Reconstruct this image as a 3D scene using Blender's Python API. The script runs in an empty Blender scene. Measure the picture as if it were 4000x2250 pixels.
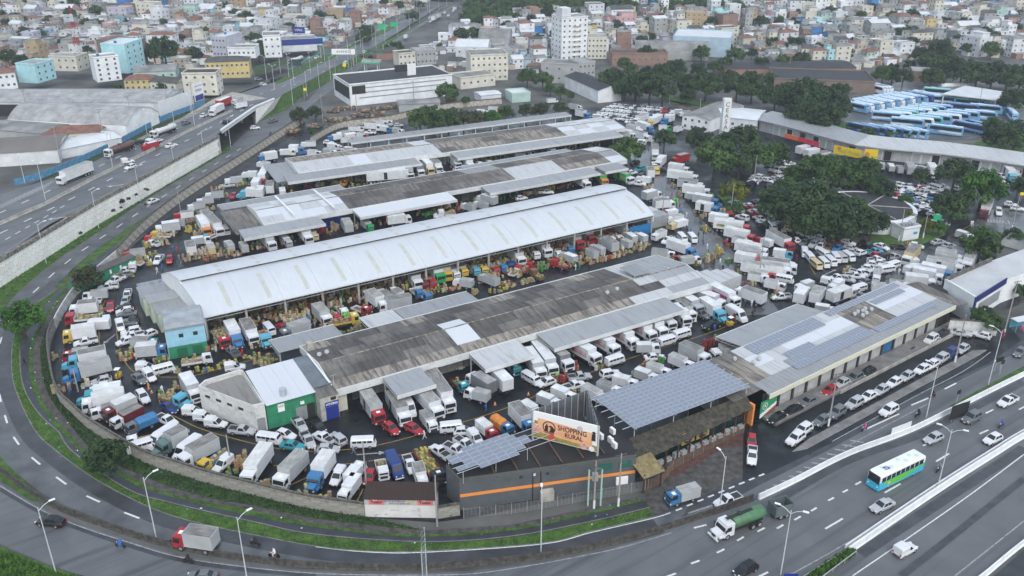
import bpy, math, random
from math import radians as R, sin, cos, pi
from mathutils import Vector, noise as mnoise
rnd = random.Random(7)
sc = bpy.context.scene
col = sc.collection
# ---------------------------------------------------------------- camera
F = 3450.; PITCH = math.atan(1605 / 3450.); CAMH = 90.
cp, sp = cos(PITCH), sin(PITCH)
cam = bpy.data.objects.new('camera', bpy.data.cameras.new('camera')); col.objects.link(cam)
cam.location = (0, 0, CAMH); cam.rotation_euler = (pi / 2 - PITCH, 0, 0)
cam.data.sensor_width = 36; cam.data.lens = F / 4000 * 36
cam.data.clip_start = 1; cam.data.clip_end = 6000
sc.camera = cam
# ---------------------------------------------------------------- sky, sun, exposure
SUN_EL, SUN_AZ = R(52), R(165)        # sun behind the viewer's shoulder, veiled by cloud
w = bpy.data.worlds.new('World'); sc.world = w; w.use_nodes = True
nt = w.node_tree; bg = nt.nodes['Background']
sky = nt.nodes.new('ShaderNodeTexSky'); sky.sky_type = 'NISHITA'; sky.sun_disc = False
sky.sun_elevation = SUN_EL; sky.sun_rotation = SUN_AZ; sky.dust_density = 1.5; sky.air_density = 1.6
hs = nt.nodes.new('ShaderNodeHueSaturation'); hs.inputs['Saturation'].default_value = 0.66
nt.links.new(sky.outputs[0], hs.inputs['Color']); nt.links.new(hs.outputs[0], bg.inputs[0])
bg.inputs[1].default_value = 0.15
sl = bpy.data.lights.new('sun', 'SUN'); sl.energy = 0.8; sl.angle = R(25); sl.color = (1, 0.985, 0.965)
so = bpy.data.objects.new('sun', sl); col.objects.link(so)
so.rotation_euler = (pi / 2 - SUN_EL, 0, pi - SUN_AZ)
vs = sc.view_settings; vs.view_transform = 'Standard'; vs.look = 'None'; vs.gamma = 1; vs.exposure = 0.8
sc.cycles.use_denoising = True; sc.cycles.max_bounces = 6; sc.cycles.diffuse_bounces = 3; sc.cycles.glossy_bounces = 3
sc.cycles.transparent_max_bounces = 6; sc.cycles.volume_bounces = 0
sc.cycles.use_adaptive_sampling = True

# ---------------------------------------------------------------- photograph -> ground
def P(x, y, z=0.):
    "world point at height z seen at photograph pixel (x, y) of 4000 x 2250"
    u = (x - 2000) / F; v = (y - 1125) / F
    t = (z - CAMH) / (-sp - v * cp)
    return Vector((u * t, (cp - v * sp) * t, z))
def Q(X, Y, Z=0.):
    f = Y * cp - (Z - CAMH) * sp; d = -Y * sp - (Z - CAMH) * cp
    return (2000 + F * X / f, 1125 + F * d / f, F / f)
AX = R(31)
E1 = Vector((cos(AX), sin(AX), 0)); E2 = Vector((-sin(AX), cos(AX), 0)); ORG = Vector((-31.6, 138.8, 0))
def ML(s, t, z=0.):
    "market frame: s along the sheds, t across them"
    p = ORG + E1 * s + E2 * t; p.z = z; return p

# ---------------------------------------------------------------- materials
MATS = {}
def mat(name, c, rough=.6, metal=0., var=0., vscale=1., c2=None, bump=0., bscale=8., wave=None, spec=.5, rvar=0., coord='Object', streak=None, emit=None):
    if name in MATS: return MATS[name]
    m = bpy.data.materials.new(name); m.use_nodes = True; n = m.node_tree; b = n.nodes['Principled BSDF']
    L = n.links.new
    b.inputs['Base Color'].default_value = (*c, 1); b.inputs['Roughness'].default_value = rough
    b.inputs['Metallic'].default_value = metal; b.inputs['Specular IOR Level'].default_value = spec
    tc = n.nodes.new('ShaderNodeTexCoord')
    def nz(scale, det=5, vec=None, rg=.6):
        t = n.nodes.new('ShaderNodeTexNoise'); t.inputs['Scale'].default_value = scale; t.inputs['Detail'].default_value = det
        t.inputs['Roughness'].default_value = rg
        L(vec or tc.outputs[coord], t.inputs['Vector']); return t
    def ramp(src, a, bb, lo=.35, hi=.65):
        r = n.nodes.new('ShaderNodeValToRGB'); r.color_ramp.elements[0].position = lo; r.color_ramp.elements[1].position = hi
        r.color_ramp.elements[0].color = (*a, 1); r.color_ramp.elements[1].color = (*bb, 1); L(src, r.inputs[0]); return r
    colout = None
    if var or c2:
        a = tuple(x * (1 - var) for x in c); bb = c2 or tuple(min(1, x * (1 + var)) for x in c)
        colout = ramp(nz(vscale).outputs[0], a, bb).outputs[0]
    if streak:      # (scale_along, scale_across, colour, lo, hi): wear drawn out along x or y
        mp = n.nodes.new('ShaderNodeMapping'); mp.inputs['Scale'].default_value = (streak[0], streak[1], 1)
        if len(streak) > 5: mp.vector_type = 'TEXTURE'; mp.inputs['Rotation'].default_value = (0, 0, streak[5]); mp.inputs['Scale'].default_value = (1 / streak[0], 1 / streak[1], 1)
        L(tc.outputs[coord], mp.inputs[0]); s = nz(1, 6, mp.outputs[0], .65)
        r = ramp(s.outputs[0], (0, 0, 0), (1, 1, 1), streak[3], streak[4])
        mx = n.nodes.new('ShaderNodeMix'); mx.data_type = 'RGBA'
        L(r.outputs[0], mx.inputs[0])
        if colout: L(colout, mx.inputs[6])
        else: mx.inputs[6].default_value = (*c, 1)
        mx.inputs[7].default_value = (*streak[2], 1); colout = mx.outputs[2]
    if colout: L(colout, b.inputs['Base Color'])
    if rvar:
        t = nz(vscale * .35, 4); mr = n.nodes.new('ShaderNodeMapRange')
        mr.inputs[1].default_value = .35; mr.inputs[2].default_value = .65
        mr.inputs[3].default_value = max(.04, rough - rvar); mr.inputs[4].default_value = min(1, rough + rvar)
        L(t.outputs[0], mr.inputs[0]); L(mr.outputs[0], b.inputs['Roughness'])
    h = None
    if wave:        # (axis, period in m, depth): corrugation
        wv = n.nodes.new('ShaderNodeTexWave'); wv.bands_direction = wave[0]; wv.inputs['Scale'].default_value = 2 * pi / (20 * wave[1]) ; L(tc.outputs[coord], wv.inputs[0])
        bp = n.nodes.new('ShaderNodeBump'); bp.inputs['Strength'].default_value = wave[2]; bp.inputs['Distance'].default_value = .05
        L(wv.outputs[1], bp.inputs['Height']); h = bp
    if bump:
        bp = n.nodes.new('ShaderNodeBump'); bp.inputs['Strength'].default_value = bump; bp.inputs['Distance'].default_value = .1
        L(nz(bscale, 6).outputs[0], bp.inputs['Height'])
        if h: L(h.outputs[0], bp.inputs['Normal'])
        h = bp
    if h: L(h.outputs[0], b.inputs['Normal'])
    if emit:
        b.inputs['Emission Color'].default_value = (*c, 1); b.inputs['Emission Strength'].default_value = emit
    MATS[name] = m; return m

# ---------------------------------------------------------------- mesh building
class MB:
    def __init__(s): s.v = []; s.f = []; s.m = []; s.sm = []
    def add(s, vs, fs, mi=0, smooth=False):
        o = len(s.v); s.v += [tuple(v) for v in vs]
        for f in fs: s.f.append(tuple(i + o for i in f)); s.m.append(mi); s.sm.append(smooth)
        return s
    def box(s, x0, x1, y0, y1, z0, z1, mi=0, top=None, bottom=True):
        v = [(x0, y0, z0), (x1, y0, z0), (x1, y1, z0), (x0, y1, z0), (x0, y0, z1), (x1, y0, z1), (x1, y1, z1), (x0, y1, z1)]
        fs = [(0, 1, 5, 4), (1, 2, 6, 5), (2, 3, 7, 6), (3, 0, 4, 7)]
        if bottom: fs.append((3, 2, 1, 0))
        s.add(v, fs, mi); o = len(s.v) - 8
        s.f.append((o + 4, o + 5, o + 6, o + 7)); s.m.append(mi if top is None else top); s.sm.append(False)
        return s
    def rbox(s, cx, cy, z0, lx, ly, lz, a, mi=0, top=None):
        ca, sa = cos(a), sin(a); o = len(s.v)
        s.box(-lx / 2, lx / 2, -ly / 2, ly / 2, z0, z0 + lz, mi, top)
        for i in range(o, len(s.v)):
            x, y, z = s.v[i]; s.v[i] = (cx + x * ca - y * sa, cy + x * sa + y * ca, z)
        return s
    def prism(s, pts, z0, z1, mi=0, top=None, cap=True):
        n = len(pts); v = [(p[0], p[1], z0) for p in pts] + [(p[0], p[1], z1) for p in pts]
        s.add(v, [(i, (i + 1) % n, n + (i + 1) % n, n + i) for i in range(n)], mi)
        if cap:
            o = len(s.v) - 2 * n; s.f.append(tuple(o + n + i for i in range(n))); s.m.append(mi if top is None else top); s.sm.append(False)
        return s
    def extr(s, prof, y0, y1, mi=0, smooth=False, caps=True):
        "profile in x,z extruded along y"
        n = len(prof); v = [(p[0], y0, p[1]) for p in prof] + [(p[0], y1, p[1]) for p in prof]
        s.add(v, [(i, n + i, n + (i + 1) % n, (i + 1) % n) for i in range(n)], mi, smooth)
        if caps:
            s.add([(p[0], y0, p[1]) for p in prof], [tuple(range(n))], mi); s.add([(p[0], y1, p[1]) for p in prof], [tuple(range(n - 1, -1, -1))], mi)
        return s
    def quad(s, a, b, c, d, mi=0): return s.add([a, b, c, d], [(0, 1, 2, 3)], mi)
    def tube(s, a, b, r0, r1=None, n=8, mi=0, cap=True):
        a = Vector(a); b = Vector(b); r1 = r0 if r1 is None else r1; d = (b - a).normalized()
        u = d.orthogonal().normalized(); w_ = d.cross(u); v = []
        for c, r in ((a, r0), (b, r1)):
            for i in range(n):
                q = c + (u * cos(2 * pi * i / n) + w_ * sin(2 * pi * i / n)) * r; v.append(tuple(q))
        fs = [(i, (i + 1) % n, n + (i + 1) % n, n + i) for i in range(n)]
        s.add(v, fs, mi, True)
        if cap: s.add(v[n:], [tuple(range(n))], mi); s.add(v[:n], [tuple(range(n - 1, -1, -1))], mi)
        return s
    def loft(s, secs, mi=0, smooth=True, caps=True):
        "sections: lists of points of equal length, closed rings"
        n = len(secs[0]); v = [p for sec in secs for p in sec]; fs = []
        for k in range(len(secs) - 1):
            for i in range(n): fs.append((k * n + i, k * n + (i + 1) % n, (k + 1) * n + (i + 1) % n, (k + 1) * n + i))
        s.add(v, fs, mi, smooth)
        if caps: s.add(secs[0], [tuple(range(n - 1, -1, -1))], mi); s.add(secs[-1], [tuple(range(n))], mi)
        return s
    def strip(s, A, B, z, mi=0):
        "ribbon between two polylines of equal length"
        n = len(A); v = [(p[0], p[1], z if p[2] is None else p[2]) for p in list(A) + list(B)]
        return s.add(v, [(i, i + 1, n + i + 1, n + i) for i in range(n - 1)], mi)
    def mesh(s, name, mats):
        me = bpy.data.meshes.new(name); me.from_pydata(s.v, [], s.f)
        for m in mats: me.materials.append(m)
        me.polygons.foreach_set('material_index', s.m); me.polygons.foreach_set('use_smooth', s.sm)
        return me
    def build(s, name, mats, parent=None, **k): return put(name, s.mesh(name, mats if isinstance(mats, (list, tuple)) else [mats]), parent, **k)

def put(name, me, parent=None, loc=None, rz=0., scale=None, label=None, cat=None, group=None, kind=None):
    o = bpy.data.objects.new(name, me); col.objects.link(o)
    if parent: o.parent = parent
    if loc is not None: o.location = loc
    if rz: o.rotation_euler = (0, 0, rz)
    if scale is not None: o.scale = scale if isinstance(scale, (tuple, list)) else (scale,) * 3
    if label: o['label'] = label
    if cat: o['category'] = cat
    if group: o['group'] = group
    if kind: o['kind'] = kind
    return o
def empty(name, loc=(0, 0, 0), rz=0., **k):
    o = put(name, None, None, loc, rz, **k); o.empty_display_size = .3; return o
ORD = 'first second third fourth fifth sixth seventh eighth ninth tenth eleventh twelfth thirteenth fourteenth fifteenth sixteenth seventeenth eighteenth nineteenth twentieth'.split()
TENS = {2: 'twenty', 3: 'thirty', 4: 'forty', 5: 'fifty', 6: 'sixty', 7: 'seventy', 8: 'eighty', 9: 'ninety'}
def ordi(n):
    if n <= 20: return ORD[n - 1]
    if n < 100:
        t, u = divmod(n, 10); return TENS[t] + '-' + ORD[u - 1] if u else TENS[t][:-1] + 'ieth'
    return str(n) + 'th'
def smooth_line(pts, k=6, z=None):
    "Catmull-Rom through pixel or world points"
    out = []; n = len(pts); p = [Vector((*q[:2], 0)) for q in pts]
    for i in range(n - 1):
        a, b, c, d = p[max(i - 1, 0)], p[i], p[i + 1], p[min(i + 2, n - 1)]
        for j in range(k):
            t = j / k
            out.append(.5 * ((2 * b) + (c - a) * t + (2 * a - 5 * b + 4 * c - d) * t * t + (3 * b - a - 3 * c + d) * t ** 3))
    out.append(p[-1]); return out
def px_line(pts, k=6, z=0.): return smooth_line([P(x, y, z) for x, y in pts], k)
def resample(line, n):
    d = [0]
    for a, b in zip(line, line[1:]): d.append(d[-1] + (b - a).length)
    out = []; j = 0
    for i in range(n):
        t = d[-1] * i / (n - 1)
        while j < len(line) - 2 and d[j + 1] < t: j += 1
        out.append(line[j].lerp(line[j + 1], 0 if d[j + 1] == d[j] else (t - d[j]) / (d[j + 1] - d[j])))
    return out
def sweep(mb, line, prof, mi=0, z=0., smooth=False):
    "profile (offset, height) swept along a line"
    secs = []
    for i, p in enumerate(line):
        t = (line[min(i + 1, len(line) - 1)] - line[max(i - 1, 0)]).normalized(); nrm = Vector((-t.y, t.x, 0))
        secs.append([(p.x + nrm.x * o, p.y + nrm.y * o, z + h) for o, h in prof])
    return mb.loft(secs, mi, smooth)
# ================================================================ THE GROUND
def sstep(a, b, x):
    t = max(0., min(1., (x - a) / (b - a))); return t * t * (3 - 2 * t)
HWP = [P(0, 884, 6), P(605, 572, 6), P(908, 421, 6), P(1350, 225, 2), P(1790, 12, 0)]     # highway median
def hw_x(Y):
    for a, b in zip(HWP, HWP[1:]):
        if Y <= b.y or b is HWP[-1]: return a.x + (b.x - a.x) * (Y - a.y) / (b.y - a.y)
def GZ(X, Y):
    "height of the land"
    z = 0.
    d = X - hw_x(Y)
    if d < -14: z = 5.9 * (1 - sstep(330, 470, Y))
    rise = max(0., Y - 540) * .085 + max(0., Y - 800) * .05
    far = sstep(25, 150, abs(d)); z += rise * far * (1 if d > 0 else .8)
    if d > 25 and Y > 640: z += 16 * math.exp(-((X - 25) / 70) ** 2 - ((Y - 800) / 90) ** 2) * sstep(25, 60, d)
    return z
def PG(x, y):
    z = 0.
    for _ in range(12):
        p = P(x, y, z); z = z * .4 + GZ(p.x, p.y) * .6
    return Vector((p.x, p.y, GZ(p.x, p.y)))

M_city = mat('city_ground', (.075, .078, .07), .85, var=.35, vscale=.06, c2=(.13, .13, .12))
M_earth = mat('earth', (.085, .07, .055), .9, var=.3, vscale=.4, c2=(.12, .11, .10), bump=.4, bscale=2)
M_yard = mat('wet_yard_asphalt', (.008, .0095, .012), .36, var=.35, vscale=.25, c2=(.019, .022, .026), rvar=.18, bump=.08, bscale=30, spec=.3)
M_ave = mat('wet_avenue_asphalt', (.062, .066, .07), .13, var=.3, vscale=.2, c2=(.10, .105, .11), rvar=.08, bump=.02, bscale=30, spec=.7)  # base lightened to carry the sky glare on the wet surface
M_hw = mat('highway_asphalt', (.108, .114, .118), .55, var=.12, vscale=.12, c2=(.125, .13, .134), rvar=.12, bump=.15, bscale=40, streak=(.012, .42, (.058, .062, .066), .5, .68, R(36)))
M_deck = mat('deck_asphalt', (.11, .117, .122), .55, var=.14, vscale=.1, c2=(.13, .137, .142), rvar=.12, bump=.15, bscale=40, streak=(.012, .42, (.062, .066, .07), .5, .68, R(57)))
M_ramp = mat('ramp_asphalt', (.075, .08, .085), .5, var=.2, vscale=.22, c2=(.118, .124, .128), rvar=.15, bump=.15, bscale=40)
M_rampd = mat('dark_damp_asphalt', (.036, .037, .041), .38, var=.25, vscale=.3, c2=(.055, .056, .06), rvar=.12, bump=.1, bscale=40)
M_path = mat('path_asphalt', (.032, .034, .04), .45, var=.2, vscale=.5, rvar=.1)
M_dirt = mat('gravel_dirt', (.05, .046, .042), .85, var=.35, vscale=.8, c2=(.095, .088, .08), bump=.5, bscale=4)
M_grass = mat('grass_soil', (.034, .085, .010), .9, var=.4, vscale=.5, c2=(.066, .14, .018), bump=.8, bscale=5, streak=(.35, .35, (.055, .045, .03), .58, .68))
M_grassd = mat('grass_dark_soil', (.018, .045, .010), .9, var=.4, vscale=.5, c2=(.035, .075, .014), bump=.8, bscale=5)
M_paint = mat('road_paint', (.6, .6, .58), .6, var=.25, vscale=3)
M_paintw = mat('worn_road_paint', (.27, .27, .265), .6, var=.4, vscale=2)
M_yellow = mat('yellow_road_paint', (.32, .21, .02), .6, var=.35, vscale=2)
M_conc = mat('concrete', (.36, .34, .30), .85, var=.25, vscale=.6, bump=.2, bscale=6)
M_walk = mat('pavement_concrete', (.17, .165, .155), .8, var=.25, vscale=.5, bump=.2, bscale=8)
M_white = mat('white_concrete', (.70, .71, .71), .7, var=.06, vscale=.8)
M_stain = mat('stained_concrete', (.085, .08, .072), .9, var=.45, vscale=1.2, c2=(.16, .15, .13))
M_black = mat('dark_void', (.012, .012, .013), .8)

# land sheet: one grid from behind the camera to beyond the horizon
g = MB(); xs = [-2600, -1500, -900] + list(range(-600, 601, 30)) + [900, 1500, 2600]
ys = [-300, 0, 60] + list(range(90, 1000, 30)) + [1100, 1300, 1700, 2400, 3500]
g.add([(x, y, (GZ(x, y) if (y > 300 or x - hw_x(y) > -14) else 0.) - .06 - (.5 if (y < 500 and x - hw_x(y) < -10) else 0)) for y in ys for x in xs],
      [(j * len(xs) + i, j * len(xs) + i + 1, (j + 1) * len(xs) + i + 1, (j + 1) * len(xs) + i) for j in range(len(ys) - 1) for i in range(len(xs) - 1)], 0, True)
land = g.build('ground', M_city, kind='structure')
def sheet(name, pts, z, m, kind='structure', parent=None):
    me = MB().add([(*p[:2], z) for p in pts], [tuple(range(len(pts)))]); o = me.build(name, m, parent)
    if kind: o['kind'] = kind
    return o
def area(name, px, z, m, k=0, **kw):
    pts = [P(x, y, z) for x, y in px]
    if k: pts = smooth_line(pts + [pts[0]], k)[:-1]
    return sheet(name, pts, z, m, **kw)
def band(name, A, B, z, m, n=60):
    o = MB().strip([(*p[:2], z) for p in resample(A, n)], [(*p[:2], z) for p in resample(B, n)], z).build(name, m); o['kind'] = 'structure'; return o

# plateau on the far side of the highway
pl = MB(); ny = 30
ysl = [60 + i * 14 for i in range(ny)]
A = [Vector((hw_x(y) - 15.5, y, GZ(hw_x(y) - 16, y) + .0)) for y in ysl]; B = [Vector((-900, y, GZ(-900, y))) for y in ysl]
pl.strip(A, B, None).build('plateau', M_city, kind='structure')

# market yard
area('market_yard', [(285, 1180), (250, 1230), (215, 1300), (194, 1370), (206, 1473), (233, 1563), (295, 1630), (349, 1678), (467, 1750), (584, 1816), (700, 1852), (817, 1890), (1000, 1937), (1195, 1984), (1428, 2020),
     (1700, 2040), (1850, 2020), (2700, 1850), (2910, 1640), (3720, 1300), (4000, 1180), (4300, 1050), (4300, 740), (3600, 560), (2800, 440), (2600, 400), (1900, 440), (1500, 500), (1190, 480), (700, 792), (458, 1018)], 0., M_yard)
# avenue through the market
AVE = [(2470, 500), (2510, 580), (2560, 700), (2640, 830), (2740, 930), (2830, 1050), (2900, 1150), (2960, 1230)]
ave = px_line(AVE, 6)
mb = MB(); sweep(mb, ave, [(-5.5, 0), (5.5, 0), (5.5, .004), (-5.5, .004)]); mb.build('market_avenue', M_ave, kind='structure')
area('entry_road', [(4100, 800), (3850, 820), (3780, 900), (3640, 960), (3520, 1010), (3460, 1080), (3440, 1180), (3560, 1150), (3640, 1050), (3800, 980), (4100, 930)], .004, M_ave)
# curves round the ramp, in photograph pixels on the ground
C1 = [(458, 1016), (285, 1167), (217, 1287), (194, 1357), (206, 1473), (233, 1563), (295, 1625), (349, 1675), (467, 1748), (584, 1814), (700, 1850), (817, 1888), (1000, 1935), (1195, 1982), (1428, 2017)]
C2 = [(300, 1130), (215, 1230), (165, 1330), (159, 1403), (171, 1493), (202, 1563), (260, 1640), (350, 1745), (500, 1835), (740, 1925), (1000, 1978), (1200, 2020), (1428, 2050), (1660, 2072)]
C3 = [(268, 1130), (190, 1230), (138, 1330), (128, 1396), (136, 1473), (171, 1574), (217, 1640), (265, 1686), (335, 1760), (487, 1853), (662, 1927), (1000, 1997), (1311, 2060), (1654, 2088), (2000, 2062), (2300, 2000), (2500, 1950)]
C4 = [(254, 1130), (176, 1230), (124, 1330), (113, 1396), (120, 1489), (155, 1582), (202, 1644), (234, 1686), (311, 1760), (455, 1850), (584, 1916), (1000, 2020), (1389, 2079), (1654, 2096), (2000, 2072), (2300, 2010), (2520, 1955)]
C5 = [(228, 1130), (145, 1230), (90, 1320), (78, 1370), (82, 1473), (113, 1563), (171, 1640), (229, 1692), (284, 1768), (494, 1912), (662, 1966), (1000, 2044), (1234, 2091), (1654, 2120), (2000, 2098), (2311, 2040), (2540, 1985)]
C6 = [(1000, 574), (738, 733), (563, 849), (349, 993), (210, 1124), (120, 1200), (60, 1300), (47, 1357), (47, 1454), (66, 1535), (136, 1680), (218, 1760), (350, 1857), (471, 1927), (623, 1997), (778, 2044), (1000, 2091), (1234, 2134), (1428, 2153), (1654, 2153), (2117, 2122), (2311, 2075), (2545, 2021)]
C7 = [(900, 574), (691, 706), (551, 792), (392, 900), (217, 1020), (93, 1121), (0, 1230), (-50, 1350), (-70, 1500), (-50, 1690), (0, 1783), (58, 1842), (183, 1941), (272, 1982), (483, 2060), (685, 2118), (1000, 2176), (1234, 2203), (1490, 2207), (1740, 2200), (2000, 2176), (2202, 2153), (2467, 2091), (2650, 2040), (2934, 1943)]
C8 = [(-200, 1760), (0, 1888), (117, 1958), (218, 2009), (350, 2060), (506, 2110), (662, 2157), (856, 2192), (1000, 2211), (1234, 2230), (1506, 2239), (1740, 2236), (2000, 2211), (2156, 2188), (2389, 2138), (2623, 2071), (2950, 1955)]
C9 = [(-300, 1990), (0, 2126), (218, 2215), (331, 2250), (700, 2340), (1300, 2430), (2000, 2440), (2600, 2340), (3000, 2270)]
L1, L2, L3, L4, L5, L6, L7, L8, L9 = [px_line(c) for c in (C1, C2, C3, C4, C5, C6, C7, C8, C9)]
k6 = 6 * 5
band('verge_by_market_wall', px_line(C1[1:]), L2, .004, M_grassd)
band('dirt_track', L2 + [P(2000, 2050), P(2500, 1940)], L3, .006, M_dirt, 80)
band('verge_by_track', L3, L4, .010, M_grass, 80)
band('cycle_path', L4, L5, .008, M_path, 80)
band('grass_verge', L5, L6[5 * 6:], .012, M_grass, 80)
band('ramp_road', L6 + [P(2700, 1965)], L7[:-6], .016, M_ramp, 120)
def off(line, d):
    o = []
    for i, p in enumerate(line):
        t = (line[min(i + 1, len(line) - 1)] - line[max(i - 1, 0)]).normalized(); o.append(p + Vector((-t.y, t.x, 0)) * d)
    return o
L6r = resample(L6, 120)
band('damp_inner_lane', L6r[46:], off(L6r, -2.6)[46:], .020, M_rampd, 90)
band('outer_road', L8 + [P(3400, 1770), P(4300, 1330)], L9 + [P(3300, 2160), P(4300, 1530)], .012, M_hw, 120)
area('corner_bank', [(-400, 2030), (0, 2132), (218, 2221), (331, 2256), (500, 2300), (500, 2700), (-700, 2700)], .01, M_grass)
area('verge_wedge', [(-120, 1700), (0, 1783), (58, 1842), (140, 1915), (183, 1945), (200, 1968), (117, 1952), (40, 1902), (0, 1876), (-120, 1800)], .018, M_grass)
# service road, parking lane and forecourt at the right
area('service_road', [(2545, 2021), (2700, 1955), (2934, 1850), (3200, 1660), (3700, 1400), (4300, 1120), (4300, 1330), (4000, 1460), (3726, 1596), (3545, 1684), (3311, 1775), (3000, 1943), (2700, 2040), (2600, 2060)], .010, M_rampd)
area('service_lane', [(2960, 1940), (3311, 1768), (3545, 1680), (3726, 1590), (4300, 1325), (4300, 1240), (3900, 1410), (3600, 1560), (3250, 1750), (2900, 1930), (2600, 2045), (2700, 2035)], .014, M_hw)
area('front_lane', [(2905, 1650), (2990, 1590), (3740, 1270), (3900, 1225), (3990, 1330), (3860, 1420), (3560, 1555), (3260, 1725), (3000, 1850), (2900, 1880)], .013, M_yard)
area('shop_forecourt', [(2130, 1880), (2910, 1650), (2990, 1600), (2990, 1660), (2900, 1880), (2760, 1940), (2560, 2010), (2480, 1900)], .006, M_dirt)
area('red_soil_patch', [(2620, 1835), (2760, 1762), (2900, 1690), (2905, 1740), (2830, 1745), (2720, 1815), (2620, 1868)], .010, mat('red_soil', (.085, .038, .028), .9, var=.4, vscale=1))
# parking island (real kerb)
isl = [P(x, y) for x, y in [(3095, 1765), (3160, 1715), (3560, 1500), (3800, 1370), (3855, 1368), (3830, 1385), (3600, 1510), (3150, 1755)]]
mb = MB(); mb.prism(isl[::-1], 0, .13, 1, 0); mb.build('parking_island', [M_walk, M_conc], kind='structure')
# right-hand carriageways
area('highway_east', [(2950, 1960), (3311, 1780), (3564, 1692), (3726, 1604), (4000, 1468), (4500, 1260), (4700, 1480), (4000, 1712), (3315, 2160), (3000, 2400), (2300, 2400), (2600, 2071)], .018, M_hw)
area('highway_west', [(3315, 2160), (4000, 1716), (4700, 1490), (4900, 1700), (4000, 2126), (3849, 2250), (3600, 2480), (3000, 2480)], .020, M_hw)
area('median_grass', [(3150, 2245), (3310, 2148), (3335, 2158), (3190, 2260), (3100, 2320), (3060, 2310)], .05, M_grass)
area('roadside_grass', [(3710, 1586), (3800, 1535), (4000, 1430), (4200, 1340), (4200, 1375), (4000, 1452), (3830, 1545), (3715, 1596)], .06, M_grass)
lo = area('lower_road', [(3870, 2260), (4010, 2140), (4300, 1990), (4500, 2500), (3700, 2500)], .022, mat('lower_deck', (.03, .032, .036), .6, var=.3, vscale=.3))
# green slope, side strips by the elevated highway
SR_L = px_line([(93, 1121), (217, 1020), (392, 900), (551, 790), (691, 706), (804, 642), (900, 585)])
SR_W = px_line([(-60, 1210), (0, 1121), (182, 1005), (388, 872), (551, 778), (691, 697), (804, 630), (900, 566)])
band('wall_verge', SR_W, px_line([(-20, 1240), (93, 1121), (217, 1020), (392, 900), (551, 790), (691, 706), (804, 642), (900, 578)]), .02, M_grass)
band('field_verge', px_line([(1000, 576), (738, 735), (563, 851), (349, 995), (215, 1124)]), px_line([(1018, 588), (762, 748), (588, 868), (378, 1010), (246, 1134)]), .022, M_grass)
band('wall_path', px_line([(1010, 584), (752, 744), (577, 862), (365, 1006), (240, 1132)]), px_line([(1040, 600), (790, 758), (612, 880), (420, 1016), (300, 1132)]), .010, M_path)
# side road continues towards the city
CITY_R = [(1000, 574), (1144, 466), (1217, 408), (1435, 233), (1605, 120), (1700, 62), (1790, 12)]
mb = MB(); a = px_line([(900, 575), (1000, 484), (1112, 431), (1171, 388), (1268, 330), (1365, 264), (1439, 221), (1585, 126), (1690, 60), (1786, 8)]); b = px_line([(1000, 574), (1144, 470), (1217, 410), (1310, 340), (1388, 282), (1445, 240), (1605, 128), (1705, 66), (1796, 13)])
band('side_road_north', a, b, .012, M_hw)
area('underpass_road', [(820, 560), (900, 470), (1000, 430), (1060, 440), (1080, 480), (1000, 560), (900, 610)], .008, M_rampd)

# ---------------------------------------------------------------- elevated highway
HN = [(-260, 1136, 6), (0, 1008, 6), (194, 876, 6), (388, 781, 6), (582, 684, 6), (738, 595, 6), (866, 514, 6), (1000, 421, 6), (1074, 390, 6), (1097, 373, 5.9), (1186, 326, 5), (1295, 268, 3.5), (1361, 235, 2.5), (1440, 196, 1.5), (1600, 108, .6), (1786, 8, .2)]
HF = [(-260, 840, 6), (0, 760, 6), (221, 690, 6), (349, 640, 6), (427, 601, 6), (505, 559, 6), (600, 510, 6), (690, 468, 6), (807, 417, 6), (900, 375, 5.4), (1090, 315, 3.5), (1300, 200, 1.6), (1560, 84, .6), (1752, 5, .2)]
def z_line(pts, k=5):
    v = [P(*p) for p in pts]; out = []
    for i in range(len(v) - 1):
        for j in range(k): out.append(v[i].lerp(v[i + 1], j / k))
    return out + [v[-1]]
hn, hf = z_line(HN), z_line(HF)
mb = MB(); mb.strip(hn, hf, None); mb.build('highway_deck', M_deck, kind='structure')
# slope from deck to the side road beyond the bridge, and left side strip
mb = MB(); lo = [P(x, y, .03) for x, y in [(1006, 480), (1112, 431), (1171, 388), (1268, 330), (1365, 264), (1439, 221), (1600, 116), (1780, 12)]]
hi = [P(x, y, z) for x, y, z in [(1060, 420, 1.8), (1097, 374, 5.8), (1186, 327, 4.9), (1295, 269, 3.4), (1361, 236, 2.4), (1440, 197, 1.4), (1600, 109, .5), (1780, 10, .2)]]
mb.strip(resample(smooth_line(lo, 4), 24), resample(hi, 24), None)
me = MB(); aa = [lo[0]] ; n_ = len(lo)
me.add([tuple(p) for p in lo + hi], [(i, i + 1, n_ + i + 1, n_ + i) for i in range(n_ - 1)], 0, True); me.build('grass_slope', M_grass, kind='structure')
mb = MB(); A = z_line([(1078, 334, 4.2), (1180, 286, 3.5), (1349, 208, 2.0), (1450, 162, 1.6), (1560, 96, 1.0)]); B = z_line([(1078, 318, 4.2), (1180, 258, 3.5), (1330, 190, 2.0), (1430, 148, 1.6), (1550, 86, 1.0)])
mb.strip(A, B, None); mb.build('median_verge', M_grass, kind='structure')
# deck parts that catch the eye: the dark crossbar verge along the far edge
mb = MB(); mb.strip([p + Vector((0, 0, -.3)) for p in hf[:45]], [p + Vector((-6, 3, -.25)) for p in hf[:45]], None); mb.build('far_verge', M_grassd, kind='structure')

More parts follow.
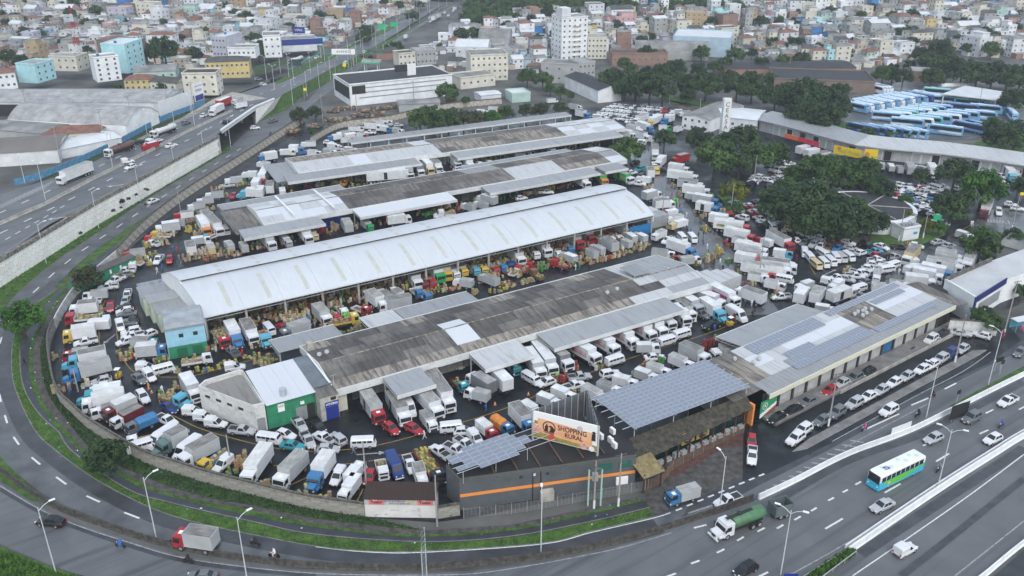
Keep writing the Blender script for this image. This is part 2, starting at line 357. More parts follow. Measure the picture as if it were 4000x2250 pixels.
# ---------------------------------------------------------------- markings, each dash its own piece of its road
def dash_obj(parent_name, segs, z, m=M_paint, wd=.16, nm='lane_dash'):
    par = bpy.data.objects.get(parent_name); d = {}
    for a, b in segs:
        v = b - a; L_ = v.length
        if L_ < .05: continue
        key = round(L_, 1)
        if key not in d: d[key] = MB().add([(-key / 2, -wd, 0), (key / 2, -wd, 0), (key / 2, wd, 0), (-key / 2, wd, 0)], [(0, 1, 2, 3)]).mesh(nm, [m])
        c = (a + b) / 2; o = put(nm, d[key], par, (c.x, c.y, (c.z if c.z > 1 else 0) + z), math.atan2(v.y, v.x)); 
        if abs(v.z) > .01: o.rotation_euler.y = -math.asin(v.z / L_)
def dashes(line, on, gap, start=0.):
    out = []; d = -start; i = 0; pos = 0
    tot = sum((b - a).length for a, b in zip(line, line[1:])); ln = resample(line, max(8, int(tot)))
    acc = [0]
    for a, b in zip(ln, ln[1:]): acc.append(acc[-1] + (b - a).length)
    def at(t):
        for k in range(len(ln) - 1):
            if acc[k + 1] >= t: return ln[k].lerp(ln[k + 1], (t - acc[k]) / (acc[k + 1] - acc[k] + 1e-9))
        return ln[-1]
    t = start
    while t + on < acc[-1]: out.append((at(t), at(t + on))); t += on + gap
    return out
mid = [a.lerp(b, .5) for a, b in zip(resample(L6 + [P(2700, 1965)], 160), resample(L7[:-6], 160))]
dash_obj('ramp_road', dashes(mid[:118], 3.2, 5.5, 2), .026)
lnA = z_line([(-260, 920, 6.02), (0, 832, 6.02), (178, 752, 6.02), (361, 662, 6.02), (605, 545, 6.02), (730, 484, 6.02), (908, 405, 6.02), (1150, 322, 5)])
lnB = z_line([(-260, 1010, 6.02), (0, 912, 6.02), (194, 818, 6.02), (388, 722, 6.02), (582, 622, 6.02), (738, 545, 6.02), (1000, 400, 6.02), (1300, 262, 3.4)])
lnC = z_line([(-260, 1050, 6.02), (0, 948, 6.02), (194, 838, 6.02), (270, 792, 6.02)])
dash_obj('highway_deck', dashes(lnA, 3, 6), .02, wd=.2); dash_obj('highway_deck', dashes(lnB, 3, 6), .02, wd=.2); dash_obj('highway_deck', dashes(lnC, 2, 2), .02, wd=.15)
for line in ([(0, 868), (178, 795), (361, 698), (605, 578), (730, 513), (908, 429)], [(0, 1000), (194, 868), (388, 774), (582, 676), (738, 588), (1000, 415)]):
    ll = z_line([(x, y, 6.03) for x, y in line]); mb = MB(); mb.strip(ll, off(ll, .18), None); mb.build('edge_line', M_paintw, bpy.data.objects['highway_deck'])
S = lambda *q: [(P(q[i], q[i + 1]), P(q[i + 2], q[i + 3])) for i in range(0, len(q), 4)]
dash_obj('highway_east', S(2700, 2202, 2732, 2190, 2800, 2160, 2830, 2145, 2879, 2113, 2906, 2097, 2959, 2077, 2987, 2062, 3035, 2065, 3060, 2050, 3103, 2032, 3128, 2017, 3168, 1997, 3190, 1983, 3235, 1956, 3257, 1944, 3292, 1924, 3311, 1913, 3341, 1894, 3364, 1881, 3224, 2066, 3292, 2026, 3456, 1925, 3517, 1890, 3657, 1803, 3707, 1772, 3606, 1742, 3625, 1732, 3826, 1695, 3860, 1680, 3850, 1615, 3880, 1600, 3980, 1600, 4020, 1580, 2950, 2260, 3000, 2235, 2600, 2255, 2640, 2240), .026)
dash_obj('service_lane', S(3560, 1583, 3627, 1555, 3690, 1520, 3735, 1497, 3375, 1680, 3512, 1617, 3885, 1412, 3920, 1395, 2710, 2063, 2760, 2050) + dashes([P(2640, 1995), P(3000, 1845)], 1.2, 1.0), .022)
def solid(par, px, z, m=M_paint, wd=.09):
    l = px_line(px, 5); mb = MB(); mb.strip([(p.x, p.y, z) for p in off(l, wd)], [(p.x, p.y, z) for p in off(l, -wd)], z); mb.build('edge_line', m, bpy.data.objects[par])
solid('highway_west', [(3330, 2250), (3550, 2100), (3800, 1925), (4000, 1775)], .028)
solid('highway_west', [(3730, 2250), (3900, 2115), (4000, 2035)], .028, M_paintw)
solid('highway_east', [(3060, 2260), (3310, 2120), (3700, 1880), (4000, 1690)], .028, M_paintw)
solid('outer_road', [(0, 1898), (117, 1968), (218, 2019), (350, 2070), (506, 2120), (662, 2167), (856, 2202), (1234, 2240), (1740, 2246), (2000, 2221), (2389, 2148), (2623, 2081)], .020, M_paintw)
solid('ramp_road', [(1234, 2136), (1428, 2156), (1654, 2158), (2117, 2126), (2311, 2080), (2545, 2026), (2620, 2003)], .030)
solid('service_lane', [(3250, 1725), (3560, 1556), (3760, 1452), (3870, 1375)], .024, M_paintw)
solid('service_lane', [(3300, 1748), (3500, 1642), (3620, 1580)], .024, M_paintw)
# hatched gore on the service lane, each bar a piece
gore = bpy.data.objects['service_lane']
for i in range(12):
    t = i / 11; a = P(2990 + 330 * t, 1912 - 192 * t); b = P(3038 + 335 * t, 1919 - 190 * t)
    v = b - a; MB().add([(0, -.2, 0), (v.x, v.y - .2, 0), (v.x, v.y + .2, 0), (0, .2, 0)], [(0, 1, 2, 3)]).build('hatch_bar', M_paintw, gore, loc=(a.x, a.y, .028))
hd = bpy.data.objects['highway_deck']
for i in range(14):
    t = i / 13; a = P(-40 + 210 * t, 835 - 98 * t, 6.03); b = P(-5 + 225 * t, 800 - 100 * t, 6.03); v = b - a
    MB().add([(-.2, 0, 0), (.2, 0, 0), (v.x + .2, v.y, 0), (v.x - .2, v.y, 0)], [(0, 1, 2, 3)]).build('hatch_bar', M_paintw, hd, loc=a)
def arrow(par, px, a, z, L_=4.5, m=M_paintw):
    p = P(*px, z if z > 1 else 0)
    MB().add([(-L_ / 2, -.15, 0), (L_ / 2 - 1.2, -.15, 0), (L_ / 2 - 1.2, .15, 0), (-L_ / 2, .15, 0), (L_ / 2 - 1.2, -.6, 0), (L_ / 2, 0, 0), (L_ / 2 - 1.2, .6, 0)], [(0, 1, 2, 3), (4, 5, 6)]).build('lane_arrow', m, bpy.data.objects[par], loc=(p.x, p.y, z + .02), rz=a)
arrow('highway_deck', (232, 851), R(205), 6.02, 6, M_paint); arrow('highway_deck', (460, 724), R(205), 6.02, 6, M_paint)
arrow('market_yard', (427, 1325), R(-100), .006); arrow('market_yard', (1450, 1772), R(8), .006, 5); arrow('market_yard', (715, 1672), R(-40), .006)
arrow('market_yard', (3240, 1065), R(40), .006, 6); arrow('service_lane', (2750, 1985), R(25), .01, 6)
# yellow bay lines of the market lanes
yard = bpy.data.objects['market_yard']
def yl(px, m=M_yellow, wd=.08, k=6): solid('market_yard', px, .008, m, wd)
yl([(415, 1165), (390, 1230), (388, 1330), (400, 1420), (430, 1500), (470, 1560), (520, 1610), (600, 1660)])
yl([(452, 1250), (460, 1330), (475, 1380), (500, 1430), (540, 1460), (620, 1472), (740, 1470), (860, 1440), (1100, 1370), (1250, 1310)])
yl([(620, 1560), (640, 1600), (700, 1635), (800, 1680), (1000, 1735), (1150, 1760), (1300, 1760), (1470, 1740), (1700, 1680), (1960, 1600), (2200, 1500), (2400, 1420), (2800, 1290), (2930, 1225)])
yl([(1070, 1818), (1300, 1815), (1450, 1800), (1640, 1760), (1760, 1730), (2000, 1650)])
yl([(740, 1830), (690, 1850)]); yl([(1418, 1910), (1390, 1968)]); yl([(1040, 1940), (1250, 1840)])
for q in ([(3160, 1033), (3185, 1073)], [(3205, 1030), (3220, 1060)], [(3170, 965), (3150, 972)], [(3400, 965), (3360, 990)], [(3340, 1090), (3400, 1070)], [(3700, 930), (3790, 880)]): yl(q)
def zebra(a, b, n, L_, ang, par='market_yard', m=M_paintw):
    for i in range(n):
        p = P(a[0] + (b[0] - a[0]) * i / (n - 1), a[1] + (b[1] - a[1]) * i / (n - 1))
        MB().add([(-L_ / 2, -.25, 0), (L_ / 2, -.25, 0), (L_ / 2, .25, 0), (-L_ / 2, .25, 0)], [(0, 1, 2, 3)]).build('crossing_bar', m, bpy.data.objects[par], loc=(p.x, p.y, .010), rz=ang)
zebra((3470, 970), (3530, 1000), 8, 5, R(30)); zebra((3860, 862), (3940, 868), 8, 3, R(70))
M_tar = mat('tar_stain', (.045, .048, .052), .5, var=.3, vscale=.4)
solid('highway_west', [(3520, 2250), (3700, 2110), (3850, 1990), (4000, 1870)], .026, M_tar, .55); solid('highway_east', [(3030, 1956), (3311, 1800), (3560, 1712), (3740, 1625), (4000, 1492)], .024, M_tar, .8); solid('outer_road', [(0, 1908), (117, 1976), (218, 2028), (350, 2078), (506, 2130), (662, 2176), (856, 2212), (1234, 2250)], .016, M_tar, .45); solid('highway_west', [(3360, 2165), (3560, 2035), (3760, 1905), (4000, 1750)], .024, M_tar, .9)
for c in (C6[6:], [(x, y - 4) for x, y in C5[3:]]): solid('ramp_road', c, .032, M_walk, .09)

# ---------------------------------------------------------------- barriers
def barrier(name, line, label, m, seg=4., prof=None, cat='barrier', h=.85, zb=0.):
    prof = prof or [(-.3, 0), (.3, 0), (.16, .25), (.1, h), (-.1, h), (-.16, .25)]
    tot = sum((b - a).length for a, b in zip(line, line[1:])); n = max(2, int(tot / seg))
    pts = resample(line, n * 2 + 1); e = empty(name, pts[len(pts) // 2], label=label, cat=cat)
    o = e.location
    for i in range(n):
        q = [Vector((p.x - o.x, p.y - o.y, p.z - o.z + zb)) for p in pts[2 * i:2 * i + 3]]
        d = (q[-1] - q[0]).normalized() * .02; q[0] = q[0] + d; q[-1] = q[-1] - d
        mb = MB(); secs = []
        for j, p in enumerate(q):
            t = (q[min(j + 1, 2)] - q[max(j - 1, 0)]).normalized(); nr = Vector((-t.y, t.x, 0)).normalized()
            secs.append([(p.x + nr.x * a, p.y + nr.y * a, p.z + b) for a, b in prof])
        mb.loft(secs, 0, False); mb.build('barrier_segment', m, e)
    return e
M_jers = mat('mossy_barrier_concrete', (.045, .042, .038), .9, var=.4, vscale=1.5, c2=(.085, .078, .068), bump=.2, bscale=10)
barr = [a.lerp(b, .5) for a, b in zip(resample(L7[60:], 70), resample(L8[6:], 70))]
barrier('ramp_barrier', barr, 'long mossy concrete barrier curving between the ramp and the outer road', M_jers, 4, h=1.0)
W1 = px_line([(2962, 1950), (3100, 1885), (3311, 1778), (3545, 1690), (3726, 1602), (4000, 1466), (4300, 1330)])
barrier('service_barrier', W1, 'white concrete barrier between the service lane and the busy carriageway', M_white, 4, h=1.0)
W2 = px_line([(3315, 2158), (3500, 2030), (3700, 1895), (3900, 1768), (4000, 1706), (4300, 1540)])
barrier('median_barrier', W2, 'thick white concrete barrier in the middle of the highway', M_white, 4, prof=[(-.35, 0), (.35, 0), (.2, .3), (.15, 1.05), (-.15, 1.05), (-.2, .3)])
W2b = px_line([(3305, 2145), (3490, 2018), (3690, 1884), (3890, 1758), (3990, 1696), (4290, 1530)])
barrier('thin_median_barrier', off(W2b, .2), 'thin white kerb wall running beside the thick median barrier', M_white, 6, prof=[(-.12, 0), (.12, 0), (.1, .6), (-.1, .6)])
W3 = px_line([(3790, 2290), (3849, 2246), (4000, 2122), (4300, 1900)])
barrier('edge_barrier', W3, 'white edge barrier above the dark lower road in the picture corner', M_white, 4)
med = z_line([(-260, 985, 6), (0, 878, 6), (178, 800, 6), (361, 703, 6), (605, 583, 6), (730, 518, 6), (908, 434, 6)])
barrier('highway_median', med, 'grey concrete median barrier along the elevated highway', M_conc, 4, h=.9)
fr = z_line([(-60, 760 + 25, 6)] + [(x, y + 2, z) for x, y, z in HF[1:9]])
barrier('roadside_kerb_wall', z_line([(470, 585, 6), (600, 520, 6), (690, 478, 6), (807, 427, 6)]), 'low pale concrete wall on the far edge of the highway', M_conc, 5, h=.7)
# guard rail in the near median
gr = empty('guard_rail', P(3200, 2240), label='grey metal guard rail beside the weedy highway median', cat='guard rail')
for (a, b) in (((3060, 2300), (3320, 2140)), ((3110, 2330), (3345, 2152))):
    A_, B_ = P(*a, .6) - gr.location, P(*b, .6) - gr.location
    MB().tube(A_, B_, .1, n=6).build('rail', mat('galvanised', (.42, .43, .44), .45, .6), gr)
    for k in range(6):
        q = A_.lerp(B_, k / 5); MB().box(-.06, .06, -.06, .06, -.6, .05).build('post', MATS['galvanised'], gr, loc=q)

# ---------------------------------------------------------------- retaining wall of moulded stone panels
M_rw = mat('retaining_wall_joint', (.50, .46, .40), .9, var=.3, vscale=1)
M_st = [mat('wall_stone_%d' % i, c, .85, var=.12, vscale=.5, bump=.2, bscale=5) for i, c in enumerate([(.80, .78, .73), (.83, .81, .77), (.77, .74, .68), (.84, .83, .80)])]
bl = [P(x, y) for x, y in [(-140, 1216), (0, 1124), (182, 1008), (388, 876), (551, 782), (691, 700), (804, 634), (866, 598)]]
rw = empty('retaining_wall', bl[3], label='tall cream retaining wall of interlocking stone panels holding up the highway', cat='wall')
o = rw.location; ln = resample(smooth_line(bl, 6), 160)
mb = MB(); mb.loft([[(p.x - o.x, p.y - o.y, 0), (p.x - o.x - .6, p.y - o.y + .3, 0), (p.x - o.x - .6, p.y - o.y + .3, 5.98), (p.x - o.x, p.y - o.y, 5.98)] for p in ln], 0, False); mb.build('backing', M_rw, rw)
mb = MB()
mb.loft([[(p.x - o.x + .25, p.y - o.y - .15, 5.75), (p.x - o.x - .7, p.y - o.y + .35, 5.75), (p.x - o.x - .7, p.y - o.y + .35, 6.75), (p.x - o.x + .2, p.y - o.y - .12, 6.75)] for p in ln], 0, False); mb.build('coping', mat('blackened_coping', (.06, .055, .05), .9, var=.5, vscale=1.5, c2=(.3, .28, .24)), rw)
tot = sum((b - a).length for a, b in zip(ln, ln[1:])); rows = 4; ph = 5.75 / rows; npan = 72
hexm = []
for m in M_st:
    w2 = tot / npan / 2 * 1.1; hh = ph / 2 * .97
    ring = [(-w2, 0, 0), (-w2 * .72, 0, -hh), (w2 * .72, 0, -hh), (w2, 0, 0), (w2 * .72, 0, hh), (-w2 * .72, 0, hh)]
    ins = [(x * .93, -.07, z * .93) for x, y, z in ring]
    hexm.append(MB().loft([ring, ins], 0, False).mesh('stone', [m]))
acc = [0]
for a, b in zip(ln, ln[1:]): acc.append(acc[-1] + (b - a).length)
def at_len(line, acc, t):
    for k in range(len(line) - 1):
        if acc[k + 1] >= t: break
    d = (line[k + 1] - line[k]).normalized(); return line[k].lerp(line[k + 1], min(1, (t - acc[k]) / (acc[k + 1] - acc[k]))), d
for r_ in range(rows):
    for i in range(npan):
        p, d = at_len(ln, acc, tot * (i + (.5 if r_ % 2 else .0) + .3) / (npan + 1))
        put('stone', hexm[rnd.randrange(4)], rw, (p.x - o.x + d.y * .02, p.y - o.y - d.x * .02, ph * (r_ + .5)), math.atan2(d.y, d.x))
# weeds growing out of the wall are added with the plants
# bridge over the underpass
br = empty('road_bridge', P(930, 450), label='white concrete highway bridge over the underpass', cat='bridge'); o = br.location
A_ = z_line([(866, 514, 5.9), (1000, 421, 5.9), (1074, 390, 5.9)], 4)
sweepm = MB(); sweepm.loft([[(p.x - o.x, p.y - o.y, 5.1), (p.x - o.x - .7, p.y - o.y + .5, 5.1), (p.x - o.x - .7, p.y - o.y + .5, 6.6), (p.x - o.x, p.y - o.y, 6.6)] for p in A_], 0, False); sweepm.build('parapet', M_white, br)
for px in ((880, 530), (945, 480), (985, 455)):
    q = P(*px) - o; MB().tube((q.x, q.y, 0), (q.x, q.y, 5), .6, n=12).build('pier', M_conc, br); q2 = q + Vector((-8, 6, 0)); MB().tube((q2.x, q2.y, 0), (q2.x, q2.y, 5), .6, n=12).build('pier', M_conc, br)
MB().loft([[(p.x - o.x - .2, p.y - o.y + .1, 5.0), (p.x - o.x - 22, p.y - o.y + 15, 5.0), (p.x - o.x - 22, p.y - o.y + 15, 5.9), (p.x - o.x - .2, p.y - o.y + .1, 5.9)] for p in A_], 0, False).build('deck_slab', M_conc, br)
MB().add([tuple(P(*q) - o) for q in ((1000, 484, 0), (1062, 440, 0), (1100, 372, 5.9), (1072, 391, 5.9), (1000, 424, 5.9), (985, 470, 0))], [(0, 1, 2, 3), (5, 0, 3, 4)]).build('abutment', MATS['wall_stone_0'], br)

# ---------------------------------------------------------------- market boundary wall
M_mw = mat('boundary_wall', (.30, .285, .25), .9, var=.3, vscale=.8, streak=(.8, .8, (.10, .09, .08), .48, .7))
M_mwt = mat('blackened_wall_top', (.05, .047, .042), .9, var=.5, vscale=2, c2=(.14, .13, .11))
def wall(name, line, h, label, m=M_mw, th=.25, top=M_mwt, cat='wall', seg=3., piece='wall_panel'):
    e = empty(name, line[len(line) // 2], label=label, cat=cat); o = e.location; tot = sum((b - a).length for a, b in zip(line, line[1:])); n = max(1, int(tot / seg)); pts = resample(line, n + 1)
    for i in range(n):
        a, b = pts[i] - o, pts[i + 1] - o; d = (b - a); L_ = d.length - .03; an = math.atan2(d.y, d.x)
        mb = MB().box(0, L_, -th / 2, th / 2, 0, h - .3); mb.build(piece, m, e, loc=a, rz=an)
        if top: MB().box(-.01, L_ + .02, -th / 2 - .05, th / 2 + .05, h - .3, h).build('coping', top, e, loc=a, rz=an)
    return e
wall('curved_market_wall', L1[12:], 2.7, 'stained concrete wall curving round the near corner of the market')
wall('white_market_wall', px_line([(458, 1014), (400, 1062), (330, 1126), (290, 1163), (240, 1240), (217, 1287)]), 2.7, 'whitewashed market wall beside the big dark bush', mat('whitewash', (.6, .59, .56), .85, var=.2, vscale=.6), top=None)
wall('side_road_wall', px_line([(1190, 476), (1080, 545), (950, 630), (820, 712), (700, 792), (560, 905), (458, 1014)]), 3.0, 'long cream block wall between the side road and the market lorries', mat('cream_block_wall', (.46, .42, .35), .9, var=.25, vscale=.7, streak=(1.5, 1.5, (.16, .14, .12), .5, .65)))
wall('back_yard_wall', px_line([(1215, 560), (1330, 500), (1500, 478), (1650, 445), (1760, 425), (1960, 405)]), 2.6, 'cream wall behind the furthest market lorries, below the crate heaps', MATS['cream_block_wall'])
# ================================================================ MARKET SHEDS AND NEAR BUILDINGS
def metal_roof(name, c, c2=None, stk=None, rough=.45, per=1.05, wv=.25, lo=.5, hi=.7):
    return mat(name, c, rough, var=.1, vscale=.15, c2=c2, wave=('X', per, wv), streak=(1.3, .12, stk, lo, hi) if stk else None)
M_dirty = [metal_roof('mossy_roof_%d' % i, c, c2, s, .9, lo=.45, hi=.66) for i, (c, c2, s) in enumerate([
    ((.085, .078, .072), (.13, .12, .11), (.045, .042, .04)), ((.105, .098, .09), (.16, .15, .135), (.05, .047, .045)), ((.13, .12, .108), (.2, .185, .165), (.06, .056, .052)), ((.075, .07, .066), (.11, .10, .095), (.04, .038, .036))])]
M_beige = metal_roof('beige_edge_roof', (.36, .32, .26), (.28, .25, .21), (.10, .09, .08), .9, lo=.42, hi=.6)
M_rwhite = metal_roof('white_roof_sheet', (.62, .64, .66), (.55, .57, .60), None, .35)
M_rwarm = metal_roof('pale_roof_sheet', (.52, .53, .53), (.44, .45, .45), (.32, .31, .30), .45)
M_rgrey = metal_roof('grey_roof_sheet', (.34, .355, .36), (.28, .29, .30), (.22, .22, .22), .45)
M_rgrey2 = metal_roof('dull_roof_sheet', (.30, .31, .315), (.25, .258, .265), (.19, .195, .195), .55)
M_fascia = mat('white_fascia', (.60, .61, .60), .5, var=.08, vscale=.4, wave=('X', .35, .3), streak=(1.5, 1.5, (.40, .38, .34), .56, .74))
M_steel = mat('painted_steel', (.45, .46, .46), .5, .1)
M_dark = mat('shop_shadow', (.02, .021, .022), .8)
M_shop = [mat('shopfront_%d' % i, c, .7, var=.2, vscale=1) for i, c in enumerate([(.05, .07, .06), (.02, .10, .07), (.30, .29, .26), (.10, .10, .10), (.02, .05, .16), (.22, .22, .21)])]
M_vault = mat('vault_white', (.52, .54, .56), .42, var=.03, vscale=.1, wave=('X', 1.0, .12), streak=(.9, .05, (.48, .50, .525), .45, .75))
M_sky = mat('skylight_strip', (.45, .46, .41), .4, var=.08, vscale=.8)
M_cell = mat('solar_cell', (.20, .225, .27), .16, var=.12, vscale=2, spec=.7)  # grey-blue base has the sky's reflection painted into it
M_frame = mat('panel_frame', (.55, .57, .60), .4, .3)

def slab(parent, name, x0, x1, y0, z0, y1, z1, m, th=.08):
    v = [(x0, y0, z0 - th), (x1, y0, z0 - th), (x1, y1, z1 - th), (x0, y1, z1 - th), (x0, y0, z0), (x1, y0, z0), (x1, y1, z1), (x0, y1, z1)]
    mb = MB().add(v, [(0, 1, 5, 4), (1, 2, 6, 5), (2, 3, 7, 6), (3, 0, 4, 7), (3, 2, 1, 0), (4, 5, 6, 7)])
    return mb.build(name, m, parent)
def bxp(parent, name, x0, x1, y0, y1, z0, z1, m, **k): return MB().box(x0, x1, y0, y1, z0, z1).build(name, m, parent, **k)
def canopy(parent, x0, x1, y0, y1, z0, z1, m, fas=.7):
    c = slab(parent, 'canopy', x0, x1, y0, z0, y1, z1, m)
    if y0 < y1: bxp(c, 'fascia', x0 - .05, x1 + .05, y0 - .12, y0 - .02, z0 - fas, z0 + .1, M_fascia)
    else: bxp(c, 'fascia', x0 - .05, x1 + .05, y0 + .02, y0 + .12, z0 - fas, z0 + .1, M_fascia)
    for xe in (x0 + .06, x1 - .06):     # open lattice truss at each end
        t = MB(); n = 7
        t.tube((xe, y0, z0 - .12), (xe, y1, z1 - .12), .06, n=4); t.tube((xe, y0, z0 - .6), (xe, y1, z1 - .75), .06, n=4)
        for k in range(n):
            ya = y0 + (y1 - y0) * k / n; yb = y0 + (y1 - y0) * (k + 1) / n; zf = lambda y: z0 + (z1 - z0) * (y - y0) / (y1 - y0)
            t.tube((xe, ya, zf(ya) - .65), (xe, yb, zf(yb) - .12), .04, n=4)
        t.build('truss', M_steel, c)
    n = max(2, int((x1 - x0) / 9) + 1)
    for i in range(n):
        x = x0 + .3 + (x1 - x0 - .6) * i / (n - 1); bxp(c, 'column', x - .12, x + .12, y1 + (-.5 if y0 < y1 else .3), y1 + (-.26 if y0 < y1 else .54), 0, z1 - .1, M_steel)
    return c
def shed(name, label, org, rz, L, W, ze, zr, matf, nx, rows, fas=1.3, yr=None, ends=True, shop_y=3.0, shopmats=M_shop):
    "gabled market shed, x along, y back from the front gutter; roof sheets are separate panels"
    e = empty(name, org, rz, label=label, cat='market shed'); yr = yr or W / 2
    ysplit = []
    for k in range(rows): ysplit.append(yr * k / rows)
    ysplit.append(yr)
    for k in range(1, rows + 1): ysplit.append(yr + (W - yr) * k / rows)
    zf = lambda y: ze + (zr - ze) * (y / yr if y <= yr else (W - y) / (W - yr))
    roof = bxp(e, 'roof_frame', .2, L - .2, .2, W - .2, ze - .9, ze - .25, M_steel)
    for i in range(nx):
        for j in range(2 * rows):
            x0, x1 = L * i / nx + .02, L * (i + 1) / nx - .02; y0, y1 = ysplit[j] + .01, ysplit[j + 1] - .01
            dz = .02 * ((i + j) % 2) + rnd.uniform(0, .02)
            slab(roof, 'roof_panel', x0, x1, y0, zf(y0) + dz, y1, zf(y1) + dz, matf((x0 + x1) / 2, (y0 + y1) / 2, i, j), .06)
    MB().tube((0, yr, zr + .06), (L, yr, zr + .06), .14, n=6).build('ridge_cap', M_beige, roof)
    bxp(e, 'front_fascia', -.1, L + .1, -.2, -.05, ze - fas, ze + .12, M_fascia)
    bxp(e, 'rear_fascia', -.1, L + .1, W + .05, W + .2, ze - fas, ze + .12, M_fascia)
    if ends:
        for x in (-.2, L + .02):
            prof = [(0.05, ze - 1.2), (W - .05, ze - 1.2), (W - .05, ze + .15), (yr, zr + .3), (0.05, ze + .15)]
            MB().add([(x, p[0], p[1]) for p in prof] + [(x + .18, p[0], p[1]) for p in prof], [(0, 1, 2, 3, 4), (9, 8, 7, 6, 5)] + [(i, 5 + i, 5 + (i + 1) % 5, (i + 1) % 5) for i in range(5)]).build('gable', M_fascia, e)
            bxp(e, 'end_wall', x + .02, x + .16, shop_y, W - shop_y, 0, ze - 1.2, M_shop[2])
    n = int(L / 7)
    for i in range(n):
        x0, x1 = L * i / n + .1, L * (i + 1) / n - .1
        for yy in (shop_y, W - shop_y):
            MB().box(x0, x1, yy - .1, yy + .1, 0, ze - .9).build('shopfront', shopmats[rnd.randrange(len(shopmats))], e)
            if rnd.random() < .6: bxp(e, 'doorway', x0 + 1, x0 + 4, yy - .16 if yy == shop_y else yy + .12, yy - .12 if yy == shop_y else yy + .16, 0, 3, M_dark)
    return e
def roof_bits(par, spots, zf):
    for x, y, r_ in spots:     # turning roof ventilators
        v = MB().tube((x, y, zf), (x, y, zf + .35), r_ * .6, n=10); v.tube((x, y, zf + .35), (x, y, zf + .75), r_, r_ * .8, n=12); v.build('roof_vent', M_steel, par)
def text(s, parent, loc, size, m, rot=(pi / 2, 0, 0), ext=.01, align='CENTER', sx=1., name='lettering', off_=0.):
    c = bpy.data.curves.new('lettering', 'FONT'); c.body = s; c.size = size; c.extrude = ext; c.align_x = align; c.align_y = 'CENTER'; c.offset = off_
    c.materials.append(m); c.resolution_u = 3
    t = bpy.data.objects.new(name, c); me = bpy.data.meshes.new_from_object(t); bpy.data.objects.remove(t)
    o = put(name, me, parent, loc, scale=(sx, 1, 1)); o.rotation_euler = rot; return o
M_ink = mat('dark_ink', (.035, .02, .015), .6); M_inkw = mat('white_ink', (.8, .8, .8), .6); M_blue = mat('sign_blue', (.015, .035, .22), .5, var=.1, vscale=2)
M_grn = mat('painted_green_wall', (.025, .22, .11), .8, var=.15, vscale=.6, streak=(1, 1, (.02, .15, .08), .5, .7))

# ---- shed with the black mossy roof (nearest)
def f2(x, y, i, j):
    if 26 < x < 32 and 3.5 < y < 14: return M_rwhite
    if x > 82: return M_rgrey if j != 1 else M_rwarm
    if x > 74 and y > 6: return M_rwarm
    if j == 0: return M_beige if x < 72 else M_rwarm
    if j == 5 and (i % 4 == 0): return M_beige
    return M_dirty[(i * 7 + j * 5) % 4]
S2 = shed('mossy_roof_shed', 'long market shed with black mossy roof and a white roof patch', ML(-.8, 0), AX, 91, 19.4, 5.0, 6.4, f2, 17, 3, yr=8.6)
for x0, x1, m in ((9.2, 17, M_rgrey), (27.6, 38.6, M_rwarm), (43.4, 77.4, M_rgrey)): canopy(S2, x0, x1, -6.9, -.1, 4.5, 4.9, m)
for x0, x1, m in ((-4.4, 9.4, M_rgrey2), (15.2, 23, M_rwarm), (23.2, 41.3, M_rgrey2)): canopy(S2, x0, x1, 26.2, 19.6, 4.4, 4.7, m)
slab(S2, 'raised_roof', 75.6, 80.4, 8.6, 7.0, 14.2, 7.2, M_rgrey2); 
for x, y in ((75.8, 8.8), (80.2, 8.8), (75.8, 14), (80.2, 14)): bxp(S2, 'roof_post', x - .06, x + .06, y - .06, y + .06, 5.5, 7.05, M_steel)
roof_bits(S2, [(1.4, 12, .5), (3, 12.2, .5), (66, 6, .5), (69, 6.4, .5), (86, 9, .4)], 5.9)
an = MB().tube((0, .5, 5), (0, .5, 8), .05); an.tube((-.6, .5, 7.9), (.6, .5, 7.9), .03); an.tube((.15, .9, 5), (.15, .9, 7.4), .04); an.build('aerial', M_steel, S2)
bxp(S2, 'water_tank', .8, 2, 17, 18.2, 5.3, 6.4, M_conc)
for k in range(5):
    bxp(S2, 'end_store', 91.4 + k * 2.4, 93.7 + k * 2.4, 1 + k * .3, 11 - k, 0, 3.4, M_rwarm)
# ---- green shop, dark strip roof and the corner tower
gs = empty('green_shop', ML(-13.2, 1), AX, label='green painted shop with white sheet roof and a water tank on top', cat='shop')
bxp(gs, 'wall', 0, 8.9, .4, 12, 0, 5.2, M_grn)
for i in range(4):
    slab(gs, 'roof_panel', -.1 + i * 2.28, 2.16 + i * 2.28, -.25, 5.35, 12.6, 6.0, M_rwhite)
bxp(gs, 'shutter', 5.2, 7.2, .3, .38, 0, 2.8, M_rgrey2); bxp(gs, 'doorway', 7.3, 8.7, .28, .38, 0, 3, M_dark)
sg = bxp(gs, 'shop_sign', 2, 3.2, .26, .38, 3, 4.6, M_inkw); text('RAZI', sg, (2.6, .24, 4.1), .5, M_ink, sx=.9)
bxp(gs, 'air_conditioner', 6.1, 6.8, .05, .38, 3.4, 3.9, M_inkw)
tk = MB().tube((3.6, 1.6, 5.5), (3.6, 1.6, 6.8), .6, .68, 14); tk.build('water_tank', mat('tank_blue_grey', (.36, .42, .44), .5), gs)
ss = empty('strip_roof_shop', ML(-4.2, .5), AX, label='narrow shop with dark grey slate strip roof next to the green shop', cat='shop')
bxp(ss, 'wall', .02, 3.2, 1.4, 13, 0, 5.4, M_shop[5]); slab(ss, 'roof_panel', 0, 3.3, 1.2, 5.7, 13.4, 5.9, mat('slate_blue_roof', (.13, .15, .165), .5, var=.2, vscale=.4)); slab(ss, 'flashing', 2.9, 3.3, 1.2, 5.9, 13.4, 6.1, M_white)
vt = empty('corner_office', ML(-4.2, -1.2), AX, label='stained corner office with a blue roller door and blue name board', cat='shop')
bxp(vt, 'wall', 0, 3.4, 0, 2.5, 0, 5.0, mat('stained_render', (.42, .40, .36), .85, var=.2, vscale=.7, streak=(1, 1, (.15, .14, .12), .5, .7)))
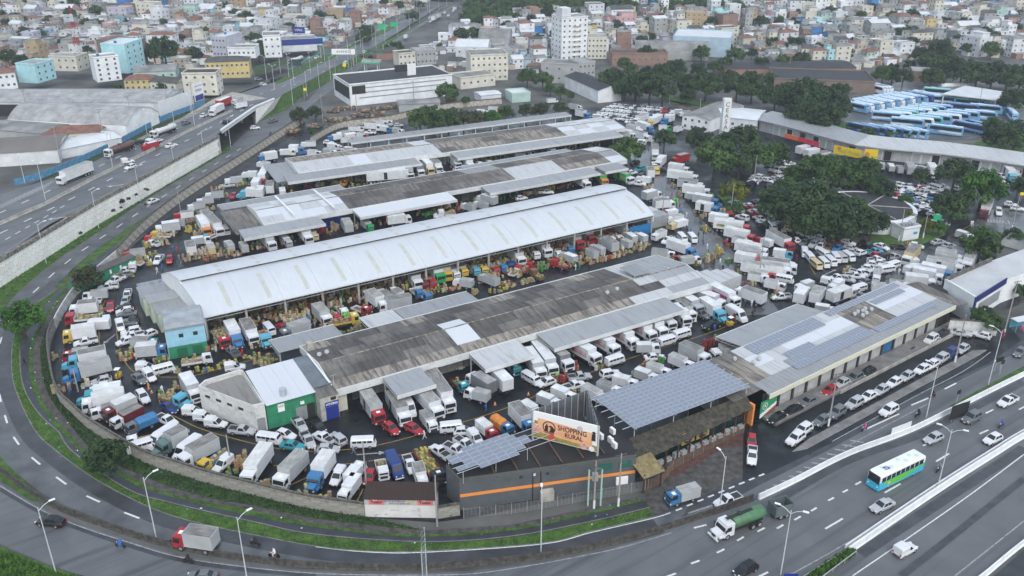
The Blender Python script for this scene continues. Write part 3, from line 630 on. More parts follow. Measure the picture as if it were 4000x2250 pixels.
slab(vt, 'roof_panel', -.1, 3.5, -.15, 5.1, 2.7, 5.4, M_dirty[2]); bxp(vt, 'roller_door', .9, 3.3, -.08, -.01, .05, 2.7, M_blue)
nb = bxp(vt, 'name_board', .8, 3.4, -.14, -.01, 2.85, 3.75, M_blue); text('VITÓRIA', nb, (2.1, -.17, 3.3), .62, M_inkw, off_=.012)
wv = bxp(vt, 'window', 2, 3, -.06, -.01, 4.0, 4.6, M_dark)
bxp(vt, 'side_wall', 3.42, 5.6, 1.6, 4, 0, 4.4, mat('cream_render', (.55, .53, .44), .8, var=.12, vscale=.6))
# wedge building
wd = empty('wedge_building', ML(-22, 13.6), AX, label='stained white wedge-shaped building with sunken grey roof', cat='building')
f_ = lambda s, t: (s + 22, t - 13.6)
poly = [f_(-22, 13.6), f_(-15.2, 1.6), f_(-13.4, 1.4), f_(-13.4, 15), f_(-14, 15.6), f_(-20.5, 15)]
mw = mat('stained_white_wall', (.58, .58, .56), .85, var=.12, vscale=.5, streak=(.5, .5, (.25, .245, .23), .5, .8))
n_ = len(poly); inn = [((x - 5) * .93 + 5, (y + 4) * .95 - 4) for x, y in poly]
mb = MB(); mb.add([(*p, 0) for p in poly] + [(*p, 5.6) for p in poly] + [(*p, 5.6) for p in inn] + [(*p, 4.6) for p in inn],
                  [(i, (i + 1) % n_, n_ + (i + 1) % n_, n_ + i) for i in range(n_)] + [(n_ + i, n_ + (i + 1) % n_, 2 * n_ + (i + 1) % n_, 2 * n_ + i) for i in range(n_)] + [(2 * n_ + i, 2 * n_ + (i + 1) % n_, 3 * n_ + (i + 1) % n_, 3 * n_ + i) for i in range(n_)])
mb.build('wall', mw, wd); MB().add([(*p, 4.62) for p in inn], [tuple(range(n_))]).build('roof', metal_roof('asbestos_roof', (.27, .26, .235), (.22, .21, .2), (.14, .13, .12), .9), wd)
for i in range(4):
    k = .15 + i * .2; a = Vector(poly[0]).lerp(Vector(poly[1]), k); d = (Vector(poly[1]) - Vector(poly[0])).normalized()
    MB().box(-.6, .6, -.06, .05, 3.6, 4.1).build('window', M_dark, wd, loc=(a.x, a.y, 0), rz=math.atan2(d.y, d.x))
MB().box(0, 1.4, -.08, 0, 0, 2.8).build('shutter', M_rgrey2, wd, loc=(*f_(-15.1, 1.5), 0), rz=R(-6))

# ---- white vaulted hall
VL, VW = 122, 26.6; V0 = ML(-14.5, 41.3); SK = 3.3
vh = empty('vaulted_hall', V0, AX, label='huge white vaulted market hall with beige skylight strips', cat='market hall')
def vz(y): t = (y - VW / 2) / (VW / 2); return 5.5 + 3.5 * (1 - t * t)
vz2 = lambda y: vz(y) + .65
def varc(x0, x1, y0, y1, n, m, name, parent, lift=0., th=.12, zfun=vz, sk=0.):
    ys_ = [y0 + (y1 - y0) * i / n for i in range(n + 1)]; mb = MB()
    xy = [(x - (sk * y / VW if x == x0 else 0), y) for y in ys_ for x in (x0, x1)]
    v = [(x, y, zfun(y) + lift) for x, y in xy] + [(x, y, zfun(y) + lift - th) for x, y in xy]; k = 2 * (n + 1)
    mb.add(v, [(2 * i, 2 * i + 1, 2 * i + 3, 2 * i + 2) for i in range(n)], 0, True)
    mb.add(v, [(k + 2 * i + 2, k + 2 * i + 3, k + 2 * i + 1, k + 2 * i) for i in range(n)] + [(2 * i, 2 * i + 2, k + 2 * i + 2, k + 2 * i) for i in range(n)] + [(2 * i + 3, 2 * i + 1, k + 2 * i + 1, k + 2 * i + 3) for i in range(n)] + [(0, k, k + 1, 1), (2 * n, 2 * n + 1, k + 2 * n + 1, k + 2 * n)], 0, False)
    return mb.build(name, m, parent)
nb_ = 14
for i in range(nb_):
    x0, x1 = VL * i / nb_, VL * (i + 1) / nb_ - .03; sk = SK if i == 0 else 0
    a = varc(x0, x1, 0, 13.4, 10, M_vault, 'vault_sheet', vh, sk=sk); b = varc(x0, x1, 12.7, VW, 10, M_vault, 'monitor_sheet', vh, 0, .14, vz2, sk=sk); xs_ = x0 + 5.6
    varc(xs_, xs_ + 1.0, 1.2, 9.6, 7, M_sky, 'skylight_strip', a, .03, .02)
    varc(xs_ + 1.4, xs_ + 2.4, 13.0, 14.6, 3, M_sky, 'skylight_strip', b, .03, .02, vz2); varc(xs_ + 1.4, xs_ + 2.4, 16.4, 19.4, 3, M_sky, 'skylight_strip', b, .03, .02, vz2)
for x in (.1, VL - .3):
    ys_ = [VW * i / 20 for i in range(21)]; k_ = SK if x < 1 else 0; pr = [(y, vz(y) - .1 if y < 12.8 else vz2(y) - .15) for y in ys_] + ([(VW, 3.4), (0, 3.4)] if x > 1 else [(VW, 0), (0, 0)])
    n_ = len(pr); MB().add([(x - k_ * p[0] / VW, p[0], p[1]) for p in pr] + [(x + .2 - k_ * p[0] / VW, p[0], p[1]) for p in pr], [tuple(range(n_)), tuple(range(2 * n_ - 1, n_ - 1, -1))] + [(i, n_ + i, n_ + (i + 1) % n_, (i + 1) % n_) for i in range(n_)]).build('gable_wall', M_white, vh)
for i in range(nb_ + 1):
    x = .4 + (VL - .8) * i / nb_
    for y in (.5, VW - .5):
        cb = MB().box(x - .22, x + .22, y - .2, y + .2, 0, 5.5); cb.build('column', M_conc, vh)
for y in (.45, VW - .45):
    for z in (5.3, 4.5):
        MB().tube((0, y, z), (VL, y, z), .1, n=4).build('eave_rail', M_steel, vh)
MB().tube((0, -.12, 5.42), (VL, -.12, 5.42), .16, n=6).build('gutter', M_steel, vh)
bxp(vh, 'blue_panel', VL - 8, VL - .6, .3, .45, .2, 3.2, mat('blue_panel', (.02, .16, .36), .6, var=.2, vscale=1))
for k in range(6):   # stores behind the hall's far gable
    bxp(vh, 'end_store', VL + .3, VL + 8 - k * .4, 3 + k * 3.9, 6.7 + k * 3.9, 0, 3.2 + .15 * (k % 2), M_rwarm if k % 2 else M_rgrey)
# ---- painted building at the near end of the hall
pb = empty('painted_building', ML(-23, 36.9), R(31 - 8), label='peeling sky-blue and green two-storey building at the end of the vaulted hall', cat='building')
M_pb = mat('peeling_blue', (.27, .50, .62), .8, var=.1, vscale=.6, streak=(.7, .7, (.50, .52, .47), .6, .64)); 
bxp(pb, 'upper_wall', 0, 7.6, 0, 9.5, 2.7, 6.6, M_pb); bxp(pb, 'lower_wall', .02, 7.58, .02, 9.4, 0, 2.7, M_grn)
bxp(pb, 'side_wall', -.12, -.01, .1, 9.3, 0, 6.5, mat('grey_white_render', (.55, .56, .56), .8, var=.15, vscale=.5))
bxp(pb, 'parapet', -.2, 7.8, -.2, 9.6, 6.6, 6.95, M_rgrey2); slab(pb, 'roof', 0, 7.6, 0, 7.0, 9.4, 7.1, mat('grey_slab_roof', (.30, .325, .34), .8, var=.2, vscale=.4))
for x in (2.4, 5.2): 
    wn = bxp(pb, 'window', x, x + .9, -.06, .0, 4.6, 5.4, M_dark)
for x in (1.6, 4.6): bxp(pb, 'shutter', x, x + 2, -.06, 0, .2, 2.2, mat('dark_green_shutter', (.015, .12, .06), .6))
for k in range(3):
    bxp(pb, 'side_window', -.2, -.12, 1.2 + k * 2.8, 2.2 + k * 2.8, 4.4, 5.4, M_dark)
lb = empty('lean_to_houses', ML(-24, 50), R(31), label='row of low pale houses with ridged grey roofs against the hall gable', cat='building')
for k, (x0, x1, y0, y1, h, m) in enumerate([(1.6, 8.6, 0, 5.5, 4.4, M_rgrey2), (1, 8.6, 5.6, 10, 4.8, M_rgrey), (.3, 8.6, 10.1, 17, 4.3, M_rgrey2), (1, 8, 18.5, 22, 3, M_rgrey2)]):
    bxp(lb, 'wall', x0 + .3, x1 - .1, y0 + .05, y1 - .05, 0, h, mat('pale_green_wall', (.45, .50, .40), .8, var=.15, vscale=.6)); slab(lb, 'roof_panel', x0, x1, y0, h + .15, y1, h + .3, m)
for x, y in ((4, 17.4), (6, 17.6)): MB().tube((x, y, 3.2), (x, y, 4.3), .75, .85, 14).build('water_tank', mat('tank_blue', (.03, .13, .28), .5), lb)

# ---- shed behind the vaulted hall
def f4(x, y, i, j):
    if x < 24: return M_rwhite if (i + j) % 3 else M_rwarm
    if x < 66: return M_dirty[(i * 5 + j * 3) % 4]
    if x < 78: return M_rgrey2 if j > 1 else M_dirty[2]
    if x > 112: return (M_rwarm, M_rwhite, M_rgrey2)[(i + j) % 3]
    if 80 < x < 96 and j < 2: return M_rwarm
    return M_dirty[(i + j) % 3] if (i * j) % 5 else M_beige
S4 = shed('white_ended_shed', 'long market shed whose near end has bright white roof sheets', ML(13.3, 90.6), R(29.85), 121, 17.5, 5.0, 6.2, f4, 20, 2)
for x0, x1, m in ((-7, 15, M_rgrey), (25, 55, M_rwhite), (66, 106, M_rgrey), (108, 117, M_rgrey2)): canopy(S4, x0, x1, -6.2, -.1, 4.4, 4.8, m)
canopy(S4, -7, 30, 24, 17.7, 4.4, 4.8, M_rgrey2); canopy(S4, 70, 112, 22.5, 17.7, 4.4, 4.8, M_rgrey2); slab(S4, 'end_canopy', -8, -.3, -2, 4.3, 17, 4.6, M_dirty[2])
for x in (8, 19.5): MB().box(x, x + .5, -.1, 17.5, 6.3, 6.6).build('roof_divider', M_white, S4)
bxp(S4, 'blue_door', 17, 23, 1.8, 2.0, 0, 4, M_blue)
def f5(x, y, i, j):
    if 18 < x < 27 and j < 2: return M_rwhite
    if 42 < x < 50 and j >= 2: return M_rwhite
    if x > 100: return (M_rwarm, M_rwhite)[(i + j) % 2]
    if x < 52: return M_rwarm if j < 2 else M_beige
    return M_dirty[1] if (i + j) % 4 == 0 else (M_dirty[2] if j > 1 else M_beige)
S5 = shed('patchwork_roof_shed', 'third long market shed back with beige patchwork roof sheets', ML(36.3, 130.4), R(26.7), 123, 17.5, 5.0, 6.0, f5, 20, 2)
for x0, x1, m in ((-5, 39, M_rgrey2), (52, 118, M_rgrey)): canopy(S5, x0, x1, -6.5, -.1, 4.4, 4.8, m)
slab(S5, 'end_canopy', -8, -.3, -4, 4.2, 15, 4.6, M_rgrey2)
S6 = empty('back_row_canopy', ML(64.5, 157.5), R(26.8), label='thin grey open canopy of the furthest market row', cat='canopy')
for i in range(10): slab(S6, 'roof_panel', i * 9.1, i * 9.1 + 9.07, 0, 4.0, 5, 4.3, M_rgrey2)
for i in range(14):
    for y in (.4, 4.6): bxp(S6, 'column', .3 + i * 6.95, .55 + i * 6.95, y - .12, y + .12, 0, 4.0, M_white)
bxp(S6, 'fascia', 0, 91, -.1, -.02, 3.5, 4.1, M_fascia)

# ---- shop row with the solar roof
S1 = empty('shutter_row', ML(66.2, -41.3), R(36.1), label='long shop row with cream fascia, grey shutters and solar panels on its roof', cat='shop row')
L_, W_ = 61.8, 13.4
zs = lambda y: 5.1 + .9 * (y / W_)
cols = [(0, 11, M_beige), (11, 22, M_rwarm), (22, 38, M_rwarm), (38, 46, M_beige), (46, 62, M_rgrey)]
for i in range(12):
    for j in range(4):
        x0 = L_ * i / 12; y0 = W_ * j / 4
        xm = x0 + 2.5
        if j == 0: m = M_rgrey2
        elif xm < 7: m = M_beige if j < 3 else M_dirty[2]
        elif 7 < xm < 12: m = M_rwhite if j == 2 else M_rwarm
        elif 38 < xm < 46: m = (M_dirty[2], M_beige)[j % 2]
        elif j in (1, 2) and (14 < xm < 38 or xm > 46): m = M_rwhite if j == 2 else M_rwarm
        else: m = M_rwarm
        slab(S1, 'roof_panel', x0, x0 + L_ / 12 - .03, y0, zs(y0) + .02 * (i % 2), y0 + W_ / 4 - .02, zs(y0 + W_ / 4) + .02 * (i % 2), m)
for j in range(3): slab(S1, 'roof_panel', -7.5, -.03, 1.3 + 4 * j, zs(1.3 + 4 * j), 5.27 + 4 * j, zs(5.27 + 4 * j), (M_dirty[2], M_beige, M_dirty[1])[j])
bxp(S1, 'side_wall', -7, -.1, 5.2, 13, 0, 4.9, M_shop[5])
bxp(S1, 'fascia', -.3, L_ + .3, -.9, -.7, 4.2, 5.15, mat('cream_fascia', (.62, .60, .47), .6, var=.06, vscale=.5)); slab(S1, 'eave', -.2, L_ + .2, -.72, 5.0, .1, 5.1, M_rgrey2)
nbay = 15; M_shut = mat('grey_shutter', (.42, .42, .41), .55, var=.12, vscale=.8, wave=('Z', .3, .3)); M_pil = mat('dark_pilaster', (.04, .037, .035), .7)
for i in range(nbay + 1):
    x = L_ * i / nbay; bxp(S1, 'pilaster', x - .25, x + .25, .2, .75, 0, 4.5, M_pil)
    if i < nbay: bxp(S1, 'shutter', x + .26, x + L_ / nbay - .26, .5, .65, .1, 4.4, mat('blue_shutter', (.03, .13, .28), .6, var=.2, vscale=1) if i == 9 else (M_dark if i == 14 else M_shut))
bxp(S1, 'back_wall', 0, L_, W_ - .4, W_ - .1, 0, 5.6, M_shop[5]); bxp(S1, 'end_wall', L_ + .05, L_ + .25, .3, W_, 0, 5.6, M_shop[2])
lp = bxp(S1, 'painted_end_panel', -2.2, 2.2, -.62, -.5, .6, 4.0, mat('banner_green', (.02, .24, .10), .6)); 
MB().add([(-2.2, -.66, .6), (2.2, -.66, 2.2), (2.2, -.66, 2.9), (-2.2, -.66, 1.5)], [(0, 1, 2, 3)]).build('stripe', M_inkw, lp); MB().add([(-.5, -.67, .65), (2.2, -.67, 1.3), (2.2, -.67, 2.0), (-.5, -.67, 1.1)], [(0, 1, 2, 3)]).build('stripe', mat('banner_red', (.5, .03, .03), .6), lp)
rg = []
for i in range(24):
    a, b = 2 * pi * i / 24, 2 * pi * (i + 1) / 24; rg.append([(-1.0 + .72 * cos(a), -.67, 2.9 + .72 * sin(a)), (-1.0 + .72 * cos(b), -.67, 2.9 + .72 * sin(b)), (-1.0 + .6 * cos(b), -.67, 2.9 + .6 * sin(b)), (-1.0 + .6 * cos(a), -.67, 2.9 + .6 * sin(a))])
mb = MB(); [mb.quad(*q) for q in rg]; mb.build('emblem_ring', M_inkw, lp); text('A', lp, (-1.0, -.68, 2.9), 1.0, M_inkw)
roof_bits(S1, [(5.2, 7.6, .5), (7.2, 8.0, .5), (38.6, 8.6, .45), (40, 8.8, .45), (41.2, 8.4, .45), (39.4, 7.2, .45), (41, 7.4, .45), (42.6, 8.8, .45), (43.4, 7.8, .45), (3.2, 10.6, .4)], 5.8)
def pv_mesh(lx, ly):
    mb = MB().box(-lx / 2, lx / 2, -ly / 2, ly / 2, -.02, .02, 1); e = .035
    mb.add([(-lx / 2 + e, -ly / 2 + e, .026), (lx / 2 - e, -ly / 2 + e, .026), (lx / 2 - e, ly / 2 - e, .026), (-lx / 2 + e, ly / 2 - e, .026)], [(0, 1, 2, 3)], 0); return mb.mesh('solar_panel', [M_cell, M_frame])
PV1 = pv_mesh(1.0, 1.75); PVc = pv_mesh(1.16, 1.02); PV2 = pv_mesh(1.72, 1.0)
tilt = math.atan(.9 / W_)
for x0, x1, ys_ in ((8.5, 31, (12.1, 10.3)), (34, 60, (12.1,)), (11, 36, (2.6, 4.4)), (13, 22, (6.2,)), (37, 59, (2.4,)), (47, 59, (9.8,))):
    for y in ys_:
        for k in range(int((x1 - x0) / 1.03)):
            o_ = put('solar_panel', PV1, S1, (x0 + .5 + k * 1.03, y, zs(y) + .17)); o_.rotation_euler = (tilt, 0, 0)
canopy(S1, 9.5, 36, W_ + 7.4, W_ + .1, 4.5, 5.4, M_rgrey)
# raised pavement with steps in front
pv = MB().box(-1, L_ + 2, -3.4, .2, 0, .55); pv.build('shop_pavement', M_walk, loc=S1.location, rz=R(36.1), kind='structure')
mb = MB().box(18, L_ - 4, -3.65, -3.42, 0, .75); mb.build('pavement_upstand', M_conc, bpy.data.objects['shop_pavement'])

# ---- solar canopy on posts
sc_ = empty('solar_canopy', ML(36.3, -40.4), AX, label='big tilted canopy of square solar panels over the dark yard', cat='solar canopy')
for i in range(22):
    for j in range(11): put('solar_panel', PVc, sc_, (.6 + i * 1.19, .55 + j * 1.06, 7.0))
for j in range(6): MB().tube((-1.6, 1.2 + j * 2, 6.85), (27, 1.2 + j * 2, 6.85), .07, n=4).build('rail', M_frame, sc_)
for x in (.5, 9, 17.5, 26):
    for y in (.6, 6, 11.4): MB().tube((x, y, 0), (x, y, 6.85), .09, n=6).build('post', M_steel, sc_)
    MB().tube((x, 0, 6.75), (x, 12, 6.75), .08, n=4).build('beam', M_steel, sc_)
# ---- dark grey shop building with the orange stripe
dg = empty('grey_striped_building', ML(5.7, -36.1), AX, label='dark grey shop building with orange stripe and mossy tile coping beside the ramp', cat='building')
g_ = lambda s, t: (s - 5.7, t + 36.1)
pd = [g_(5.7, -36.1), g_(33, -45.2), g_(35.3, -41.2), g_(36, -29.5), g_(10.5, -29.5), g_(5.6, -31.8)]
M_dg = mat('dark_grey_render', (.085, .094, .10), .8, var=.12, vscale=.6); n_ = len(pd)
MB().prism(pd, 0, 5.3, 0, 1).build('wall', [M_dg, mat('black_roof_felt', (.017, .017, .018), .7, var=.3, vscale=.4)], dg)
def along(poly_a, poly_b): 
    d = Vector(poly_b) - Vector(poly_a); return d.length, math.atan2(d.y, d.x)
M_tile = mat('mossy_tiles', (.085, .07, .045), .9, var=.5, vscale=2, c2=(.19, .16, .07))
for a, b in ((pd[0], pd[1]), (pd[5], pd[0])):
    L0, an0 = along(a, b); bxp(dg, 'parapet', 0, L0, 0, .25, 5.3, 6.0, M_dg, loc=(*a, 0), rz=an0)
    n = int(L0 / .5)
    tm = MB().extr([(-.2, 0), (.2, 0), (.14, .09), (-.14, .09)], -.25, .45).mesh('coping_tile', [M_tile])
    for k in range(n): put('coping_tile', tm, dg, (a[0] + (b[0] - a[0]) * (k + .5) / n, a[1] + (b[1] - a[1]) * (k + .5) / n, 6.0 + .02 * (k % 2)), an0, scale=(.5, .45, .8))
L0, an0 = along(pd[0], pd[1])
M_or = mat('orange_paint', (.75, .26, .06), .6)
bxp(dg, 'orange_stripe', .05, L0 - .05, -.06, 0, 2.55, 3.1, M_or, loc=(*pd[0], 0), rz=an0)
for x, z in ((9.5, 4.6), (11.6, 4.7), (13.8, 4.6)): bxp(dg, 'window', x, x + .5, -.06, 0, z, z + .45, M_white if x > 10 and x < 13 else M_dark, loc=(*pd[0], 0), rz=an0)
for x in (22.5, 25.8): 
    wn = bxp(dg, 'window', x, x + 2.2, -.06, 0, 3.9, 5.2, mat('green_glass', (.03, .12, .10), .1), loc=(*pd[0], 0), rz=an0)
for x in (11.6, 12.9): bxp(dg, 'downpipe', x, x + .12, -.16, -.03, 0, 5.4, M_black, loc=(*pd[0], 0), rz=an0)
bxp(dg, 'meter_cabinet', 25.5, 27.5, -.3, 0, .8, 2.2, M_inkw, loc=(*pd[0], 0), rz=an0); bxp(dg, 'service_box', 12.8, 15, -.9, 0, 0, 1.9, M_conc, loc=(*pd[0], 0), rz=an0)
for s_, t_ in ((31.2, -38.2), (31.9, -40), (33.8, -38), (31.6, -41.4)): 
    q = g_(s_, t_); bxp(dg, 'air_conditioner', q[0], q[0] + .5, q[1], q[1] + 1.1, 5.3, 6.3, M_inkw)
for k in range(6):
    q = g_(12 + k * 3.6, -31.5 - k * .7); MB().rbox(q[0], q[1] - 3, 5.5, .18, 7.5, .16, R(-12)).build('roof_rafter', mat('rusty_steel', (.12, .075, .05), .8, var=.3, vscale=2), dg)
# entrance porch and tiled shop front
tr = empty('tiled_shop', ML(33.4, -45), AX, label='timber shop front under a long mossy clay-tile roof', cat='shop')
t_ = lambda s, t: (s - 33.4, t + 45)
for i in range(9):
    x0 = 1.2 + i * 3.05; y0 = .4 + .28 * i; lo_ = .9 if i in (3, 6) else 0
    slab(tr, 'tile_roof_bay', x0, x0 + 3.03, y0, 3.75, 5.0, 5.25, mat('dark_tile_roof', (.032, .029, .024), .85, var=.5, vscale=1.2, c2=(.075, .066, .045), wave=('X', .3, .5)))
for i in range(10):
    x0 = 1.6 + i * 2.9; bxp(tr, 'timber_post', x0, x0 + .22, .9 + .27 * i, 1.12 + .27 * i, 0, 3.8, mat('brown_timber', (.07, .03, .015), .8))
MB().extr([(0, 0), (28, 0), (28, 3.4), (0, 3.4)], 0, .2).build('shop_glass', mat('dark_green_glass', (.01, .03, .028), .15), tr, loc=(1.5, 3.0, 0), rz=R(3))
for k, xx in enumerate((12, 15.4)):
    bn = MB().box(0, 3, -.04, .04, 1.5, 2.9).build('banner', mat('mustard_banner', (.4, .30, .05), .6), tr, loc=(xx, 2.75 + .05 * k, 0), rz=R(3))
    MB().tube((1.5, -.07, 2.2), (1.5, -.05, 2.2), .62, n=20).build('oval', M_ink, bn, scale=(1.6, 1, 1), loc=(-.9, 0, 0)); text('SUPILLOR', bn, (1.5, -.09, 2.2), .34, M_inkw)
for k in range(2): 
    MB().add([(0, 0, 3.3), (3, 0, 3.3), (2.6, 0, 4.0), (1.5, 0, 4.2), (.4, 0, 4.0)], [(0, 1, 2, 3, 4)]).build('orange_gable', M_or, tr, loc=(10.6 + k * 7, 2.2 + .5 * k, .1), rz=R(5))
bxp(tr, 'orange_end_wall', 28.4, 28.8, 2.6, 5, 0, 4.4, M_or)
for i in range(14): 
    MB().box(0, 1.1, 0, .7, 0, rnd.uniform(.5, 1.0)).build('display_goods', mat('pale_goods', (.38, .40, .40), .5, var=.4, vscale=3), tr, loc=(3 + i * 1.75, 1.6 + i * .09, 0), rz=R(3))
slab(tr, 'porch_roof', -.9, 3.4, -3.0, 3.3, .8, 4.6, mat('yellow_tile_roof', (.20, .155, .07), .85, var=.35, vscale=1.5, wave=('X', .3, .5)))
for x, y in ((-.5, -2.6), (3.0, -2.6)): bxp(tr, 'porch_post', x, x + .2, y, y + .2, 0, 3.6, MATS['brown_timber'])
# mesh fence along the front
M_fen = mat('fence_steel', (.36, .37, .37), .5, .2); M_feno = mat('rusty_fence', (.30, .17, .11), .7)
def fence(name, pts, h, label, m, seg=2.4, wires=9):
    ln_ = smooth_line(pts, 5); tot = sum((b - a).length for a, b in zip(ln_, ln_[1:])); n = max(1, int(tot / seg)); q = resample(ln_, n + 1); e = empty(name, q[n // 2], label=label, cat='fence'); o = e.location
    for i in range(n + 1): p = q[i] - o; MB().box(-.04, .04, -.04, .04, 0, h + .2).build('post', m, e, loc=p)
    for i in range(n):
        a, b = q[i] - o, q[i + 1] - o; mb = MB()
        for k in range(wires): z = .15 + (h - .2) * k / (wires - 1); mb.tube((a.x, a.y, a.z + z), (b.x, b.y, b.z + z), .022, n=3, cap=False)
        for k in range(4): c = a.lerp(b, k / 4); mb.tube((c.x, c.y, c.z + .1), (c.x, c.y, c.z + h), .015, n=3, cap=False)
        mb.build('mesh_panel', m, e)
    return e
fence('mesh_fence', [P(x, y) for x, y in [(1812, 2025), (1900, 2018), (2050, 2000), (2250, 1965), (2420, 1935), (2520, 1915)]], 1.9, 'grey wire-mesh fence in front of the striped grey building', M_fen)
fence('rusty_mesh_fence', [P(x, y) for x, y in [(2530, 1912), (2590, 1890), (2607, 1868), (2600, 1850), (2640, 1830), (2700, 1795), (2800, 1740), (2905, 1690)]], 1.9, 'rusty orange mesh fence along the tiled shop and its porch', M_feno)
# ---- billboard: three-sided hoarding
M_corr = mat('corrugated_hoarding', (.10, .105, .11), .6, var=.25, vscale=.5, wave=('Z', .5, .4)); M_corr2 = mat('billboard_white', (.82, .81, .79), .6)
bb = empty('billboard', ML(28.1, -41.3), 0, label='three-sided billboard with orange Shopping Rural picture panel and horseshoe emblem', cat='billboard')
A_, B_, C_ = ML(21.6, -32.1), ML(28.1, -41.3), ML(32.8, -31.6); ob = bb.location
def hoard(a, b, nm, m, z0=6., z1=11.):
    d = b - a; Lh = d.length; an = math.atan2(d.y, d.x); o = MB().box(0, Lh, -.1, .1, z0, z1).build(nm, m, bb, loc=(a.x - ob.x, a.y - ob.y, 0), rz=an)
    return o, Lh
fr_, Lf = hoard(A_, B_, 'picture_panel', M_corr2)
h2, Lb = hoard(B_ + (C_ - B_).normalized() * .25, C_, 'hoarding', M_corr); h3, Lc = hoard(C_, A_ + (C_ - A_).normalized() * .25, 'hoarding', M_corr)
for hh, Lh in ((h2, Lb), (h3, Lc)):
    for k in range(8): MB().box(-.05, .05, .11, .2, 6, 11).build('rib', M_steel, hh, loc=(Lh * (k + .5) / 8, 0, 0))
for p in (A_, B_, C_): MB().box(-.15, .15, -.15, .15, 0, 11).build('mast', M_steel, bb, loc=(p.x - ob.x, p.y - ob.y, 0), rz=R(31))
def dec(pts, m, y=-.115, nm='print'): return MB().add([(x, y, z) for x, z in pts], [tuple(range(len(pts)))]).build(nm, m, fr_)
def disc(cx, cz, r0, m, y, n=24, r1=0., nm='print'):
    mb = MB()
    for i in range(n):
        a, b = 2 * pi * i / n, 2 * pi * (i + 1) / n
        if r1: mb.quad((cx + r0 * cos(a), y, cz + r0 * sin(a)), (cx + r0 * cos(b), y, cz + r0 * sin(b)), (cx + r1 * cos(b), y, cz + r1 * sin(b)), (cx + r1 * cos(a), y, cz + r1 * sin(a)))
        else: mb.add([(cx, y, cz), (cx + r0 * cos(a), y, cz + r0 * sin(a)), (cx + r0 * cos(b), y, cz + r0 * sin(b))], [(0, 1, 2)])
    return mb.build(nm, m, fr_)
M_bo = mat('billboard_orange', (.82, .38, .2), .6, var=.1, vscale=.6, c2=(.86, .48, .28)); M_bol = mat('billboard_olive', (.30, .26, .06), .6, var=.3, vscale=1.5); M_pk = mat('billboard_pink', (.62, .34, .30), .6, var=.4, vscale=4)
dec([(.1, 6.1), (Lf - .1, 6.1), (Lf - .1, 7.1), (.1, 8.2)], M_bol); dec([(.9, 7.2), (Lf - .9, 6.6), (Lf - .9, 9.4), (.9, 9.9)], M_bo, -.12)
dec([(.1, 6.9), (1.3, 6.8), (1.5, 7.6), (.9, 8.4), (.1, 8.8)], M_pk, -.125); dec([(.3, 9.3), (.9, 9.3), (.9, 8.7), (.3, 8.7)], M_bol, -.125)
disc(3.3, 6.8, .65, mat('billboard_red', (.6, .08, .05), .6), -.13, 16); disc(8.9, 6.5, .6, M_pk, -.13, 12); disc(10.3, 6.4, .5, M_corr2, -.13, 12)
disc(2.9, 8.55, 1.15, M_ink, -.13, 28, .95); disc(8.2, 9.7, .5, mat('billboard_mauve', (.55, .50, .56), .6), -.13, 14)
dec([(2.2, 7.7), (2.75, 7.7), (2.7, 8.5), (2.8, 8.75), (2.55, 8.95), (2.65, 9.2), (2.35, 9.2), (2.4, 8.9), (2.15, 8.6)], M_ink, -.135, 'silhouette')
dec([(2.95, 7.7), (3.75, 7.7), (3.85, 8.3), (3.6, 8.75), (3.15, 9.0), (2.85, 8.7), (2.95, 8.55), (3.2, 8.6), (3.1, 8.1)], M_ink, -.135, 'silhouette'); dec([(2.0, 7.4), (3.8, 7.4), (3.9, 7.7), (1.9, 7.7)], M_ink, -.14)
dec([(10.2, 8.0), (10.9, 8.0), (10.9, 9.2), (10.75, 9.4), (11.0, 9.5), (10.7, 9.8), (10.4, 9.75), (10.2, 9.5), (10.45, 9.4), (10.25, 9.1)], M_ink, -.135, 'silhouette')
text('SHOPPING', fr_, (6.9, -.14, 8.85), 1.35, M_ink, sx=.78, off_=.02); text('RURAL', fr_, (7.2, -.14, 7.75), 1.2, M_ink, sx=.85, off_=.02); text('SHOPPING RURAL', fr_, (2.9, -.15, 7.55), .26, M_bo)
# small stepped solar array on the near roof
s2_ = empty('stepped_solar_array', ML(5.6, -37.2), AX, label='stepped array of dark solar panels above the striped grey building', cat='solar canopy')
for j, (a, b) in enumerate(((3.4, 11.6), (0, 13.4), (1.7, 15.2), (0, 15.2), (0, 13.6), (3, 12.2))):
    yj = .55 + (5 - j) * 1.03
    k = 0
    while a + k * 1.75 + 1.72 <= b + .05: put('solar_panel', PV2, s2_, (a + .86 + k * 1.75, 6.2 - yj if False else .55 + j * 1.03, 7.5)); k += 1
for j in range(4): MB().tube((-.4, .8 + j * 1.5, 7.4), (17.5, .8 + j * 1.5, 7.4), .05, n=4).build('rail', M_frame, s2_)
for x in (.6, 6.4, 12.2):
    for y in (.7, 5.6): MB().tube((x, y, 5.3), (x, y, 7.4), .06, n=6).build('post', M_frame, s2_)
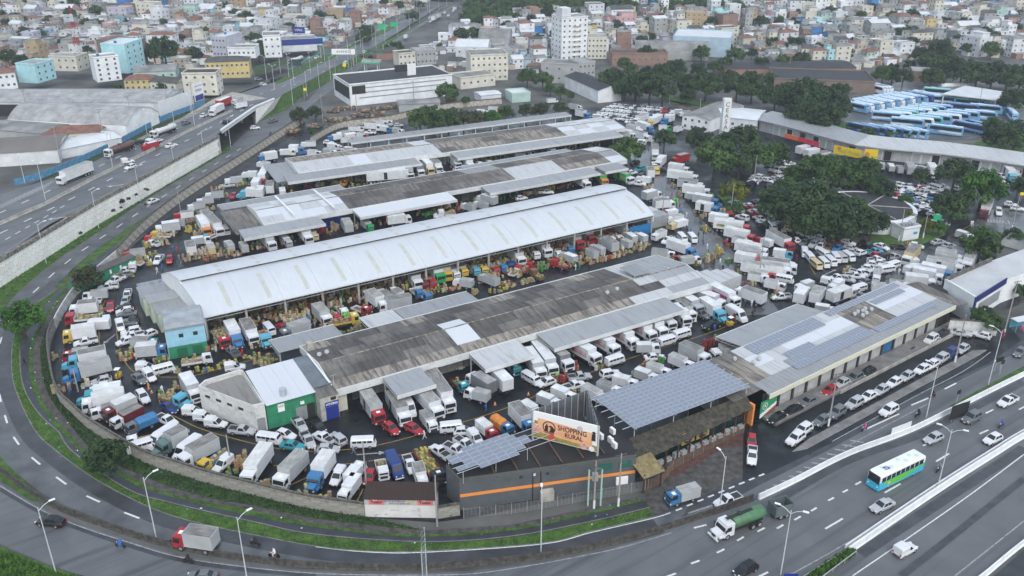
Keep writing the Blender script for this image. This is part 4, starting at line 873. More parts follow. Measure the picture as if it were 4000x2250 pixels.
# ---- hut with the battery advert
ht = empty('advert_hut', ML(-7.6, -29.9), R(31 - 32.4), label='white-walled hut with red tile roof and pink battery adverts', cat='hut')
hl = 11.0; bxp(ht, 'wall', 0, hl, 0, 3.3, 0, 2.5, mat('white_hut_wall', (.62, .60, .58), .85, var=.1, vscale=.5, streak=(1, 1, (.30, .28, .26), .56, .7))); bd = bxp(ht, 'sign_band', 0, hl, -.06, .0, 2.45, 3.6, mat('faded_band', (.42, .42, .40), .8, var=.15, vscale=1))
for x in (.7, 8.2):
    p_ = MB().box(x, x + 2.4, -.1, -.062, 2.5, 3.45).build('advert', mat('advert_pink', (.58, .17, .17), .7, var=.1, vscale=2), bd); text('Tudor', p_, (x + 1.2, -.12, 2.98), .72, M_ink, off_=.015); text('Baterias', p_, (x + 1.0, -.12, 3.35), .22, M_inkw)
text('AUTO ELÉTRICA', bd, (4.6, -.08, 3.15), .44, M_blue); text('Walteir', bd, (7.1, -.08, 3.1), .5, mat('sign_yellow', (.7, .45, .04), .6)); text('3343-3129 / 3043-1156', bd, (5.4, -.08, 2.72), .34, M_ink)
for k in range(12): slab(ht, 'tile_roof_strip', -.15 + k * .945, .78 + k * .945, -.25, 3.62, 3.6, 4.1, mat('red_brown_tiles', (.075, .038, .028), .9, var=.5, vscale=2, c2=(.035, .022, .018), wave=('X', .25, .5)))
for s_, x in (('N+M=C?', 4.6), ('oo > oo', 7.8)): text(s_, ht, (x, -.02, 1.4), .4, mat('graffiti_grey', (.30, .33, .38), .8))
wall('yard_side_wall', [ML(1.9, -36), ML(5.2, -37.0)], 2.4, 'short stained wall between the advert hut and the grey building')
# green store in the wall, left
gw = empty('green_wall_store', P(410, 1090), R(62), label='low green store with white slots along the market wall behind the dark bush', cat='store')
bxp(gw, 'wall', -9, 9, -1, 1, 0, 2.8, M_grn); slab(gw, 'roof_panel', -9.2, 9.2, -1.2, 2.85, 1.3, 3.3, M_dirty[0])
for k in range(6): bxp(gw, 'slot', -8 + k * 3, -7.5 + k * 3, -1.06, -1, 1.2, 2.2, M_inkw)
# ================================================================ VEHICLES, PEOPLE, LOADS: BUILDERS
PAINT=dict(w=('white',(.64,.645,.65)),si=('silver',(.40,.41,.42)),g=('grey',(.13,.14,.15)),k=('black',(.012,.013,.015)),r=('red',(.34,.022,.028)),b=('blue',(.04,.16,.34)),
             c=('light blue',(.09,.35,.47)),t=('teal',(.03,.27,.31)),y=('yellow',(.56,.38,.05)),gn=('green',(.025,.30,.09)),o=('orange',(.60,.21,.04)),be=('beige',(.55,.44,.24)),
             n=('navy',(.016,.04,.16)),m=('maroon',(.13,.016,.02)),a=('aluminium',(.40,.41,.415)),d=('dark grey',(.16,.17,.175)),br=('brown',(.16,.09,.05)),gg=('grey-green',(.10,.16,.15)))
def paint(k):return mat('paint_'+PAINT[k][0].replace(' ','_'),PAINT[k][1],.28,var=.05,vscale=.6,spec=.5)
def boxpaint(k):return mat('box_'+PAINT[k][0].replace(' ','_'),PAINT[k][1],.5,var=.08,vscale=.5,streak=(.6,.6,tuple(c*.72 for c in PAINT[k][1]),.52,.75))
M_glass=mat('vehicle_glass',(.018,.022,.026),.08,spec=.6);M_tyre=mat('tyre',(.018,.018,.018),.9);M_rim=mat('rim',(.40,.40,.41),.4,.5);M_chas=mat('chassis',(.022,.022,.023),.8)
M_head=mat('headlamp',(.75,.75,.72),.15);M_tail=mat('tail_lamp',(.40,.01,.01),.3);M_plas=mat('black_plastic',(.03,.03,.032),.6);M_headon=mat('lit_headlamp',(1.,.86,.62),.2,emit=6)
ROOFT=[mat('box_roof_%d'%i,c,.6,var=.15,vscale=.5,streak=(.35,1.2,s,.45,.65)) for i,(c,s) in enumerate([((.62,.63,.62),(.5,.49,.46)),((.36,.36,.34),(.22,.21,.19)),((.24,.235,.22),(.12,.11,.10)),((.68,.69,.69),(.56,.57,.57))])]
CACHE={}
def cm(key,fn):
    if key not in CACHE:CACHE[key]=fn()
    return CACHE[key]
def wheel_mesh(r,wd):
    def f():
        mb=MB().tube((0,-wd/2,0),(0,wd/2,0),r,n=14)
        mb.tube((0,-wd/2-.012,0),(0,wd/2+.012,0),r*.58,n=10,mi=1);return mb.mesh('wheel',[M_tyre,M_rim])
    return cm(('wheel',r,wd),f)
def ring(x,zb,zt,w,tuck=.1):
    return[(x,-w*.9,zb),(x,-w,zb+.18),(x,-w,zt-.2),(x,-w+tuck,zt),(x,w-tuck,zt),(x,w,zt-.2),(x,w,zb+.18),(x,w*.9,zb)]
STY=dict(
    c=([(-1.95,.60,.70),(-1.9,.92,.78),(-1.2,.96,.83),(.6,.96,.84),(1.2,.88,.82),(1.75,.74,.76),(1.96,.48,.66)],(-1.82,.82,.79,.93,-1.35,.10,.60,1.47),(-1.2,1.22),.31),
    s=([(-2.2,.62,.70),(-2.15,.92,.78),(-1.3,.98,.84),(.7,.96,.85),(1.3,.88,.83),(2.0,.74,.77),(2.2,.48,.66)],(-1.62,.95,.80,.93,-.92,.20,.62,1.44),(-1.3,1.35),.32),
    u=([(-2.1,.70,.76),(-2.05,1.02,.84),(-1.2,1.08,.88),(.8,1.08,.89),(1.3,1.02,.87),(2.0,.90,.82),(2.18,.55,.72)],(-2.0,.95,.84,1.04,-1.72,.30,.68,1.68),(-1.3,1.35),.36),
    p=([(-2.45,.92,.80),(-2.4,.96,.84),(-1.0,.96,.86),(.9,.98,.87),(1.5,.94,.85),(2.2,.82,.80),(2.42,.52,.70)],(-.75,1.15,.82,.94,-.45,.50,.66,1.58),(-1.45,1.5),.35),
    f=([(-2.0,.7,.80),(-1.95,.98,.84),(-.2,.98,.84),(.7,.96,.84),(1.2,.88,.82),(1.8,.74,.76),(2.0,.48,.66)],(-.25,.95,.80,.93,-.25,.20,.64,1.58),(-1.3,1.25),.30))
def bil(a,b,c,d,u,v):
    a,b,c,d=Vector(a),Vector(b),Vector(c),Vector(d);return(a*(1-u)+b*u)*(1-v)+(d*(1-u)+c*u)*v
def pane(q,u0,u1,v0,v1,o=.012):
    n=(Vector(q[1])-Vector(q[0])).cross(Vector(q[3])-Vector(q[0])).normalized()*o
    return[bil(*q,u,v)+n for u,v in((u0,v0),(u1,v0),(u1,v1),(u0,v1))]
def car_panes(st):
    xb0,xb1,wb,zb,xt0,xt1,wt,zt=STY[st][1]
    fr=[(xb1,-wb,zb),(xb1,wb,zb),(xt1,wt,zt),(xt1,-wt,zt)];rr=[(xb0,wb,zb),(xb0,-wb,zb),(xt0,-wt,zt),(xt0,wt,zt)]
    rt=[(xb0,-wb,zb),(xb1,-wb,zb),(xt1,-wt,zt),(xt0,-wt,zt)];lf=[(xb1,wb,zb),(xb0,wb,zb),(xt0,wt,zt),(xt1,wt,zt)]
    P_=[('windscreen',pane(fr,.06,.94,.05,.92))]
    if st!='f':P_.append(('rear_window',pane(rr,.08,.92,.12,.9)))
    if st in 'pf':P_+=[('side_window',pane(rt,.18,.86,.08,.86)),('side_window',pane(lf,.14,.82,.08,.86))]
    else:P_+=[('side_window',pane(rt,.10,.48,.08,.86)),('side_window',pane(rt,.52,.90,.08,.86)),('side_window',pane(lf,.10,.48,.08,.86)),('side_window',pane(lf,.52,.90,.08,.86))]
    return P_
def car_body_mb(st,mi=0):
    stn,gh,wb_,r_=STY[st];mb=MB();zb=.24
    mb.loft([ring(x,zb,zt,w) for x,zt,w in stn],mi,False)
    xb0,xb1,wb,z0,xt0,xt1,wt,zt=gh;zt2=zt+.05
    mb.loft([[(xb0,-wb,z0),(xb1,-wb,z0),(xb1,wb,z0),(xb0,wb,z0)],[(xt0,-wt,zt),(xt1,-wt,zt),(xt1,wt,zt),(xt0,wt,zt)],[(xt0+.15,-wt+.12,zt2),(xt1-.15,-wt+.12,zt2),(xt1-.15,wt-.12,zt2),(xt0+.15,wt-.12,zt2)]],mi,False)
    if st=='f':mb.loft([ring(-1.98,.9,1.78,.80,.12),ring(-1.85,.9,1.88,.83,.12),ring(-.28,.9,1.88,.83,.12),ring(-.12,.9,1.74,.78,.12)],mi,False)
    if st=='p':
        mb.box(-2.36,-.8,-.72,.72,.962,.975,mi+1);
        for y in(-.8,.74):mb.box(-2.42,-.8,y,y+.06,.95,1.14,mi)
        mb.box(-2.44,-2.38,-.8,.8,.95,1.14,mi)
    return mb
def car(st,pk,lod):
    stn,gh,(x0,x1),r_=STY[st];key=('car',st,pk,lod)
    def f():
        m=paint(pk)
        if lod==2:
            mb=car_body_mb(st);
            for nm,q in car_panes(st):mb.add(q,[(0,1,2,3)],2)
            for x in(x0,x1):
                for y in(-.8,.8):mb.tube((x,y-.1,r_),(x,y+.1,r_),r_,n=8,mi=3)
            return[('',mb.mesh('car',[m,M_plas,M_glass,M_tyre]),None,[])]
        parts=[('body',car_body_mb(st).mesh('body',[m,M_plas]),(0,0,0),[])]
        for nm,q in car_panes(st):parts.append((nm,MB().add(q,[(0,1,2,3)]).mesh(nm,[M_glass]),(0,0,0),[]))
        ww=stn[3][2]-.09
        for x in(x0,x1):
            for y in(-ww,ww):parts.append(('wheel',wheel_mesh(r_,.2),(x,y,r_),[]))
        if lod==0:
            xf=stn[-2][0]+.06;xr=stn[0][0]-.02;zf=.66 if st!='u' else.8
            hl=cm(('hl',st),lambda:MB().box(-.1,.1,-.14,.14,-.07,.07).mesh('headlight',[M_head]));tl=cm(('tl',),lambda:MB().box(-.05,.05,-.1,.1,-.13,.13).mesh('tail_light',[M_tail]))
            bm=cm(('bm',),lambda:MB().box(-.06,.06,-.62,.62,-.1,.1).mesh('bumper',[M_plas]))
            for y in(-.55,.55):parts+=[('headlight',hl,(xf+.03,y,zf-.02),[]),('tail_light',tl,(xr+.02,y*1.15,.8),[])]
            parts+=[('bumper',bm,(stn[-1][0],0,.38),[]),('bumper',bm,(stn[0][0],0,.42),[])]
            plm=cm(('plate',),lambda:MB().box(-.01,.01,-.2,.2,-.06,.06).mesh('number_plate',[M_inkw]));parts.append(('number_plate',plm,(stn[-1][0]+.07,0,.42),[]))
        return parts
    return cm(key,f)
def van(kind,pk,lod):
    "k: rounded microbus; v: tall panel van"
    def f():
        m=paint(pk);mb=MB()
        if kind=='k':st=[(-2.15,1.45,.70),(-2.05,1.86,.80),(-1.7,1.93,.84),(1.5,1.93,.84),(1.85,1.86,.80),(2.05,1.25,.82),(2.18,.9,.76)];r_,wx=.32,(-1.2,1.2)
        else:st=[(-2.95,2.35,.88),(-2.85,2.45,.94),(-2.2,2.5,.96),(1.0,2.5,.96),(1.45,2.38,.92),(2.2,1.35,.94),(2.75,1.1,.90),(2.95,.7,.8)];r_,wx=.36,(-1.7,1.75)
        mb.loft([ring(x,.28,zt,w,.2) for x,zt,w in st],0,False);P_=[]
        if kind=='k':
            P_.append(('windscreen',[(2.03,-.70,1.32),(2.03,.70,1.32),(1.885,.66,1.80),(1.885,-.66,1.80)]));P_.append(('rear_window',[(-2.14,.55,1.42),(-2.14,-.55,1.42),(-2.085,-.55,1.75),(-2.085,.55,1.75)]))
            for x0,x1 in((-1.75,-1.05),(-.95,-.2),(-.1,.65),(.8,1.6)):
                for s_ in(-1,1):q=[(x0,s_*.852,1.25),(x1,s_*.852,1.25),(x1,s_*.852,1.68),(x0,s_*.852,1.68)];P_.append(('side_window',q if s_<0 else q[::-1]))
        else:
            P_.append(('windscreen',[(2.19,-.78,1.42),(2.19,.78,1.42),(1.50,.72,2.30),(1.50,-.72,2.30)]))
            for s_ in(-1,1):q=[(.85,s_*.965,1.4),(1.75,s_*.965,1.4),(1.4,s_*.965,2.0),(.85,s_*.965,2.05)];P_.append(('side_window',q if s_<0 else q[::-1]))
        if lod==2:
            for nm,q in P_:mb.add(q,[(0,1,2,3)],1)
            for x in wx:
                for y in(-.78,.78):mb.tube((x,y-.1,r_),(x,y+.1,r_),r_,n=8,mi=2)
            return[('',mb.mesh('van',[m,M_glass,M_tyre]),None,[])]
        parts=[('body',mb.mesh('body',[m]),(0,0,0),[])]+[(nm,MB().add(q,[(0,1,2,3)]).mesh(nm,[M_glass]),(0,0,0),[]) for nm,q in P_]
        for x in wx:
            for y in(-.76,.76):parts.append(('wheel',wheel_mesh(r_,.2),(x,y,r_),[]))
        xf=2.14 if kind=='k' else 2.9
        for y in(-.52,.52):parts.append(('headlight',cm(('vhl',),lambda:MB().tube((-.02,0,0),(.06,0,0),.13,n=10).mesh('headlight',[M_head])),(xf,y,.85),[]))
        parts.append(('bumper',cm(('vbm',),lambda:MB().box(-.06,.06,-.75,.75,-.1,.1).mesh('bumper',[M_inkw])),(xf+.06,0,.45),[]))
        return parts
    return cm(('van',kind,pk,lod),f)
def cab_parts(pk,bonnet,W=2.2,H=2.55):
    m=paint(pk);w=W/2;z0=.55;mb=MB()
    if bonnet:pr=[(-1.75,z0),(.1,z0),(.15,1.55),(-.28,H),(-1.75,H)]
    else:pr=[(-1.75,z0),(.0,z0),(.08,1.45),(-.12,H-.05),(-.3,H),(-1.75,H)]
    mb.extr(pr,-w,w,0)
    if bonnet:mb.loft([[(.1,-.75,.6),(.1,.75,.6),(.1,.75,1.62),(.1,-.75,1.62)],[(1.0,-.68,.6),(1.0,.68,.6),(1.0,.66,1.45),(1.0,-.66,1.45)],[(1.35,-.6,.6),(1.35,.6,.6),(1.3,.55,1.3),(1.3,-.55,1.3)]],0,False)
    if bonnet:
        for y in(-1,1):mb.box(.0,1.0,y*.98-.16,y*.98+.16,.75,1.08,0)
    f=0.
    a,b=pr[2],pr[3];ws=[(a[0]+.012,-w+.12,a[1]+.08),(a[0]+.012,w-.12,a[1]+.08),(b[0]+.015,w-.16,b[1]-.12),(b[0]+.015,-w+.16,b[1]-.12)]
    sub=[('windscreen',MB().add(ws,[(0,1,2,3)]).mesh('windscreen',[M_glass]),(0,0,0),[])]
    for s_ in(-1,1):
        q=[(-1.15,s_*(w+.012),1.5),(-.12,s_*(w+.012),1.5),(-.28,s_*(w+.012),2.3),(-1.15,s_*(w+.012),2.3)];sub.append(('side_window',MB().add(q if s_<0 else q[::-1],[(0,1,2,3)]).mesh('side_window',[M_glass]),(0,0,0),[]))
        sub.append(('mirror',cm(('mirror',),lambda:MB().box(-.08,.08,-.1,.1,-.25,.25).mesh('mirror',[M_plas])),(.1,s_*(w+.2),1.9),[]))
    sub.append(('grille',MB().box(-.02,.04,-.6,.6,.75,1.2).mesh('grille',[M_plas]),(1.33 if bonnet else.05,0,0 if not bonnet else-.05),[]))
    sub.append(('bumper',MB().box(-.1,.12,-w,w,.42,.7).mesh('bumper',[m if rnd.random()<.5 else M_plas]),(1.35 if bonnet else.02,0,0),[]))
    hl=cm(('thl',),lambda:MB().box(-.03,.03,-.15,.15,-.1,.1).mesh('headlight',[M_head]))
    for s_ in(-1,1):sub.append(('headlight',hl,((1.36 if bonnet else.09),s_*(.5 if bonnet else.82),.85),[]))
    if not bonnet and rnd.random()<.7:sub.append(('roof_hatch',cm(('hatch',),lambda:MB().box(-.3,.3,-.35,.35,0,.06).mesh('roof_hatch',[M_plas if rnd.random()<.5 else M_inkw])),(-.9,0,H),[]))
    return mb,m,sub
def truck(cabk,boxk,L,roof=0,bonnet=False,small=False,lod=0,ad=None,body='box'):
    "L overall length; x forward, origin mid-length on the ground"
    L=round(L*2)/2;key=('truck',cabk,boxk,L,roof,bonnet,small,lod,ad,body)
    def f():
        cabl=1.75+(1.35 if bonnet else 0);W=1.85 if small else 2.4;H=2.1 if small else 2.6
        xf=L/2;xc=xf-(1.36 if bonnet else.1);x1=xf-cabl-.18;x0=-xf
        zb=.75 if small else 1.1;zt=zb+(1.7 if small else(2.75 if L>11 else 2.35));r_=.36 if small else.48
        cmb,m,sub=cab_parts(cabk,bonnet,W-.15,H)
        if body=='box':
            bm,rm=boxpaint(boxk),ROOFT[roof];b=MB().box(x0,x1,-W/2,W/2,zb,zt,0,1)
            for y in(-W/2-.02,W/2-.04):b.box(x0-.02,x1+.02,y,y+.06,zt-.1,zt+.03,0);b.box(x0-.02,x1+.02,y,y+.06,zb-.02,zb+.1,0)
            for x in(x0-.02,x1-.06):b.box(x,x+.08,-W/2,W/2,zt-.06,zt+.035,0)
            n=max(2,int((x1-x0)/1.2))
            for i in range(1,n):b.box(x0+(x1-x0)*i/n-.025,x0+(x1-x0)*i/n+.025,-W/2,W/2,zt,zt+.025,1)
            bs=[]
            hd=MB().box(-.03,.0,-W/2+.1,-.03,zb+.1,zt-.15);hd.box(-.03,0,.03,W/2-.1,zb+.1,zt-.15)
            bs.append(('rear_door',MB().box(-.04,.0,-W/2+.08,-.02,zb+.08,zt-.12).mesh('rear_door',[bm]),(x0-.012,0,0),[]));bs.append(('rear_door',MB().box(-.04,.0,.02,W/2-.08,zb+.08,zt-.12).mesh('rear_door',[bm]),(x0-.012,0,0),[]))
            if L>7.5 and roof!=3:bs.append(('side_door',MB().box(-.55,.55,-W/2-.035,-W/2,zb+.12,zt-.3).mesh('side_door',[M_chas if rnd.random()<.5 else bm]),(x1-(x1-x0)*.55,0,0),[]))
            if ad:
                for s_ in(-1,1):bs.append(('advert_band',MB().box(x0+.9,x1-.4,min(s_*(W/2+.01),s_*(W/2+.03)),max(s_*(W/2+.01),s_*(W/2+.03)),zb+.7,zb+1.4).mesh('advert_band',[MATS[ad]]),(0,0,0),[]))
            load=('cargo_box',b.mesh('cargo_box',[bm,rm]),(0,0,0),bs)
        elif body=='tarp':
            pr=[(-W/2,zb),(W/2,zb),(W/2,zt-.5),(W/2*.6,zt),(-W/2*.6,zt),(-W/2,zt-.5)]
            b=MB().loft([[(x,p[0],p[1]+dz) for p in pr] for x,dz in((x0,-.1),(x0+.6,.05),((x0+x1)/2,.0),(x1-.6,.06),(x1,-.1))],0,False);load=('tarpaulin',b.mesh('tarpaulin',[mat('tarp_'+boxk,PAINT[boxk][1],.6,var=.15,vscale=1.5,bump=.6,bscale=2)]),(0,0,0),[])
        else:
            bm=boxpaint(boxk);b=MB().box(x0,x1,-W/2,W/2,zb-.1,zb+.05,1);h=.45;bs=[]
            for y in(-W/2,W/2-.06):bs.append(('side_board',MB().box(x0,x1,y,y+.06,zb+.05,zb+h).mesh('side_board',[bm]),(0,0,0),[]))
            bs.append(('tail_board',MB().box(x0,x0+.06,-W/2+.07,W/2-.07,zb+.05,zb+h).mesh('tail_board',[bm]),(0,0,0),[]));bs.append(('head_board',MB().box(x1-.06,x1,-W/2+.07,W/2-.07,zb+.05,zb+1.0).mesh('head_board',[bm]),(0,0,0),[]))
            load=('load_bed',b.mesh('load_bed',[bm,mat('bed_planks',(.16,.11,.07),.9,var=.3,vscale=2)]),(0,0,0),bs)
        ax=[xf-(1.9 if bonnet else 1.25),x0+(1.3 if L<9 else 1.2)]+([x0+2.4] if L>9 else[])+([x0+3.6] if L>13 else[]);ch=MB().box(x0+.2,xf-.3,-.45,.45,.5,zb-.1)
        ch.box(x0,x0+.1,-W/2+.1,W/2-.1,.45,.6);ch.box(x0+3.2 if L>8 else x0+2,x1-.6,-W/2+.1,-W/2+.5,.45,zb-.15)
        if lod==2:
            mb=MB()
            def merge(src,mats,loc=(0,0,0)):
                o=len(mb.v);mb.v+=[(v[0]+loc[0],v[1]+loc[1],v[2]+loc[2]) for v in src[0]]
                mb.f+=[tuple(i+o for i in fc) for fc in src[1]];mb.m+=[mats]*len(src[1]) if isinstance(mats,int) else[mats[i] for i in src[2]];mb.sm+=[False]*len(src[1])
            merge((b.v,b.f,b.m),[0,1,0]);merge((cmb.v,cmb.f,cmb.m),2,(xc,0,0));merge((ch.v,ch.f,ch.m),3)
            for nm,me,lc,_ in sub[:3]:mb.add([(v.co.x+xc,v.co.y,v.co.z) for v in me.vertices],[tuple(p.vertices) for p in me.polygons],4)
            for x in ax:
                for y in(-W/2+.25,W/2-.25):mb.tube((x,y-.15,r_),(x,y+.15,r_),r_,n=8,mi=3)
            mm=load[1].materials;return[('',mb.mesh('lorry',[mm[0],mm[1] if len(mm)>1 else mm[0],m,M_chas,M_glass]),None,[])]
        parts=[('cab',cmb.mesh('cab',[m]),(xc,0,0),sub if lod==0 else sub[:3]),load,('chassis',ch.mesh('chassis',[M_chas]),(0,0,0),[])]
        for x in ax:
            for y in(-W/2+.22,W/2-.22):parts.append(('wheel',wheel_mesh(r_,.3),(x,y,r_),[]))
        return parts
    return cm(key,f)
def spawn(name,parts,loc,rz,label,cat,group=None,tilt=0.):
    if len(parts)==1 and parts[0][0]=='':
        o=put(name,parts[0][1],None,loc,rz,label=label,cat=cat,group=group)
    else:
        o=empty(name,loc,rz,label=label,cat=cat,group=group)
        for nm,me,l,ch in parts:
            p=put(nm,me,o,l)
            for n2,m2,l2,_ in ch:put(n2,m2,p,l2)
    if tilt:o.rotation_euler.y=tilt
    return o
M_cbl=mat('coach_blue',(.10,.25,.45),.25,var=.15,vscale=.4,c2=(.22,.42,.62));M_cwh=mat('coach_white',(.62,.68,.74),.3);M_ctl=mat('coach_turquoise',(.10,.38,.42),.25);M_cnv=mat('coach_navy',(.03,.07,.20),.25);M_croof=mat('coach_roof',(.50,.63,.73),.35);M_crooft=mat('coach_roof_turquoise',(.46,.63,.65),.35)
def coach(kind,lod=1):
    def f():
        m,m2,mr={'b':(M_cbl,M_cwh,M_croof),'t':(M_ctl,M_cwh,M_crooft),'n':(M_cnv,M_cbl,M_cbl),'w':(M_cwh,M_cbl,M_croof),'o':(M_cwh,paint('o'),M_cwh)}[kind];L,w,H=13.,1.27,3.7
        mb=MB();st=[(-6.5,3.35,1.2),(-6.3,3.62,1.27),(4.8,3.7,1.27),(5.9,3.45,1.24),(6.35,2.2,1.2),(6.5,1.0,1.15)]
        mb.loft([ring(x,.35,zt,w_,.18) for x,zt,w_ in st],0,False);mb.box(-6.1,4.7,-1.0,1.0,3.66,3.72,1);mb.box(-3.5,-1.2,-.8,.8,3.72,3.92,1)
        parts=[('body',mb.mesh('body',[m,mr]),(0,0,0),[])]
        for s_ in(-1,1):
            y=s_*1.283;q=[(-5.9,y,2.0),(5.4,y,2.0),(5.1,y,3.2),(-5.9,y,3.2)];parts.append(('window_band',MB().add(q if s_<0 else q[::-1],[(0,1,2,3)]).mesh('window_band',[M_glass]),(0,0,0),[]))
            q=[(-6.0,y,.9),(2.6,y,1.3),(1.2,y,1.9),(-6.0,y,1.7)];parts.append(('livery_stripe',MB().add(q if s_<0 else q[::-1],[(0,1,2,3)]).mesh('livery_stripe',[m2]),(0,0,0),[]))
        parts.append(('windscreen',MB().add([(6.41,-1.08,1.7),(6.41,1.08,1.7),(5.96,1.08,3.38),(5.96,-1.08,3.38)],[(0,1,2,3)]).mesh('windscreen',[M_glass]),(0,0,0),[]))
        parts.append(('rear_window',MB().add([(-6.52,.9,2.2),(-6.52,-.9,2.2),(-6.46,-.9,3.1),(-6.46,.9,3.1)],[(0,1,2,3)]).mesh('rear_window',[M_glass]),(0,0,0),[]))
        for x in(-4.6,-3.3,3.9):
            for y in(-1.1,1.1):parts.append(('wheel',wheel_mesh(.5,.3),(x,y,.5),[]))
        return parts
    return cm(('coach',kind),f)
def city_bus():
    m,mw,mg=mat('bus_blue',(.05,.42,.60),.3,var=.05,vscale=1),mat('bus_roof_white',(.74,.75,.76),.4),mat('bus_green',(.12,.48,.05),.35);mb=MB();L,w=5.6,1.25
    mb.loft([[(x,-w*k,.35),(x,-w*k,1.75),(x,w*k,1.75),(x,w*k,.35)] for x,k in((-L,1),(L-.25,1),(L,.93))],0,False)
    ub=MB();ub.loft([ring(x,1.75,zt,w*k,.2) for x,zt,k in((-L,3.1,1),(-L+.2,3.2,1),(L-.5,3.2,1),(L-.08,3.0,.96))],0,False)
    parts=[('lower_body',mb.mesh('lower_body',[m]),(0,0,0),[]),('upper_body',ub.mesh('upper_body',[mw]),(0,0,0),[])]
    for s_ in(-1,1):
        y=s_*1.262
        for k in range(9):x=-L+.5+k*1.16;q=[(x,y,1.85),(x+1.02,y,1.85),(x+1.02,y,2.75),(x,y,2.75)];parts.append(('window',MB().add(q if s_<0 else q[::-1],[(0,1,2,3)]).mesh('window',[M_glass]),(0,0,0),[]))
        gb=MB();n=16
        for k in range(n):
            xa,xb=-L+10*k/n,-L+10*(k+1)/n;zz=lambda x:1.0+.45*sin((x+L)*.55+1.2);q=[(xa,y,zz(xa)),(xb,y,zz(xb)),(xb,y,1.76),(xa,y,1.76)];gb.add(q if s_<0 else q[::-1],[(0,1,2,3)])
        parts.append(('livery_swoosh',gb.mesh('livery_swoosh',[mg]),(0,0,0),[]));em=MB().tube((3.2,y-.005,1.2),(3.2,y+.005,1.2),.33,n=10);parts.append(('emblem',em.mesh('emblem',[paint('be')]),(0,0,0),[]))
    parts.append(('windscreen',MB().add([(L-.02,-1.1,1.5),(L-.02,1.1,1.5),(L-.06,1.08,2.7),(L-.06,-1.08,2.7)],[(0,1,2,3)]).mesh('windscreen',[M_glass]),(.03,0,0),[]));parts.append(('destination_board',MB().box(L-.06,L,-1.1,1.1,2.72,3.02).mesh('destination_board',[M_plas]),(0,0,0),[]))
    for x in(-3.3,3.1):
        for y in(-1.08,1.08):parts.append(('wheel',wheel_mesh(.48,.3),(x,y,.48),[]))
    for x,y in((-4.2,.4),(-3.2,-.3),(-1.5,.4),(-.6,-.4),(2,.3),(3.4,-.3),(2.6,.5)):parts.append(('roof_hatch',MB().tube((0,0,0),(0,0,.1),.32,n=12).mesh('roof_hatch',[M_croof]),(x,y,3.2),[]))
    parts.append(('roof_vent',MB().box(-.5,.5,-.4,.4,0,.1).mesh('roof_vent',[M_rgrey]),(3,.1,3.2),[]));parts.append(('bumper',MB().box(-.1,.1,-1.2,1.2,.3,.7).mesh('bumper',[m]),(L,0,0),[]))
    for y in(-.85,.85):parts.append(('headlight',cm(('thl',),lambda:MB().box(-.03,.03,-.15,.15,-.1,.1).mesh('headlight',[M_head])),(L+.02,y,.95),[]))
    return parts
def tank_truck(cabk,tankm,L=9.,bonnet=False):
    cmb,m,sub=cab_parts(cabk,bonnet,2.25,2.7);xf=L/2;tb=MB();x0,x1=-xf+.1,xf-(3.3 if bonnet else 2.3)
    tb.loft([[(x,1.15*k*cos(a),2.1+1.0*k*sin(a)) for a in[2*pi*i/16 for i in range(16)]] for x,k in((x0,.8),(x0+.25,1),(x1-.25,1),(x1,.8))],0,True)
    parts=[('cab',cmb.mesh('cab',[m]),(xf-(1.36 if bonnet else.1),0,0),sub),('tank',tb.mesh('tank',[tankm]),(0,0,0),[('manhole',MB().tube((0,0,0),(0,0,.25),.4,n=10).mesh('manhole',[M_chas]),(0,0,3.1),[]),('walkway',MB().box(-2.5,2.5,-.3,.3,3.08,3.14).mesh('walkway',[M_chas]),(0,0,0),[])]),('chassis',MB().box(-xf+.2,xf-.4,-.5,.5,.5,1.1).mesh('chassis',[M_chas]),(0,0,0),[])]
    for x in(xf-(1.9 if bonnet else 1.25),-xf+1.3,-xf+2.6):
        for y in(-.98,.98):parts.append(('wheel',wheel_mesh(.5,.3),(x,y,.5),[]))
    return parts
def moto_parts(pk):
    def f():
        b=MB();b.tube((-.35,0,.62),(.35,0,.72),.16,.12,8);b.tube((.35,0,.72),(.62,0,.32),.05,n=6);b.tube((-.1,0,.45),(.2,0,.4),.18,n=8);b.box(-.75,-.1,-.12,.12,.72,.8,1);b.tube((.38,-.35,.98),(.38,.35,.98),.025,n=4);b.tube((.36,0,.7),(.38,0,1.0),.04,n=4)
        w_=cm(('mwheel',),lambda:MB().tube((0,-.05,0),(0,.05,0),.3,n=12).mesh('wheel',[M_tyre]))
        return[('body',b.mesh('body',[paint(pk),M_plas]),(0,0,0),[]),('wheel',w_,(-.62,0,.3),[]),('wheel',w_,(.64,0,.3),[]),('headlight',cm(('mhl',),lambda:MB().tube((0,0,0),(.1,0,0),.09,n=8).mesh('headlight',[M_head])),(.44,0,.88),[])]
    return cm(('moto',pk),f)
def forklift_parts():
    y=paint('y');b=MB().box(-.9,.6,-.5,.5,.25,.95,0);b.box(-.9,-.5,-.5,.5,.95,1.2,0)
    fr_=MB()
    for x in(-.7,.5):
        for yy in(-.45,.45):fr_.tube((x,yy,.95),(x*.85,yy,2.1),.04,n=4)
    ms=MB();
    for yy in(-.3,.3):ms.box(.65,.78,yy-.05,yy+.05,.1,2.3);ms.box(.78,1.8,yy-.06,yy+.06,.08,.14)
    return[('body',b.mesh('body',[y]),(0,0,0),[]),('guard_frame',fr_.mesh('guard_frame',[M_plas]),(0,0,0),[]),('roof',MB().box(-.65,.45,-.5,.5,2.1,2.18).mesh('roof',[M_inkw]),(0,0,0),[]),('mast',ms.mesh('mast',[M_chas]),(0,0,0),[])]+[('wheel',wheel_mesh(.28,.2),(x,yy,.28),[]) for x in(-.6,.4) for yy in(-.45,.45)]
